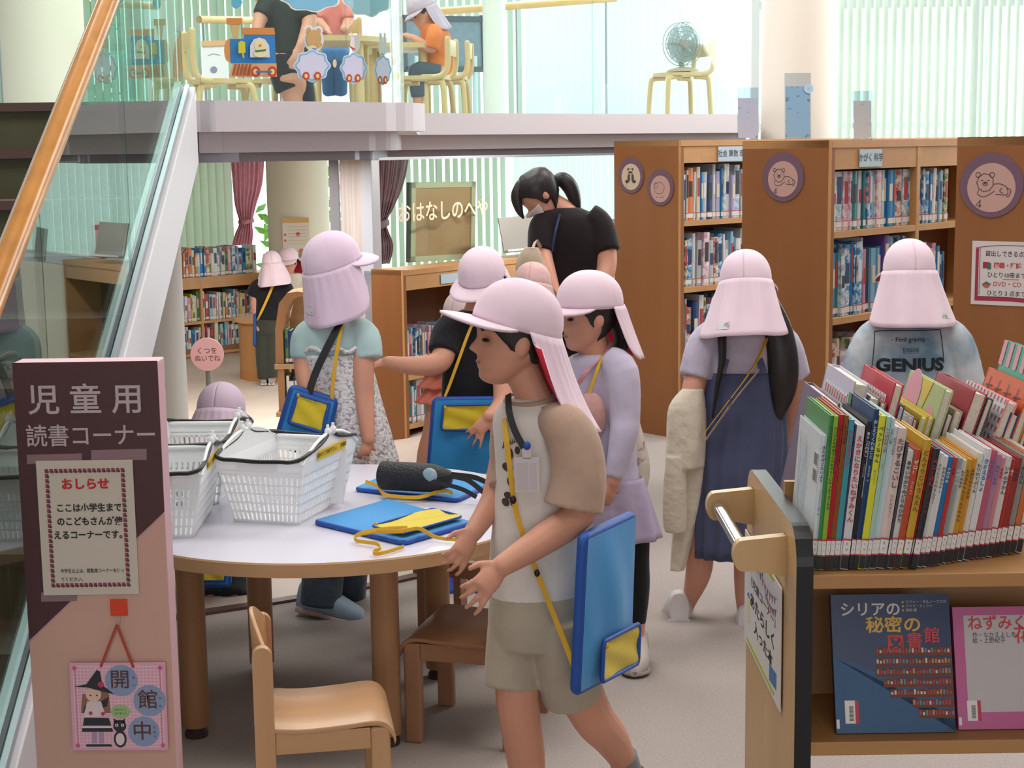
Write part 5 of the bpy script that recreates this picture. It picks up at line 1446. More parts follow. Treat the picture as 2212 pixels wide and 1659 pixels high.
B.shirt('sleeve', SHB, [(1112, 880, .02, 30, 30), (1110, 900, .02, 34, 34)], [[(1128, 890, .0, 26), (1106, 906, .03, 38), (1098, 960, .04, 42), (1096, 1020, .02, 38), (1090, 1056, .0, 38)]], it=5)
mb = MB(); c = [B.p(1146 + 52 * math.cos(t), 862 + 14 * math.sin(t) + 6 * math.cos(t) * -1, -.048 * math.sin(t)) for t in [2 * math.pi * i / 30 for i in range(31)]]
mb.tube(c, .008, 8); mb.build('collar', [SHB], B.root)
mb = MB(); B.rings([(1158, 1258, 0, 100, 92), (1160, 1330, 0, 110, 100), (1162, 1385, 0, 108, 98)], mb); B.limb2([(1118, 1340, 0, 66), (1112, 1410, -.01, 66), (1108, 1482, -.02, 66)], mb); B.limb2([(1205, 1340, -.03, 70), (1220, 1430, -.03, 72), (1238, 1505, -.01, 70)], mb)
fuse(mb, 'shorts', [SHT], B.root, .0045, 5)
B.shoe((1175, 1862, .03), (1030, 1868, -.02), 40, mat('dark shoe', '#3a3438', .5), mat('shoe sole', '#d8d4d0', .6)); B.shoe((1384, 1718, .17), (1298, 1780, .05), 40, mat('dark shoe', '#3a3438'), mat('shoe sole', '#d8d4d0'))
for pts in ([(1345, 1634, .112, 35), (1368, 1700, .15, 33)], [(1146, 1770, .02, 32), (1146, 1830, .02, 32)]):
    mb = MB(); B.limb2(pts + [pts[-1]], mb) if False else mb.tube([B.p(*q[:3]) for q in pts], [q[3] * B.u for q in pts], 18); mb.build('sock', [cloth('grey sock', '#7d7f84')], B.root)
# printed figures on the chest: a few plain dark spots and strokes
mb = MB()
for x, y, rx, ry in ((1100, 1000, 9, 14), (1096, 1030, 12, 10), (1103, 1060, 8, 12), (1098, 1092, 10, 8), (1092, 1108, 9, 9), (1110, 1108, 7, 8), (1118, 990, 6, 9)):
    q = [B.p(x + rx * math.cos(a), y + ry * math.sin(a), -.16) for a in [2 * math.pi * i / 14 for i in range(14)]]; mb.add(q + [B.p(x, y, -.16)], [(i, (i + 1) % 14, 14) for i in range(14)])
for i in range(7):
    mb.add([B.p(1084 + 5 * i, 990 - 3 * i, -.16), B.p(1087 + 5 * i, 990 - 3 * i, -.16), B.p(1090 + 5 * i, 965 - 2 * i, -.16)], [(0, 1, 2)])
o = mb.build('chest_print', [mat('print brown', '#4a3c3a', .7)], B.root, keep=True); sw_ = o.modifiers.new('wrap', 'SHRINKWRAP'); sw_.target = bs; sw_.wrap_method = 'PROJECT'; sw_.use_project_x = False; sw_.use_project_y = True; sw_.use_negative_direction = False; sw_.use_positive_direction = True; sw_.offset = .0015; sw_.project_limit = .4
# lanyard, badge, pouch strap and pouch
lan = thing('name_badge', 'clear name badge on a black strap across the walking boy’s chest', 'badge', B.p(1140, 1060, -.12))
strap(B, [(1098, 852, -.045), (1100, 890, -.09), (1112, 930, -.115), (1132, 968, -.125)], .014, STRK, lan)
mb = MB(); f = frame(B.p(1113, 1063, -.125), (1, -.15, .02), (0, 0, 1)); mb.rect(f, 0, 0, .052, .073, 0, .003); mb.rect(f, .004, .006, .028, .062, 1, .0038); mb.rect(f, .032, .006, .045, .062, 1, .0038); mb.rect(f, .018, .07, .036, .092, 0, .003); mb.build('card', [mat('clear card', '#cfc6cc', .25), mat('card paper', '#c3b9bd', .4)], lan)
mb = MB(); mb.ell(f @ V((.028, .098, .004)), (.008, .006, .009)); mb.build('clip', [BAGD], lan)
pb = bag('blue pouch with yellow pocket hanging at the walking boy’s hip on a yellow strap', [B.p(1243, 1492, -.20), B.p(1352, 1436, .04), B.p(1363, 1114, .04), B.p(1259, 1163, -.20)], .024, (.24, .03, .98, .30))
strap(B, [(1086, 880, .0), (1092, 930, -.085), (1100, 1000, -.108), (1112, 1090, -.115), (1128, 1150, -.125), (1165, 1250, -.13), (1205, 1350, -.14), (1240, 1440, -.2)], .011, STRY, pb)
mb = MB(); mb.ell(B.p(1108, 1080, -.122), (.007, .005, .009)); mb.ell(B.p(1160, 1238, -.138), (.006, .005, .008)); mb.build('strap_slider', [BLK], pb)

WSOLE = mat('pale sole', '#cfc6c2', .6)
# ---------------------------------------------------------------- 2 girl in mint tee and lace dress
G = Per('girl', 'person in mint T-shirt and white lace dress behind the table, seen from behind', 5.0, at(725, 1345, 4.9), .006)
G.head(722, 588, 140, 40, 0, eyes=False, mouth=False); G.limb([(722, 640, 0, 30), (722, 690, 0, 30), (722, 715, 0, 34)])
G.rings([(722, 700, 0, 52, 36), (722, 780, 0, 60, 40), (735, 1000, 0, 64, 44), (735, 1100, 0, 62, 44)])
G.limb([(785, 725, -.02, 27), (784, 800, -.05, 25), (786, 860, -.06, 23), (796, 950, -.1, 15)]); G.limb([(660, 730, 0, 25), (657, 790, -.02, 23), (668, 850, -.08, 20), (690, 900, -.12, 14)])
G.hand(G.p(796, 948, -.1), G.p(782, 1003, -.13), (.2, -.97, .1), .088, 14, .3, 1)
G.limb([(715, 1100, 0, 40), (700, 1200, -.02, 32), (690, 1305, -.04, 18)]); G.limb([(752, 1100, .05, 40), (756, 1200, .12, 32), (760, 1285, .2, 18)])
G.done(); G.hair(.15, .3, .6).cap(CAPL, vis=.28, flap=.80, flare=.16, a0=66, wavy=.02, tag_=(.44, .60), tilt=-17)
MINT = cloth('mint tee', '#a9c3c4', '#b2cacb'); LACE = mat('white lace', '#a3a2a9', .8, '#dcd9da', 75, bump=.5, bscale=75, lo=.40, hi=.47, sheen=.1)
G.shirt('shirt', MINT, [(722, 688, 0, 36, 30), (722, 704, 0, 62, 42), (722, 740, 0, 72, 48), (724, 800, 0, 70, 48)], [[(760, 708, 0, 30), (788, 728, -.02, 34), (795, 775, -.04, 32)], [(685, 708, 0, 28), (660, 730, 0, 31), (655, 775, -.01, 29)]])
mb = MB(); G.rings([(724, 762, 0, 75, 52), (730, 800, 0, 77, 54), (742, 880, 0, 86, 60), (752, 950, 0, 96, 66), (762, 1010, 0, 100, 72), (768, 1150, 0, 106, 78)], mb, n=72, wave=.06, nw=11, cap=False); o = mb.build('lace_dress', [LACE], G.root); q = o.modifiers.new('t', 'SOLIDIFY'); q.thickness = .005
mb = MB(); mb.tube([G.p(724 + 76 * math.cos(t), 762 - 6 + 5 * math.sin(9 * t), .078 * math.sin(t)) for t in [2 * math.pi * i / 60 for i in range(61)]], .008, 6); mb.build('ruffle', [LACE], G.root)
JEAN = cloth('dark jeans', '#39434f', '#455060', 9, .4, 20)
for pts in ([(715, 1090, 0, 52), (702, 1200, -.02, 48), (692, 1308, -.04, 46)], [(752, 1090, .05, 52), (752, 1200, .1, 46), (752, 1288, .18, 40)]):
    mb = MB(); G.limb2(pts, mb); fuse(mb, 'jeans_leg', [JEAN], G.root, .006, 4)
SNK = mat('blue grey sneaker', '#8b9fae', .7); PSOLE = mat('pink beige sole', '#b39c97', .6)
G.shoe((642, 1318, -.02), (786, 1348, -.06), 30, SNK, PSOLE, hgt=.85); G.shoe((725, 1300, .22), (812, 1308, .2), 26, SNK, PSOLE, hgt=.85)
gb = bag('blue pouch with large yellow flap at the hip of the girl in lace dress', [G.p(600, 955, -.14), G.p(695, 985, -.12), G.p(721, 868, -.10), G.p(634, 840, -.12)], .03, (.1, .42, .88, .96))
strap(G, [(748, 678, -.05), (728, 710, -.085), (700, 765, -.10), (680, 810, -.11), (667, 850, -.125)], .024, STRK, gb); strap(G, [(752, 678, -.05), (738, 705, -.08), (728, 760, -.10), (720, 820, -.11), (716, 870, -.11)], .012, STRY, gb)

# ---------------------------------------------------------------- 3 boy in black with the pouch held up
K = Per('boy', 'person in black T-shirt and pink cap looking down, arm stretched towards the girl in lace', 5.3, at(1000, 1280, 5.3), .006)
K.head(1043, 612, 126, 250, 22); K.limb([(1035, 655, 0, 28), (1025, 690, 0, 30)])
K.rings([(1020, 690, 0, 50, 34), (1020, 760, 0, 54, 36), (1020, 930, 0, 52, 36), (1020, 1010, 0, 52, 36)])
K.limb([(975, 715, -.02, 26), (962, 755, -.06, 26), (945, 785, -.1, 25), (890, 790, -.12, 21), (838, 782, -.14, 14)]); K.hand(K.p(840, 782, -.14), K.p(795, 790, -.15), (0, -.5, .85), .085, 18, .2, -1)
K.limb([(1070, 720, -.02, 26), (1085, 800, -.08, 24), (1085, 870, -.14, 22), (1056, 900, -.2, 15)]); K.hand(K.p(1056, 898, -.2), K.p(1010, 962, -.22), (-.1, -1, .1), .12, 8, .5, 1)
for x in (995, 1048):
    K.limb([(x, 1000, 0, 36), (x - 4, 1110, 0, 28), (x - 6, 1180, .01, 25), (x - 8, 1262, .03, 16)])
K.done(); K.hair(.2, .4, .62).cap(CAPP, vis=.3, vdrop=.08, flap=.7, flare=.2, a0=95)
K.shirt('shirt', cloth('black tee', '#1b1b1e', '#212125'), [(1030, 668, 0, 32, 28), (1024, 690, 0, 58, 40), (1020, 760, 0, 64, 44), (1018, 875, 0, 66, 46)], [[(990, 690, 0, 30), (968, 720, -.03, 36), (957, 762, -.07, 34)], [(1050, 690, 0, 30), (1072, 720, -.03, 36), (1082, 765, -.06, 34)]])
mb = MB(); K.rings([(1020, 880, 0, 62, 44), (1020, 960, 0, 66, 48)], mb, k=1); K.limb2([(996, 950, 0, 40), (994, 1010, 0, 40), (992, 1060, 0, 40)], mb); K.limb2([(1046, 950, 0, 40), (1048, 1010, 0, 40), (1048, 1060, 0, 40)], mb); fuse(mb, 'shorts', [cloth('charcoal shorts', '#33343a')], K.root, .006)
for x in (986, 1040):
    K.shoe((x, 1272, .06), (x - 14, 1292, -.1), 24, mat('bright blue shoe', '#20399a', .5), BLK)
kb = bag('blue pouch with yellow top pocket held upright by the boy in black', [K.p(927, 1024, -.16), K.p(1062, 1028, -.13), K.p(1076, 862, -.13), K.p(940, 864, -.16)], .022, (.12, .62, 1.0, .95))
strap(K, [(1032, 676, -.055), (1012, 720, -.085), (990, 780, -.10), (968, 840, -.11), (957, 866, -.14)], .010, STRY, kb)

# ---------------------------------------------------------------- 4 small child with coral skirt behind him
C4 = Per('child', 'person with pale pink cap and coral ruffled skirt, mostly hidden behind the boy in black', 5.9, at(950, 1185, 5.9), .007)
C4.head(1002, 694, 108, 60, 10, eyes=False, mouth=False); C4.limb([(990, 735, 0, 24), (978, 770, 0, 26)]); C4.rings([(975, 765, 0, 40, 30), (965, 860, 0, 44, 32)])
for x, x2 in ((945, 916), (975, 962)):
    C4.limb([(x, 860, 0, 26), (x - 10, 930, 0, 22), (x2, 1000, 0, 18), (x2 - 4, 1165, .04, 13)])
C4.done(); C4.cap(cloth('cap pale', '#d8c3c4'), flap=.85, flare=.18, lin_=cloth('cap pale', '#d8c3c4'))
CRL = cloth('coral ruffle', '#d97560', '#e0826e', 6, .4, 22)
for a, b in ((745, 800), (790, 835), (825, 868)):
    mb = MB(); C4.rings([(974, a, 0, 40 + (a - 745) * .08, 30), (966, (a + b) / 2, 0, 44 + (a - 745) * .1, 36), (960, b, 0, 52 + (a - 745) * .12, 42)], mb, n=64, wave=.08, nw=10, cap=False); o = mb.build('ruffle_tier', [CRL], C4.root); o.modifiers.new('t', 'SOLIDIFY').thickness = .004
for x in (912, 958):
    C4.shoe((x, 1192, -.08), (x - 5, 1176, .1), 22, mat('white sneaker', '#c9c3c4', .6), WSOLE)

# ---------------------------------------------------------------- 5 girl in lilac
L5 = Per('girl', 'person in lilac long-sleeved top and lilac skirt, face in profile behind the walking boy', 4.4, at(1370, 1455, 4.4), .0055)
L5.head(1272, 680, 152, 196, 4); L5.limb([(1280, 735, 0, 32), (1285, 780, 0, 34)]); L5.rings([(1290, 785, 0, 60, 44), (1296, 900, 0, 62, 46), (1320, 1060, 0, 64, 48)])
L5.limb([(1345, 800, -.06, 30), (1350, 900, -.08, 28), (1346, 940, -.1, 25), (1325, 1040, -.12, 16)]); L5.hand(L5.p(1325, 1036, -.12), L5.p(1312, 1085, -.12), (.6, -.8, 0), .1, 25, .2, 1)
L5.limb([(1365, 1080, .0, 40), (1372, 1180, 0, 30), (1378, 1260, .01, 25), (1374, 1385, .03, 17)]); L5.limb([(1310, 1080, .1, 40), (1300, 1200, .14, 28), (1296, 1330, .18, 17)])
L5.done(); L5.hair(.05, .36, .68).cap(CAPP, vis=.26, vdrop=.06, flap=.78, flare=.16, a0=118, back=.10, tilt=-4, wavy=.02)
mb = MB(); mb.tube([L5.p(*q) for q in crom([(1322, 660, .04), (1340, 700, .05), (1344, 735, .05), (1330, 770, .05)], 4)], [.03, .034, .036, .034, .032, .03, .028, .026, .024, .022, .02, .016, .01][:13], 12, round_=True); mb.build('hair_bunch', [HAIRM], L5.root)
LIL = cloth('lilac top', '#b9b0c8', '#c2bad0', 6, .3, 16)
L5.shirt('shirt', LIL, [(1286, 762, 0, 38, 34), (1290, 785, 0, 70, 50), (1298, 880, 0, 72, 54), (1306, 1000, 0, 72, 54), (1312, 1045, 0, 74, 56)], [[(1315, 778, -.03, 34), (1343, 805, -.06, 38), (1350, 900, -.08, 34), (1346, 945, -.1, 31), (1326, 1032, -.12, 20)]])
mb = MB(); L5.rings([(1345, 905, .05, 36, 40), (1356, 960, .05, 40, 42), (1362, 1010, .05, 42, 42), (1358, 1052, .05, 40, 40)], mb, n=48, wave=.07, nw=7); mb.build('tied_cardigan', [mat('floral cream', '#cfc3b8', .8, '#8d7c84', 32, lo=.6, hi=.66, bump=.3, bscale=20)], L5.root)
mb = MB(); L5.rings([(1325, 1030, 0, 66, 54), (1338, 1090, 0, 72, 60), (1346, 1160, 0, 84, 68)], mb, n=64, wave=.06, nw=9, cap=False); o = mb.build('skirt', [cloth('lilac skirt', '#a99cb8', '#b2a6c0')], L5.root); o.modifiers.new('t', 'SOLIDIFY').thickness = .004
for pts in ([(1366, 1100, 0, 42), (1374, 1200, 0, 30), (1378, 1270, .01, 27), (1376, 1346, .025, 20)], [(1310, 1100, .1, 40), (1301, 1200, .14, 30), (1297, 1300, .17, 20)]):
    mb = MB(); L5.limb2(pts, mb); fuse(mb, 'leggings_leg', [cloth('black leggings', '#1d1c20')], L5.root, .006)
mb = MB(); mb.tube([L5.p(1375, 1362, .03), L5.p(1373, 1400, .03)], .025, 16); mb.build('sock', [mat('pink sock', '#c7a9b6', .8)], L5.root)
L5.shoe((1378, 1432, .08), (1370, 1462, -.1), 33, mat('pale sneaker', '#c2b8b4', .6), mat('grey sole', '#a49a92', .6), hgt=1.1); L5.shoe((1300, 1372, .2), (1288, 1392, .06), 28, mat('pale sneaker', '#c2b8b4'), mat('grey sole', '#a49a92'))
pk = thing('pink_shoulder_bag', 'small pink bag worn across the chest of the girl in lilac', 'bag', L5.p(1280, 940, -.1))
strap(L5, [(1318, 742, -.01), (1300, 772, -.055), (1270, 800, -.075), (1248, 830, -.075)], .014, mat('pink strap', '#c48a94', .6), pk); mb = MB(); mb.ell(L5.p(1276, 900, -.08), (.045, .03, .07)); mb.build('pouch', [cloth('pink pouch', '#c49a96', '#b98a88', 20)], pk)
strap(L5, [(1300, 770, -.06), (1290, 800, -.08), (1272, 850, -.085)], .009, STRY, pk, 'tag_strap')

# ---------------------------------------------------------------- 6 peach-capped child and 7 the librarian
C6 = Per('child', 'person in a peach cap bending down in front of the adult in black', 6.2, at(1150, 1130, 6.2), .008)
C6.head(1150, 632, 104, 80, 15, eyes=False, mouth=False); C6.rings([(1155, 690, 0, 30, 24), (1160, 720, 0, 52, 36), (1162, 900, 0, 52, 38)])
for x in (1140, 1182):
    C6.limb([(x, 890, 0, 30), (x, 1000, 0, 24), (x, 1110, .03, 14)])
C6.done(); PCH = cloth('cap peach', '#cfa8a6', '#d5b0ae'); C6.cap(PCH, flap=.8, flare=.2, lin_=PCH)
C6.shirt('shirt', cloth('grey tee', '#b9b4b4'), [(1155, 676, 0, 30, 24), (1158, 700, 0, 56, 38), (1162, 900, 0, 56, 40)])
mb = MB(); C6.limb2([(1142, 880, 0, 34), (1141, 960, 0, 30), (1140, 1090, .02, 24)], mb); C6.limb2([(1182, 880, 0, 34), (1182, 960, 0, 30), (1182, 1090, .02, 24)], mb); fuse(mb, 'trousers', [cloth('navy trousers', '#2b3040')], C6.root, .008)
LB = Per('librarian', 'adult person in black with ponytail and white mask, bowing over the children', 6.9, at(1262, 1050, 6.9), .008)
LB.head(1166, 418, 106, 186, 48, dy=-.02, eyes=False, mouth=False); LB.limb([(1195, 440, 0, 24), (1222, 462, 0, 28), (1232, 485, 0, 34)])
LB.rings([(1228, 475, 0, 58, 46), (1238, 520, 0, 72, 52), (1246, 580, 0, 64, 48), (1255, 660, 0, 66, 50), (1258, 720, 0, 60, 46)])
LB.limb([(1290, 485, -.03, 26), (1308, 540, -.06, 24), (1308, 590, -.1, 21), (1285, 650, -.18, 14)]); LB.hand(LB.p(1285, 648, -.18), LB.p(1268, 690, -.22), (.5, -.8, 0), .16, 20, .2, 1)
LB.limb([(1172, 490, -.05, 25), (1170, 545, -.1, 23), (1182, 590, -.18, 20), (1200, 640, -.25, 14)]); LB.hand(LB.p(1200, 638, -.25), LB.p(1205, 685, -.28), (-.3, -.9, 0), .16, 20, .2, -1)
for x in (1240, 1280):
    LB.limb([(x, 700, 0, 36), (x, 860, 0, 28), (x, 1020, .02, 16)])
LB.done(); LB.hair(.02, .30, .70, 1.09)
mb = MB(); q = crom([(1200, 392, 0, 13), (1216, 388, 0, 17), (1232, 405, 0, 17), (1242, 432, 0, 13), (1250, 462, 0, 5)], 4); mb.tube([LB.p(*a[:3]) for a in q], [a[3] * LB.u for a in q], 14, round_=True); mb.build('ponytail', [HAIRM], LB.root); mb = MB(); q = crom([(1125, 400, -.04, 12), (1116, 425, -.05, 13), (1122, 455, -.06, 8), (1130, 470, -.06, 3)], 4); mb.tube([LB.p(*a[:3]) for a in q], [a[3] * LB.u for a in q], 12, round_=True); mb.build('fringe', [HAIRM], LB.root)
mb = MB(); mb.grid(lambda u, v: LB.HM @ (hsurf(-1.15 + 2.3 * u, .02 + .40 * v, 1.03) + V((.035, 0, 0))), 18, 10); o = mb.build('face_mask', [mat('mask white', '#cfc5bf', .7)], LB.root); o.modifiers.new('t', 'SOLIDIFY').thickness = .003
LB.shirt('shirt', cloth('black polo', '#1e1719', '#241c1f', 6, .3, 12), [(1216, 448, 0, 36, 34), (1226, 470, 0, 66, 52), (1238, 515, 0, 82, 60), (1246, 575, 0, 74, 56), (1256, 660, 0, 72, 56), (1258, 700, 0, 68, 54)], [[(1268, 468, -.02, 32), (1293, 490, -.03, 34), (1312, 545, -.07, 30)], [(1196, 472, -.03, 30), (1174, 492, -.05, 32), (1168, 545, -.1, 29)]])
mb = MB(); LB.rings([(1258, 690, 0, 66, 52), (1260, 760, 0, 68, 54)], mb, k=1); LB.limb2([(1238, 740, 0, 38), (1239, 880, 0, 33), (1240, 1030, .02, 24)], mb); LB.limb2([(1282, 740, 0, 38), (1281, 880, 0, 33), (1280, 1030, .02, 24)], mb); fuse(mb, 'trousers', [cloth('black trousers', '#1c1b1f')], LB.root, .008)
for x in (1240, 1280):
    LB.shoe((x, 1046, .06), (x - 8, 1062, -.16), 22, mat('dark shoe', '#3a3438'), BLK)
strap(LB, [(1210, 462, -.09), (1200, 500, -.125), (1192, 540, -.125), (1180, 575, -.12)], .011, mat('blue lanyard', '#23305e', .6), LB.root, 'lanyard')
tb = thing('cream_tote_bag', 'cream cloth bag hanging in front of the adult in black', 'bag', LB.p(1150, 620, -.3)); mb = MB(); LB.rings([(1148, 535, -.3, 14, 12), (1145, 560, -.3, 28, 18), (1150, 600, -.3, 36, 20), (1155, 625, -.3, 34, 18)], mb, n=32, wave=.05, nw=5); mb.build('bag_body', [cloth('cream canvas', '#c8b9a6', '#b9a58f', 20)], tb)
strap(LB, [(1150, 540, -.3), (1158, 520, -.22), (1168, 535, -.15)], .015, cloth('cream canvas', '#c8b9a6'), tb)

# ---------------------------------------------------------------- 8 girl in the navy dress
N8 = Per('girl', 'person in navy pinafore dress with long black hair and pink cap, seen from behind', 4.85, at(1540, 1368, 4.85), .006)
N8.head(1612, 628, 140, 78, 4, roll=-3, eyes=False, mouth=False); N8.limb([(1608, 680, 0, 28), (1606, 720, 0, 34)]); N8.rings([(1605, 715, 0, 66, 40), (1603, 800, 0, 72, 44), (1596, 1000, 0, 70, 46), (1590, 1100, 0, 70, 46)])
N8.limb([(1525, 745, 0, 28), (1506, 810, -.02, 26), (1496, 862, -.04, 25), (1515, 900, .06, 18), (1535, 890, .13, 14)]); N8.hand(N8.p(1535, 890, .13), N8.p(1560, 880, .19), (-.6, 0, .8), .09, 40, .15, 1)
N8.limb([(1690, 745, 0, 28), (1712, 820, .02, 26), (1705, 900, .08, 20), (1690, 960, .14, 14)])
N8.limb([(1540, 1100, 0, 42), (1515, 1180, 0, 33), (1508, 1240, .02, 29), (1488, 1300, .06, 17), (1478, 1325, .06, 16)]); N8.limb([(1618, 1100, .0, 42), (1614, 1200, 0, 31), (1612, 1280, .0, 26), (1614, 1360, .02, 16)])
N8.done(); N8.cap(CAPP, flap=.90, flare=.25, a0=80, wavy=.035, skew=.05, tag_=(.30, .75), tilt=8, band=.6); N8.hair(.1, .2, .7)
mb = MB()
for q in ([(1566, 660, -.02, 16), (1560, 720, -.06, 16), (1560, 780, -.08, 13), (1550, 830, -.08, 8), (1540, 900, -.085, 4)], [(1660, 660, -.03, 26), (1682, 720, -.05, 32), (1692, 790, -.06, 34), (1690, 850, -.06, 28), (1680, 905, -.05, 10)]):
    q = crom(q, 4); mb.tube([N8.p(*a[:3]) for a in q], [a[3] * N8.u for a in q], 14, round_=True, flat=.6)
mb.build('long_hair', [HAIRM], N8.root)
N8.shirt('shirt', LIL if False else cloth('pale lilac tee', '#b5adc2', '#beb7ca'), [(1606, 694, 0, 46, 36), (1605, 716, 0, 74, 46), (1604, 770, 0, 86, 52), (1602, 830, 0, 86, 52)], [[(1560, 712, 0, 34), (1524, 745, 0, 40), (1503, 815, -.02, 38)], [(1650, 712, 0, 34), (1690, 745, 0, 40), (1714, 815, .02, 38)]])
NAVY = cloth('navy dress', '#474d68', '#505674', 6, .25, 14)
mb = MB(); N8.rings([(1603, 800, 0, 89, 56), (1600, 850, 0, 94, 60), (1598, 950, 0, 104, 68), (1592, 1080, 0, 104, 72), (1588, 1196, 0, 100, 74)], mb, n=120, wave=.055, nw=19, cap=False); o = mb.build('dress', [NAVY], N8.root); o.modifiers.new('t', 'SOLIDIFY').thickness = .004
for a in ([(1568, 775, -.085), (1564, 790, -.088), (1560, 806, -.09)], [(1640, 775, -.085), (1645, 790, -.088), (1650, 806, -.09)]):
    strap(N8, a, .022, NAVY, N8.root, 'dress_strap', wd=(1, 0, 0))
WSN = mat('white sneaker', '#c9c3c4')
N8.shoe((1468, 1352, -.0), (1462, 1340, .19), 34, WSN, WSOLE, hgt=1.05); N8.shoe((1613, 1388, -.06), (1616, 1352, .14), 30, WSN, WSOLE, hgt=1.05)
mb = MB(); mb.tube([N8.p(1480, 1300, .06), N8.p(1474, 1335, .06)], .028, 16); mb.tube([N8.p(1613, 1335, .01), N8.p(1614, 1372, .02)], .027, 16); mb.build('sock', [mat('white sock', '#cfc9cc', .8)], N8.root)
cg = thing('cream_cardigan', 'cream cardigan hanging over the left arm of the girl in navy', 'cardigan', N8.p(1470, 1230, -.06)); mb = MB()
N8.rings([(1498, 838, -.05, 22, 26), (1484, 880, -.06, 40, 34), (1480, 960, -.06, 42, 34), (1476, 1010, -.06, 42, 32)], mb, n=48, wave=.08, nw=5)
N8.rings([(1500, 880, -.03, 30, 24), (1502, 980, -.03, 32, 24), (1490, 1080, -.03, 32, 22), (1474, 1160, -.03, 24, 18), (1462, 1232, -.03, 16, 14)], mb, n=48, wave=.1, nw=5)
N8.rings([(1462, 985, -.08, 24, 18), (1458, 1060, -.08, 26, 18), (1458, 1125, -.08, 26, 16), (1460, 1150, -.08, 22, 14)], mb, n=40, wave=.06, nw=4)
fuse(mb, 'knit', [cloth('cream knit', '#cfc3b2', '#d6cbba', 12, .3, 30)], cg, .005, 4)
nb = bag('blue pouch hanging in front of the girl in navy, its lower edge below her dress', [N8.p(1532, 1203, .12), N8.p(1650, 1196, .12), N8.p(1650, 1010, .12), N8.p(1532, 1015, .12)], .02)
strap(N8, [(1657, 728, -.06), (1640, 770, -.085), (1612, 815, -.105), (1575, 865, -.115), (1522, 935, -.1)], .013, STRY, nb, wd=(.6, 0, .8)); strap(N8, [(1640, 800, -.09), (1612, 833, -.107), (1575, 880, -.117), (1524, 952, -.1)], .02, mat('beige strap', '#a8958f', .7), nb, wd=(.6, 0, .8))

# ---------------------------------------------------------------- 9 boy with the printed tie-dye shirt
T9 = Per('boy', 'person in grey-blue tie-dye T-shirt lettered GENIUS, pink cap, seen from behind', 4.75, at(1970, 1368, 4.75), .006)
T9.head(1963, 604, 138, 88, 2, eyes=False, mouth=False); T9.limb([(1965, 655, 0, 30), (1968, 705, 0, 36)]); T9.rings([(1968, 715, 0, 78, 44), (1970, 800, 0, 86, 48), (1970, 1000, 0, 84, 48)])
T9.limb([(2055, 745, 0, 30), (2080, 840, -.0, 28), (2092, 905, .03, 24), (2080, 990, .1, 16)]); T9.limb([(1885, 745, 0, 30), (1862, 840, .0, 28), (1860, 905, .04, 24), (1880, 980, .12, 16)])
for x in (1935, 2005):
    T9.limb([(x, 980, 0, 46), (x, 1120, 0, 34), (x, 1220, .0, 28), (x, 1345, .02, 18)])
T9.done(); T9.hair(.1, .3, .7); T9.cap(CAPP, flap=.88, flare=.24, a0=80, wavy=.04, skew=-.02, tag_=(.70, .72), tilt=4)
TD = mat('tie dye', '#c6cbd0', .85, '#6f8ea6', 5.5, lo=.40, hi=.62, bump=.3, bscale=14, spec=.1, detail=5)
ts = T9.shirt('shirt', TD, [(1968, 692, 0, 50, 38), (1968, 714, 0, 84, 50), (1970, 770, 0, 102, 58), (1970, 900, 0, 106, 60), (1970, 1010, 0, 104, 60)], [[(1918, 712, 0, 38), (1882, 745, 0, 44), (1853, 832, 0, 43)], [(2020, 712, 0, 38), (2058, 745, 0, 46), (2086, 836, .0, 44)]])
mb = MB(); mb.tube([T9.p(2086, 832, 0), T9.p(2090, 853, .0)], .06, 24); mb.build('inner_sleeve', [SHW], T9.root)
c = T9.p(1977, 795, -.13); f = frame(c, (1, 0, .01), (0, 0, 1)); mb = MB()
mb.text(f, 'GENIUS', .052, 0, 0, 0, bold=.045, z=0, xs=1.12); mb.text(f, '- Find gravity -', .019, 0, 0, .078, z=0, bold=.004); mb.text(f, 'URBAN', .013, 0, 0, .045, z=0)
mb.line(f, [(-.112 + .0005 * i, .0 + .006 * i) for i in range(18)] + [(-.103 + .0103 * i, .104) for i in range(1, 20)] + [(.094 + .0005 * i, .1 - .006 * i) for i in range(17)], .0025, 0, 0, 1)
for x0, y0, x1, y1 in ((-.022, .037, .022, .038), (-.022, .052, .022, .053), (-.022, .037, -.021, .053), (.021, .037, .022, .053)):
    mb.add([f @ V((x0, y0, 0)), f @ V((x1, y0, 0)), f @ V((x1, y1, 0)), f @ V((x0, y1, 0))], [(0, 1, 2, 3)])
o = mb.build('shirt_print', [mat('print navy', '#20242e', .7)], T9.root, keep=True); sw_ = o.modifiers.new('wrap', 'SHRINKWRAP'); sw_.target = ts; sw_.wrap_method = 'PROJECT'; sw_.use_project_x = False; sw_.use_project_y = True; sw_.use_positive_direction = True; sw_.offset = .0015; sw_.project_limit = .4
mb = MB(); T9.rings([(1970, 990, 0, 96, 58), (1970, 1060, 0, 98, 60)], mb, k=1); T9.limb2([(1932, 1040, 0, 56), (1932, 1120, 0, 54), (1932, 1190, 0, 50)], mb); T9.limb2([(2008, 1040, 0, 56), (2008, 1120, 0, 54), (2008, 1190, 0, 50)], mb); fuse(mb, 'shorts', [cloth('charcoal shorts', '#33343a')], T9.root, .006)
for x in (1935, 2005):
    T9.shoe((x, 1380, -.06), (x, 1350, .14), 30, mat('dark shoe', '#3a3438'), WSOLE)

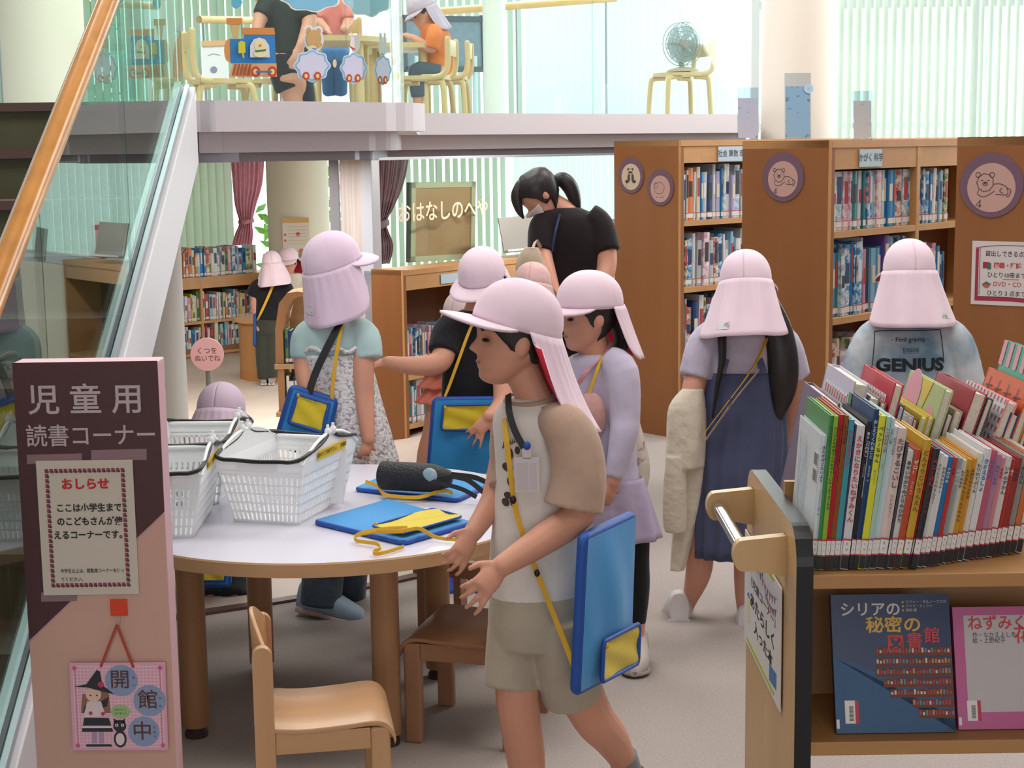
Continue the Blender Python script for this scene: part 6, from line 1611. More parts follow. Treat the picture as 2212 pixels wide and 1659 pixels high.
# ---------------------------------------------------------------- 10, 11 children far inside the story room
A = Per('child', 'person in black T-shirt and dark green trousers, back turned, deep in the story room', 13.8, at(575, 832, 13.8), .012)
A.head(588, 576, 54, 98, 4, eyes=False, mouth=False); A.limb([(586, 600, 0, 11), (584, 618, 0, 12)]); A.rings([(584, 612, 0, 26, 18), (582, 690, 0, 26, 18), (578, 720, 0, 24, 18)])
A.limb([(555, 622, 0, 10), (550, 655, 0, 9), (556, 690, 0, 8), (560, 712, -.05, 6)]); A.limb([(614, 622, 0, 10), (622, 650, 0, 9), (622, 690, -.05, 6)])
for x in (567, 588):
    A.limb([(x, 710, 0, 15), (x, 770, 0, 11), (x, 824, 0, 7)])
A.done(); A.cap(CAPP, flap=.9, flare=.28, tilt=0, roll=-6)
A.shirt('shirt', cloth('black tee', '#1b1b1e'), [(586, 600, 0, 20, 16), (585, 612, 0, 32, 20), (584, 660, 0, 32, 21), (582, 692, 0, 31, 21)], [[(568, 610, 0, 14), (552, 622, 0, 15), (545, 640, 0, 14)], [(602, 610, 0, 14), (618, 622, 0, 15), (625, 640, 0, 14)]])
mb = MB(); A.rings([(580, 688, 0, 28, 21), (578, 720, 0, 28, 21)], mb, k=1); A.limb2([(568, 710, 0, 17), (568, 770, 0, 16), (570, 818, 0, 14)], mb); A.limb2([(588, 710, 0, 17), (588, 770, 0, 16), (588, 815, 0, 13)], mb); fuse(mb, 'trousers', [cloth('dark green trousers', '#3d3f38')], A.root, .012)
for x in (570, 586):
    A.shoe((x, 832, -.05), (x + 1, 836, .14), 9, mat('grey shoe', '#8d8b8c', .6), WSOLE)
ab = bag('blue pouch at the left side of the child in black deep in the story room', [A.p(550, 745, -.05), A.p(556, 745, .2), A.p(557, 680, .2), A.p(551, 680, -.05)], .03, (.1, .1, .9, .4)); strap(A, [(594, 606, -.11), (580, 640, -.115), (564, 675, -.1), (556, 692, -.06)], .022, STRY, ab)
W_ = Per('child', 'person in white top with red neck flap facing us, deep in the story room', 14.6, at(632, 835, 14.6), .012)
W_.head(624, 566, 50, 250, 6); W_.limb([(626, 588, 0, 10), (627, 602, 0, 12)]); W_.rings([(628, 598, 0, 22, 15), (628, 690, 0, 22, 16)])
for x in (618, 638):
    W_.limb([(x, 680, 0, 13), (x, 760, 0, 10), (x, 826, 0, 7)])
W_.limb([(605, 606, 0, 9), (600, 650, 0, 8), (604, 690, -.05, 6)]); W_.limb([(650, 606, 0, 9), (654, 650, 0, 8), (652, 690, -.05, 6)])
W_.done(); W_.hair(.3, .4, .6); W_.cap(CAPP, flap=.8, flare=.3, a0=100, skew=.12, vis=.3)
W_.shirt('shirt', cloth('cream top', '#d6cfc4'), [(627, 590, 0, 17, 14), (628, 602, 0, 28, 18), (628, 700, 0, 28, 19)], [[(612, 598, 0, 12), (605, 612, 0, 13), (600, 655, 0, 12)], [(642, 598, 0, 12), (650, 612, 0, 13), (654, 655, 0, 12)]])
mb = MB(); W_.limb2([(618, 690, 0, 16), (618, 760, 0, 15), (618, 822, 0, 12)], mb); W_.limb2([(638, 690, 0, 16), (638, 760, 0, 15), (638, 822, 0, 12)], mb); fuse(mb, 'trousers', [cloth('navy trousers', '#2b3040')], W_.root, .012)

# ---------------------------------------------------------------- 12 child crouching at the step
S = Per('child', 'person in lilac pink cap crouching by the floor strip, behind the shopping baskets', 5.22, at(478, 1318, 5.22), .007)
S.head(478, 908, 132, 86, 12, eyes=False, mouth=False); S.limb([(482, 945, .03, 28), (485, 985, .06, 32)]); S.rings([(485, 975, .06, 52, 40), (485, 1060, .1, 62, 46), (482, 1160, .1, 62, 48)])
S.limb([(445, 1000, .03, 24), (432, 1080, .12, 22), (450, 1160, .26, 18)]); S.limb([(528, 1000, .03, 24), (538, 1080, .12, 22), (515, 1160, .26, 18)])
for x in (455, 508):
    S.limb([(x, 1160, .0, 36), (x, 1168, .2, 32), (x, 1180, .22, 30), (x, 1240, .12, 24), (x, 1302, .02, 16)]); S.limb([(x, 1308, .0, 15), (x - 4, 1304, .12, 12)])
S.done(); S.cap(CAPL, flap=.95, flare=.36, a0=75, vis=.3, vdrop=.1, tilt=6, wavy=.05, lin_=cloth('cap lining rose', '#b98a9c'))
S.shirt('shirt', cloth('dark tee', '#3a3d42'), [(483, 960, .05, 40, 34), (485, 985, .06, 62, 46), (485, 1060, .1, 70, 54), (482, 1180, .1, 70, 56)], [[(455, 985, .05, 30), (440, 1020, .02, 32), (432, 1060, 0, 30)], [(515, 985, .05, 30), (532, 1020, .02, 32), (540, 1060, 0, 30)]])
for x in (455, 505):
    mb = MB(); S.limb2([(x, 1165, .0, 42), (x, 1168, .18, 40), (x, 1190, .22, 38), (x + 4, 1250, .12, 37), (x + 3, 1296, .03, 33)], mb); fuse(mb, 'trouser_leg', [cloth('dark grey trousers', '#31383c')], S.root, .007)
sb_ = bag('blue pouch resting on the knees of the crouching child, seen under the table', [S.p(436, 1262, -.2), S.p(494, 1262, -.2), S.p(498, 1090, -.16), S.p(440, 1090, -.16)], .02); strap(S, [(445, 1095, -.16), (450, 1010, -.03), (470, 965, .0)], .012, STRY, sb_)
# ================================================================ THINGS ON THE TABLE
tp_ = lambda px, py, z=.552: gp(px, py, z)
pa = bag('blue pouch lying on the white table, yellow pocket towards the walking boy', [tp_(872, 1173), tp_(1016, 1131), tp_(838, 1083), tp_(681, 1128)], .014, (.06, .05, .95, .40), sag=.006)
mb = MB(); mb.ribbon([tp_(x, y, z) for x, y, z in ((985, 1166, .553), (940, 1160, .556), (905, 1142, .576), (860, 1148, .58), (800, 1150, .568), (768, 1158, .56), (772, 1168, .556), (812, 1174, .556), (822, 1184, .556), (806, 1192, .555), (820, 1196, .553), (872, 1181, .553))], (0, 0, 1), .009, .0022)
mb.build('strap', [STRY], pa)
mb = MB(); mb.ribbon([tp_(x, y, z) for x, y, z in ((768, 1158, .566), (790, 1148, .574), (836, 1142, .578), (880, 1140, .58))], (.2, .4, 1), .009, .0022); mb.build('strap', [STRY], pa)
pbd = bag('flat blue pouch under the black bottle at the back of the white table', [tp_(770, 1057), tp_(986, 1081), tp_(1068, 1042), tp_(846, 1023)], .013, None, sag=.003)
mb = MB(); mb.ribbon([tp_(x, y, z) for x, y, z in ((790, 1040, .575), (815, 1050, .572), (828, 1066, .566), (850, 1072, .562), (905, 1074, .562), (940, 1064, .57), (965, 1060, .573), (978, 1066, .565))], (.2, .3, 1), .010, .0022); mb.build('strap', [STRY], pbd)
bt = thing('water_bottle', 'black cased water bottle with carrying strap lying on the flat blue pouch', 'bottle', tp_(890, 1050, .565))
c0 = tp_(822, 1060, .563); c1 = tp_(968, 1068, .563); ax_ = (c1 - c0); ax_.z = 0; Lb = ax_.length; ax_.normalize(); sd_ = V((-ax_.y, ax_.x, 0)); zc_ = .566 + .041
o_ = V((c0.x, c0.y, zc_)); mb = MB()
prof = [(0, .030), (.004, .037), (.012, .040), (.13, .040), (.155, .0385), (.17, .035), (Lb + .005, .024), (Lb + .012, .01)]
mb.loft([[o_ + ax_ * a + sd_ * (r * math.cos(2 * math.pi * j / 32)) + V((0, 0, r * math.sin(2 * math.pi * j / 32))) for j in range(32)] for a, r in prof])
mb.build('case', [mat('bottle case', '#17181b', .55, '#202226', 120, bump=.3, bscale=160)], bt)
mb = MB(); wc = o_ + ax_ * .158 + sd_ * -.030 + V((0, 0, .012)); mb.ell(wc, (1, 1, 1), 0, 20, 10, M(((ax_.x, sd_.x, 0), (ax_.y, sd_.y, 0), (0, 0, 1))) @ M.Diagonal((.022, .010, .022))); mb.build('bottle_window', [mat('pale bottle', '#93a9b5', .25)], bt)
mb = MB(); e_ = o_ + ax_ * (Lb + .008)
mb.ribbon([e_ + V((0, -.01, .01)), e_ + ax_ * .05 + V((0, -.015, .002)), e_ + ax_ * .10 + V((.0, -.03, -.03))], (0, .4, 1), .014, .003); mb.ribbon([o_ + ax_ * .15 + V((0, -.038, .0)), e_ + ax_ * .03 + V((0, -.045, -.016)), e_ + ax_ * .075 + V((0, -.05, -.036))], (0, .3, 1), .012, .003); mb.ribbon([e_ + V((0, .01, .01)), e_ + ax_ * .07 + V((0, .01, .005)), e_ + ax_ * .12 + V((0, -.01, -.01))], (0, .4, 1), .014, .003)
mb.build('carrying_strap', [STRK], bt)

# ================================================================ GALLERY: GLASS, STICKERS, FURNITURE, PEOPLE
GZ = 1.68
GG = glass('gallery glass', '#f0faf7')
gb_ = thing('glass_balustrade', 'frameless glass balustrade along the curved white edge of the gallery', 'balustrade', (-.4, 7, GZ))
path = [(-3.2, 5.74), (-1.10, 5.74), (-.62, 6.18)] + [tuple(rc + V((math.cos(a), math.sin(a))) * .2) for a in [math.radians(x) for x in range(-50, 41, 15)]]
path2 = [(-.47, 6.75), (-.53, 8.02), (.47, 8.86), (1.44, 9.70)]


def gpanel(pts):
    m = MB(); rings = []
    for i, (x, y) in enumerate(pts):
        a, b = V(pts[max(i - 1, 0)]), V(pts[min(i + 1, len(pts) - 1)]); t = (b - a).normalized(); q = V((-t.y, t.x)) * .006
        rings.append([V((x + q.x, y + q.y, GZ)), V((x + q.x, y + q.y, GZ + 1.0)), V((x - q.x, y - q.y, GZ + 1.0)), V((x - q.x, y - q.y, GZ))])
    m.loft(rings, sm=False); m.build('glass_panel', [GG], gb_)


gpanel(path[:2]); gpanel(path[1:3]); gpanel(path[2:]); gpanel([path[-1], path2[0]]); gpanel(path2[:2]); gpanel(path2[1:3]); gpanel(path2[2:])
m = MB(); m.tube([V((x, y, GZ + 1.03)) for x, y in path + path2], .025, 10); m.build('handrail', [MATS['handrail wood']], gb_)
# stickers on the glass between (-1.10, 5.74) and (-.62, 6.18)
G0, G1 = V((-1.10, 5.74, 0)), V((-.62, 6.18, 0)); gd = (G1 - G0).normalized(); gn = V((gd.y, -gd.x, 0))


def on_glass(px, py, k=.008):
    d = ray(px, py); o = G0 + gn * k
    return CAM + d * ((o - CAM).dot(gn) / d.dot(gn))


class Stick:
    def __init__(s, name, label, px, py, cat='sticker'):
        s.t = thing(name, label, cat, on_glass(px, py), 'stickers on the gallery glass'); s.n = 0; s.mb = {}

    def poly(s, pts, col):
        s.n += 1; s.mb.setdefault(col, MB()).prism([on_glass(x, y, .0075 + .0012 * s.n) for x, y in pts], gn * .001); return s

    def ell(s, x, y, rx, ry, col, bump=0, nb=8):
        return s.poly([(x + rx * (1 + bump * math.cos(nb * a)) * math.cos(a), y + ry * (1 + bump * math.cos(nb * a)) * math.sin(a)) for a in [2 * math.pi * i / 40 for i in range(40)]], col)

    def end(s, names):
        for c, m in s.mb.items():
            m.build(names.get(c, 'shape'), [mat('sticker ' + c, c, .5)], s.t)


T = Stick('train_sticker', 'paper cut-out of a blue steam engine stuck on the gallery glass', 545, 110)
T.poly([(496, 52), (518, 52), (513, 85), (504, 85)], '#cdb57a').poly([(489, 39), (523, 39), (523, 53), (489, 53)], '#d08a4a').ell(494, 109, 10, 25, '#d99a5f').poly([(526, 72), (593, 72), (596, 137), (498, 137), (497, 84), (526, 84)], '#2f7fc0').poly([(523, 60), (592, 60), (594, 75), (524, 75)], '#d08a4a')
T.poly([(504, 137), (597, 137), (598, 166), (494, 166)], '#d9a777')
for i in range(5):
    T.poly([(507 + 8 * i, 138), (511 + 8 * i, 138), (506 + 8 * i, 163), (501 + 8 * i, 163)], '#a8562f')
T.poly([(540, 124), (540, 98), (548, 85), (560, 81), (572, 85), (581, 98), (583, 124)], '#d5d6dc').ell(562, 97, 13, 13, '#e6dcae').ell(562, 115, 14, 9, '#e6dcae').poly([(551, 109), (574, 106), (574, 110), (552, 113)], '#3f7a5c').ell(562, 98, 3, 2, '#c76a3a')
T.poly([(515, 92), (521, 88), (529, 91), (530, 114), (515, 115)], '#d0c73a').poly([(522, 115), (526, 115), (528, 125), (525, 126)], '#d0b07a')
for x in (552, 588):
    T.ell(x, 155, 10, 12, '#c04a2c').ell(x, 155, 5, 6, '#e2cd8c')
T.poly([(553, 153), (587, 153), (587, 157), (553, 157)], '#3f6fb0')
T.end({'#2f7fc0': 'engine_body', '#d08a4a': 'roof', '#d9a777': 'underframe', '#c04a2c': 'wheels', '#e6dcae': 'chick', '#cdb57a': 'chimney'})
for nm, x, y, rx, ry, hx, lab in (('bear_sticker', 674, 142, 36, 32, '#c9a26c', 'cloud wagon sticker with a bear on the gallery glass'), ('cat_sticker', 764, 147, 27, 31, '#ece0e2', 'cloud wagon sticker with a pale cat on the gallery glass'), ('rabbit_sticker', 827, 151, 17, 30, '#efe4e8', 'narrow cloud wagon sticker with a white rabbit on the gallery glass')):
    q = Stick(nm, lab, x, y); kx = rx / 36
    if nm == 'bear_sticker':
        q.ell(678, 86, 21, 27, '#e2e6ec').ell(667, 64, 9, 10, '#e2e6ec').ell(688, 66, 9, 10, '#e2e6ec')
        q.ell(667, 66, 5, 7, hx).ell(688, 68, 5, 7, hx).ell(678, 84, 16, 19, hx).ell(690, 97, 6, 5, hx).ell(674, 103, 10, 5, '#d9d2a0').poly([(672, 112), (684, 112), (682, 104), (674, 104)], '#4a86c0')
    elif nm == 'cat_sticker':
        q.poly([(757, 82), (758, 68), (765, 78), (772, 78), (778, 70), (777, 95), (772, 112), (760, 112)], hx).ell(767, 95, 11, 17, hx).poly([(757, 100), (768, 106), (766, 109), (756, 103)], '#c8434f')
    else:
        q.poly([(819, 72), (824, 70), (827, 98), (820, 100)], hx).poly([(829, 70), (833, 72), (834, 100), (827, 98)], hx).ell(827, 107, 9, 13, hx).ell(826, 118, 3, 2, '#c8434f')
    q.ell(x, y, rx * 1.06, ry * 1.06, '#e2e6ec', .07).ell(x, y, rx, ry, '#8fb6dc', .08).ell(x, y, rx * .86, ry * .86, '#cfd0e6', .08)
    for dx in (-13 * kx, 12 * kx):
        q.ell(x + dx, y + 22, 7.5 * kx ** .7, 9, '#c04a2c').ell(x + dx, y + 22, 3.5 * kx ** .7, 4.5, '#e2cd8c')
    q.end({'#8fb6dc': 'cloud_rim', '#cfd0e6': 'cloud', '#c04a2c': 'wheels', hx: 'animal', '#e2e6ec': 'white_border'})
for x, y, rx, ry, hx, lab in ((672, -18, 66, 40, '#7fbfe0', 'blue cloud banner sticker at the top of the gallery glass, above the bear'), (795, -14, 52, 46, '#a9d3e6', 'paler blue cloud banner sticker at the top of the gallery glass, above the rabbit'), (511, 5, 11, 13, '#5fb0cf', 'small blue flower sticker above the steam engine')):
    q = Stick('cloud_sticker', lab, x, y); q.ell(x, y, rx * 1.08, ry * 1.08, '#e8efe8', .06, 9).ell(x, y, rx, ry, hx, .06, 9); q.end({hx: 'cloud', '#e8efe8': 'white_border'})
for i, (x, y, hx, lab) in enumerate(((723, 137, '#e6c8a8', 'peach dot sticker between bear and cat'), (800, 111, '#dcd7a0', 'yellow dot sticker between cat and rabbit'), (852, 133, '#e2d3c2', 'cream dot sticker right of the rabbit'), (858, 165, '#d8d88e', 'yellow-green dot sticker low at the right of the rabbit'))):
    q = Stick('dot_sticker', lab, x, y); q.ell(x, y, 4, 9, hx); q.end({})


def gallery_chair(px, py_seat, Y, rz, label, w=.30, back=.24):
    """Bentwood chair on the gallery floor; px, py_seat: seat centre; front along local +x."""
    c = at(px, py_seat, Y); t = thing('bentwood_chair', label, 'chair', (c.x, Y, GZ), 'bentwood chairs on the gallery', math.radians(rz)); h = c.z - GZ; W1 = wood('pale birch', '#cbb07e', '#d6bd8d', 2, 12)
    m = MB(); m.loft([[V((w / 2 * math.copysign(abs(math.cos(a)) ** .6, math.cos(a)), w / 2 * math.copysign(abs(math.sin(a)) ** .6, math.sin(a)), z)) for a in [2 * math.pi * i / 32 for i in range(32)]] for z in (h - .022, h)]); m.build('seat', [W1], t, local=True, bevel=.004)
    for sx in (-1, 1):
        for sy in (-1, 1):
            m = MB(); m.tube(crom([(sx * .05, sy * w * .38, h - .03), (sx * w * .40, sy * w * .40, h - .035), (sx * w * .46, sy * w * .43, h - .07), (sx * w * .5, sy * w * .46, 0)], 5), .017, 10); m.build('leg', [W1], t, local=True)
    for sy in (-1, 1):
        m = MB(); m.tube(crom([(-.02, sy * w * .42, h - .012), (-w * .42, sy * w * .45, h - .005), (-w * .55, sy * w * .45, h + .05), (-w * .56, sy * w * .45, h + back)], 5), .017, 10, round_=True); m.build('back_post', [W1], t, local=True)
    m = MB(); m.loft([[V((-w * .56 - .012 + .03 * (y / w) ** 2, y, h + back - .09)), V((-w * .56 + .004 + .03 * (y / w) ** 2, y, h + back - .09)), V((-w * .56 + .004 + .03 * (y / w) ** 2, y, h + back)), V((-w * .56 - .012 + .03 * (y / w) ** 2, y, h + back))] for y in [w * .5 * (-1 + i / 5) for i in range(11)]]); m.build('backrest', [W1], t, local=True, bevel=.003)
    return t


gallery_chair(915, 165, 9.3, 172, 'bentwood chair on the gallery, back towards us, left of the child in orange', back=.2)
gallery_chair(958, 166, 10.2, 176, 'bentwood chair on the gallery on which the child in orange sits', back=.2)
gallery_chair(1468, 158, 11.0, 200, 'bentwood chair on the gallery carrying the electric fan', .33, .2)
gallery_chair(480, 172, 8.4, 20, 'brown bentwood chair on the gallery below the steam engine sticker')
gallery_chair(605, 172, 8.9, 150, 'bentwood chair on the gallery behind the adult in dark clothes')
# tables
for px, py, Y, r, lab in ((862, 98, 10.2, .30, 'round pale table on the gallery in front of the child in orange'), (715, 84, 9.2, .32, 'round wooden table on the gallery in front of the person in salmon')):
    c = at(px, py, Y); t = thing('gallery_table', lab, 'table', (c.x, Y, GZ)); W1 = MATS['pale birch']
    m = MB(); m.loft([[V((c.x + r * math.cos(a), Y + r * math.sin(a), z)) for a in [2 * math.pi * i / 40 for i in range(40)]] for z in (c.z - .03, c.z)]); m.build('tabletop', [W1], t, bevel=.004)
    for a in (45, 135, 225, 315):
        x, y = c.x + r * .75 * math.cos(math.radians(a)), Y + r * .75 * math.sin(math.radians(a)); m = MB(); m.tube([(x, y, GZ), (x, y, c.z - .03)], .03, 14); m.build('leg', [W1], t)
# electric fan on the chair
c = at(1476, 95, 11.0); cs = at(1478, 155, 11.0); t = thing('electric_fan', 'grey electric fan standing on a chair in the bright gallery window', 'fan', (c.x, 11.0, cs.z)); r = .145; f = frame(c, (.86, .5, 0), (0, 0, 1))
m = MB()
for q in (1, .8, .6, .4):
    for z in (.035 * (1 - q * .8) + .02, -.035 * (1 - q * .8) - .03):
        m.tube([f @ V((r * q * math.cos(a), r * q * math.sin(a), z)) for a in [2 * math.pi * i / 36 for i in range(37)]], .0025, 6)
for i in range(24):
    a = 2 * math.pi * i / 24; m.tube([f @ V((.02 * math.cos(a), .02 * math.sin(a), .055)), f @ V((r * .7 * math.cos(a), r * .7 * math.sin(a), .04)), f @ V((r * math.cos(a), r * math.sin(a), .0)), f @ V((r * .7 * math.cos(a), r * .7 * math.sin(a), -.05)), f @ V((.03 * math.cos(a), .03 * math.sin(a), -.06))], .0016, 5)
m.build('cage', [mat('fan grey', '#8d9da2', .5)], t)
m = MB()
for i in range(5):
    a = 2 * math.pi * i / 5; m.grid(lambda u, v: f @ V(((.03 + .095 * u) * math.cos(a + (v - .5) * (.9 + .3 * u)), (.03 + .095 * u) * math.sin(a + (v - .5) * (.9 + .3 * u)), .02 * (v - .5))), 6, 6)
m.build('blades', [mat('fan blade', '#a9bcc4', .4)], t)
m = MB(); m.loft([[f @ V((q * math.cos(a), q * math.sin(a), z)) for a in [2 * math.pi * i / 20 for i in range(20)]] for q, z in ((.03, .03), (.035, -.02), (.045, -.06), (.045, -.13), (.03, -.15))]); m.tube([f @ V((0, 0, -.09)), V((c.x, 11.04, cs.z + .03))], .018, 12); m.loft([[V((c.x + q * math.cos(a), 11.04 + q * math.sin(a), z)) for a in [2 * math.pi * i / 28 for i in range(28)]] for q, z in ((.11, cs.z), (.11, cs.z + .015), (.04, cs.z + .035))]); m.build('motor_stand', [mat('fan body', '#b3aa98', .5)], t)
# rolling display board behind the child in orange
c0, c1, c2 = at(872, 150, 12.0), at(1048, 150, 12.4), at(1048, 42, 12.4); t = thing('rolling_board', 'blue grey rolling display board on the gallery behind the child in orange', 'board', (c1.x, 12.2, GZ))
f = frame(c0, c1 - c0, (0, 0, 1)); wv = (c1 - c0).length; hv = c2.z - c1.z; m = MB(); m.rect(f, 0, 0, wv, hv, 0, .02); m.build('panel', [mat('board grey', '#6e8290', .6, '#788c99', 20)], t)
m = MB()
for x0, y0, x1, y1 in ((0, -.02, wv, .02), (0, hv - .02, wv, hv + .02), (-.02, 0, .02, hv), (wv - .04, -.02, wv + .02, hv + .03)):
    m.rect(f, x0, y0, x1, y1, 0, .03)
m.build('frame', [mat('board frame', '#47545c', .5)], t); m = MB()
for x in (.1, wv - .1):
    p_ = f @ V((x, 0, .01)); m.tube([V((p_.x, p_.y, GZ + .03)), V((p_.x, p_.y, p_.z + .1))], .02, 10); m.tube([V((p_.x, p_.y - .2, GZ + .02)), V((p_.x, p_.y + .2, GZ + .02))], .02, 8)
m.build('stand', [mat('pale stand', '#b9d2d6', .4)], t)
# white picture stand left of the steam engine
c0, c1 = at(440, 172, 9.0), at(492, 170, 9.0); t = thing('picture_stand', 'white picture panel with an orange top edge on the gallery, left of the steam engine', 'panel', c0); f = frame(c0, c1 - c0, (0, .2, 1)); wv = (c1 - c0).length
m = MB(); m.rect(f, 0, 0, wv, .19, 0, .012); m.build('panel', [mat('panel white', '#e3e3e8', .5)], t); m = MB(); m.rect(f, -.005, .185, wv + .005, .215, 0, .02); m.build('top_edge', [mat('panel orange', '#d6a77a', .5)], t); m = MB(); m.disc(f @ M.Translation((.06, .05, 0)), .02, 0, .0135, 16); m.line(f, [(.03, .13), (.06, .14), (.1, .13)], .004, 0, .013); m.build('drawing', [mat('panel ink', '#8a86a8', .6)], t)
# wooden rails in front of the far windows
for a, b, lab in (((430, 42, 14.5), (610, 46, 15.5), 'far wooden rail on the gallery left of the adult in dark clothes'), ((885, 30, 14.5), (1330, -4, 15.6), 'far wooden rail on the gallery behind the child in orange'), ((-30, 60, 11), (26, 63, 11), 'short wooden rail at the top left behind the round column')):
    p0, p1 = at(*a), at(*b); t = thing('wooden_rail', lab, 'rail', (p0.x, p0.y, GZ)); m = MB(); m.tube([p0, p1], .035 if a[2] > 12 else .03, 12); m.build('rail', [wood('pale rail', '#c99d63', '#d3a971', 0)], t); m = MB()
    for q in (.05, .5, .95):
        z = p0.lerp(p1, q); m.tube([V((z.x, z.y, GZ)), z], .012, 8)
    m.build('post', [ALU], t)

# people on the gallery
O = Per('child', 'person in orange T-shirt and lilac cap sitting at a table on the gallery', 10.1, at(945, 170, 10.1), .01)
O.head(914, 28, 64, 192, 24, mouth=False); O.limb([(926, 48, 0, 12), (934, 62, 0, 14)]); O.rings([(938, 62, 0, 26, 22), (946, 110, 0, 28, 24), (952, 160, 0, 28, 26)])
O.limb([(938, 72, -.08, 13), (932, 105, -.1, 12), (905, 90, -.12, 10), (892, 80, -.1, 7)]); O.hand(O.p(893, 81, -.1), O.p(880, 76, -.1), (.3, -.8, .5), .1, 25, .2, 1); O.limb([(945, 70, .12, 13), (925, 105, .15, 12), (895, 84, .12, 8)])
for dy in (-.08, .08):
    O.limb([(950, 158, dy, 17), (905, 152, dy, 15), (898, 158, dy, 14), (902, 205, dy, 11), (900, 240, dy, 8)]); O.limb([(900, 242, dy, 8), (884, 248, dy, 7)])
O.done(); O.hair(.3, .45, .68); O.cap(cloth('cap mauve', '#c3b1c4'), flap=.95, flare=.12, a0=95, vis=.2, lin_=cloth('cap mauve lining', '#c9a3b4'))
ORG = cloth('orange tee', '#d9783f', '#e08449')
O.shirt('shirt', ORG, [(932, 50, 0, 15, 15), (936, 60, 0, 27, 24), (944, 90, 0, 34, 30), (950, 130, 0, 35, 30), (952, 166, 0, 34, 30)], [[(938, 62, -.05, 14), (938, 76, -.1, 17), (932, 105, -.11, 17)], [(942, 62, .06, 14), (942, 76, .12, 16), (930, 100, .15, 16)]])
for dy in (-.08, .08):
    mb = MB(); O.limb2([(952, 160, dy, 20), (915, 153, dy, 19), (900, 158, dy, 18), (903, 210, dy, 15)], mb); fuse(mb, 'trouser_leg', [cloth('slate trousers', '#4c5c68')], O.root, .01)
D = Per('adult', 'adult person in dark clothes leaning over on the gallery behind the steam engine sticker', 8.6, at(640, 240, 8.6), .012)
D.head(560, -40, 84, 190, 40, eyes=False, mouth=False); D.limb([(585, -25, 0, 20), (605, 0, 0, 24)]); D.rings([(610, -10, 0, 36, 30), (618, 60, 0, 44, 36), (625, 130, 0, 42, 36), (628, 180, 0, 38, 34)])
D.limb([(645, 0, -.05, 20), (668, 40, -.08, 17), (660, 75, -.15, 14), (648, 100, -.2, 10)]); D.hand(D.p(648, 99, -.2), D.p(640, 122, -.22), (.4, -.9, 0), .15, 25, .2, 1); D.limb([(585, 0, -.05, 20), (562, 40, -.1, 16), (555, 75, -.16, 12)]); D.hand(D.p(555, 74, -.16), D.p(550, 98, -.18), (-.3, -.9, 0), .15, 25, .2, -1)
D.limb([(615, 170, 0, 26), (628, 200, 0, 22), (638, 262, 0, 15)]); D.limb([(642, 170, 0, 26), (655, 205, .04, 22), (662, 262, .06, 15)]); D.done(); D.hair(.05, .3, .7, 1.08)
D.shirt('shirt', mat('charcoal shirt', '#2f3534', .85), [(606, -20, 0, 26, 24), (612, 0, 0, 46, 36), (620, 60, 0, 50, 40), (628, 120, 0, 46, 38)], [[(632, -14, -.02, 20), (650, 5, -.05, 23), (668, 40, -.08, 21)], [(592, -12, -.02, 20), (580, 5, -.05, 22), (564, 36, -.1, 20)]])
mb = MB(); D.rings([(626, 115, 0, 46, 38), (630, 160, 0, 44, 38)], mb, k=1); D.limb2([(613, 150, 0, 33), (620, 180, 0, 31), (625, 194, 0, 30)], mb); D.limb2([(645, 150, 0, 28), (656, 200, .04, 24), (664, 255, .06, 20)], mb); fuse(mb, 'trousers', [cloth('charcoal trousers', '#2b3038')], D.root, .012)
R9 = Per('child', 'person in salmon shirt sitting behind the round table on the gallery', 9.9, at(722, 150, 9.9), .012)
R9.head(716, -40, 64, 250, 15); R9.limb([(718, -15, 0, 12), (720, 2, 0, 14)]); R9.rings([(720, 0, 0, 26, 20), (722, 60, 0, 27, 22), (722, 110, 0, 28, 24)]); R9.limb([(698, 8, -.03, 13), (690, 45, -.06, 12), (704, 62, -.2, 9)]); R9.hand(R9.p(704, 61, -.2), R9.p(712, 70, -.26), (0, -.6, .8), .1, 20); R9.limb([(746, 8, -.03, 13), (752, 45, -.06, 12), (742, 64, -.2, 9)])
R9.limb([(712, 110, 0, 17), (708, 116, -.25, 15), (708, 200, -.2, 10)]); R9.limb([(734, 110, 0, 17), (736, 116, -.25, 15), (736, 200, -.2, 10)]); R9.done(); R9.hair()
for x in (711, 735):
    mb = MB(); R9.limb2([(x, 108, 0, 21), (x, 118, -.25, 19), (x, 205, -.2, 15)], mb); fuse(mb, 'trouser_leg', [cloth('blue trousers', '#3f6ea0')], R9.root, .012)
R9.shirt('shirt', cloth('salmon shirt', '#d9837c'), [(719, -8, 0, 16, 14), (720, 4, 0, 30, 22), (722, 60, 0, 31, 25), (722, 112, 0, 31, 26)], [[(704, 0, 0, 14), (697, 14, -.03, 15), (691, 42, -.06, 15)], [(738, 0, 0, 14), (746, 14, -.03, 15), (752, 42, -.06, 15)]])
gallery_chair(722, 122, 10.1, 265, 'bentwood chair on the gallery under the person in salmon')

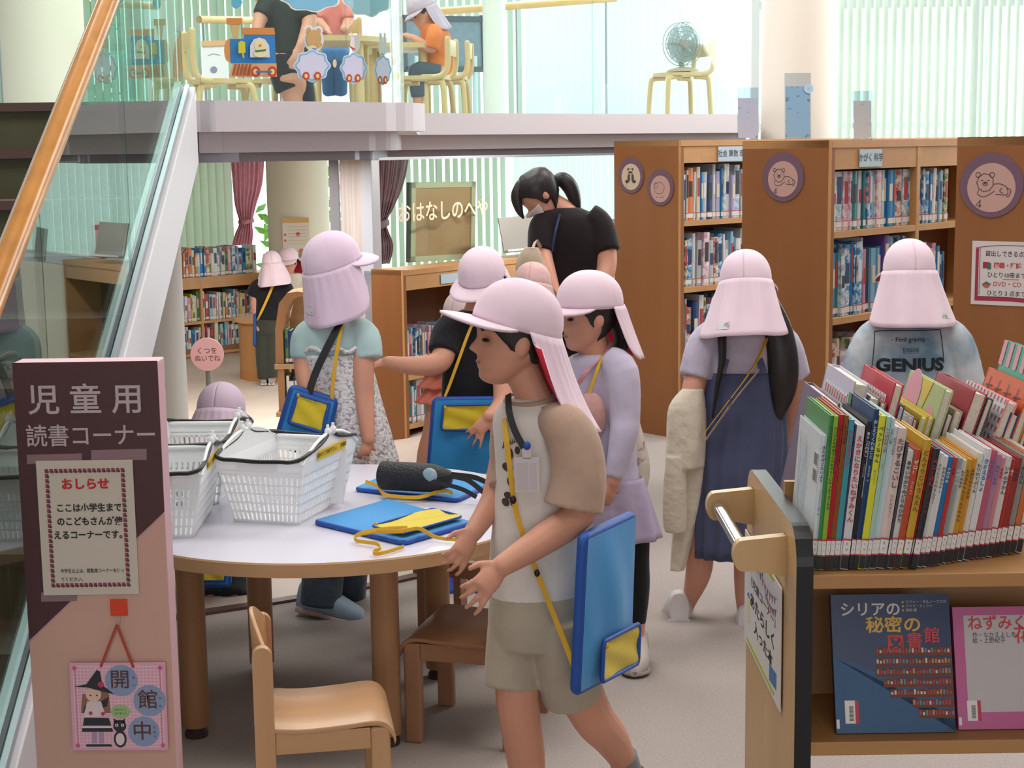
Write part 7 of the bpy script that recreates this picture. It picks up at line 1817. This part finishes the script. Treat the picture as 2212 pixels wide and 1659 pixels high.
# ================================================================ CLEAR CARD STANDS ON THE BOOKCASES
ACR = glass('acrylic', '#f4f7fa')
for c, s_, w_, h_, hx, hx2, lab in ((cA, .66, .115, .275, '#dedaea', '#a9a2c8', 'clear stand with a lilac flyer on the panda bookcase, left one'), (cA, 1.08, .145, .36, '#a5c8e0', '#6f90b8', 'clear stand with a blue flyer on top of the panda bookcase, right one'), (cB, .42, .082, .2, '#efedee', '#d9b9b5', 'clear stand with a pale flyer on the lone lion bookcase')):
    o = c['near'] + c['ax'] * s_ - c['out'] * .12 + V((0, 0, c['H'])); t = thing('card_stand', lab, 'card stand', o, 'clear card stands'); f = frame(o - V((w_ / 2, 0, 0)), (1, .05, 0), (0, .08, 1))
    m = MB(); m.rect(f, 0, 0, w_, h_, 0, .003); m.rect(f @ M.Translation((0, 0, -.006)), 0, 0, w_, h_, 0, .003); m.rect(f @ M.Translation((0, 0, -.05)), 0, 0, w_, .004, 0, .05); m.build('stand', [ACR], t)
    m = MB(); m.rect(f @ M.Translation((0, 0, -.0025)), .004, .008, w_ - .004, h_ * .8, 0, .002); m.build('flyer', [mat('flyer ' + hx, hx, .5, hx2, 40, lo=.6, hi=.7)], t)
    if hx == '#a5c8e0':
        m = MB(); m.disc(f @ M.Translation((w_ - .012, h_ * .76, .0032)), .026, 0, .001); m.text(f, '5/', .022, 1, w_ - .012, h_ * .76, z=.0048); m.build('round_tag', [mat('tag blue', '#9cc0d8', .5), mat('tag ink', '#b7868c', .6)], t)
# trees outside the windows
for x, y, z0, h, lab in ((-2.35, 19.5, -.6, 2.6, 'green bush outside the window between the curtain and the pillar'), (-5.3, 18.6, 1.0, 3.2, 'green tree outside the window at the top left corner')):
    t = thing('garden_tree', lab, 'tree', (x, y, z0)); m = MB()
    for i in range(420):
        a, b, q = RND.random() * 6.28, RND.random() * 2 - 1, RND.random() ** .4 * .75; cc = V((x + q * math.cos(a), y + q * math.sin(a) * .6, z0 + h * .6 + b * h * .4)); d1 = V((RND.random() - .5, RND.random() - .5, RND.random() - .5)).normalized() * .11; d2 = d1.orthogonal().normalized() * .05
        m.add([cc - d1, cc + d2, cc + d1, cc - d2], [(0, 1, 2, 3)])
    m.build('leaves', [mat('garden leaf', '#7fae4a', .6, '#5d8f3c', 4, trans=.3)], t, keep=True); m = MB(); m.tube([(x, y, z0), (x + .03, y, z0 + h * .5), (x, y, z0 + h * .9)], [.06, .04, .015], 8); m.build('trunk', [mat('bark', '#6b5a48', .9)], t)
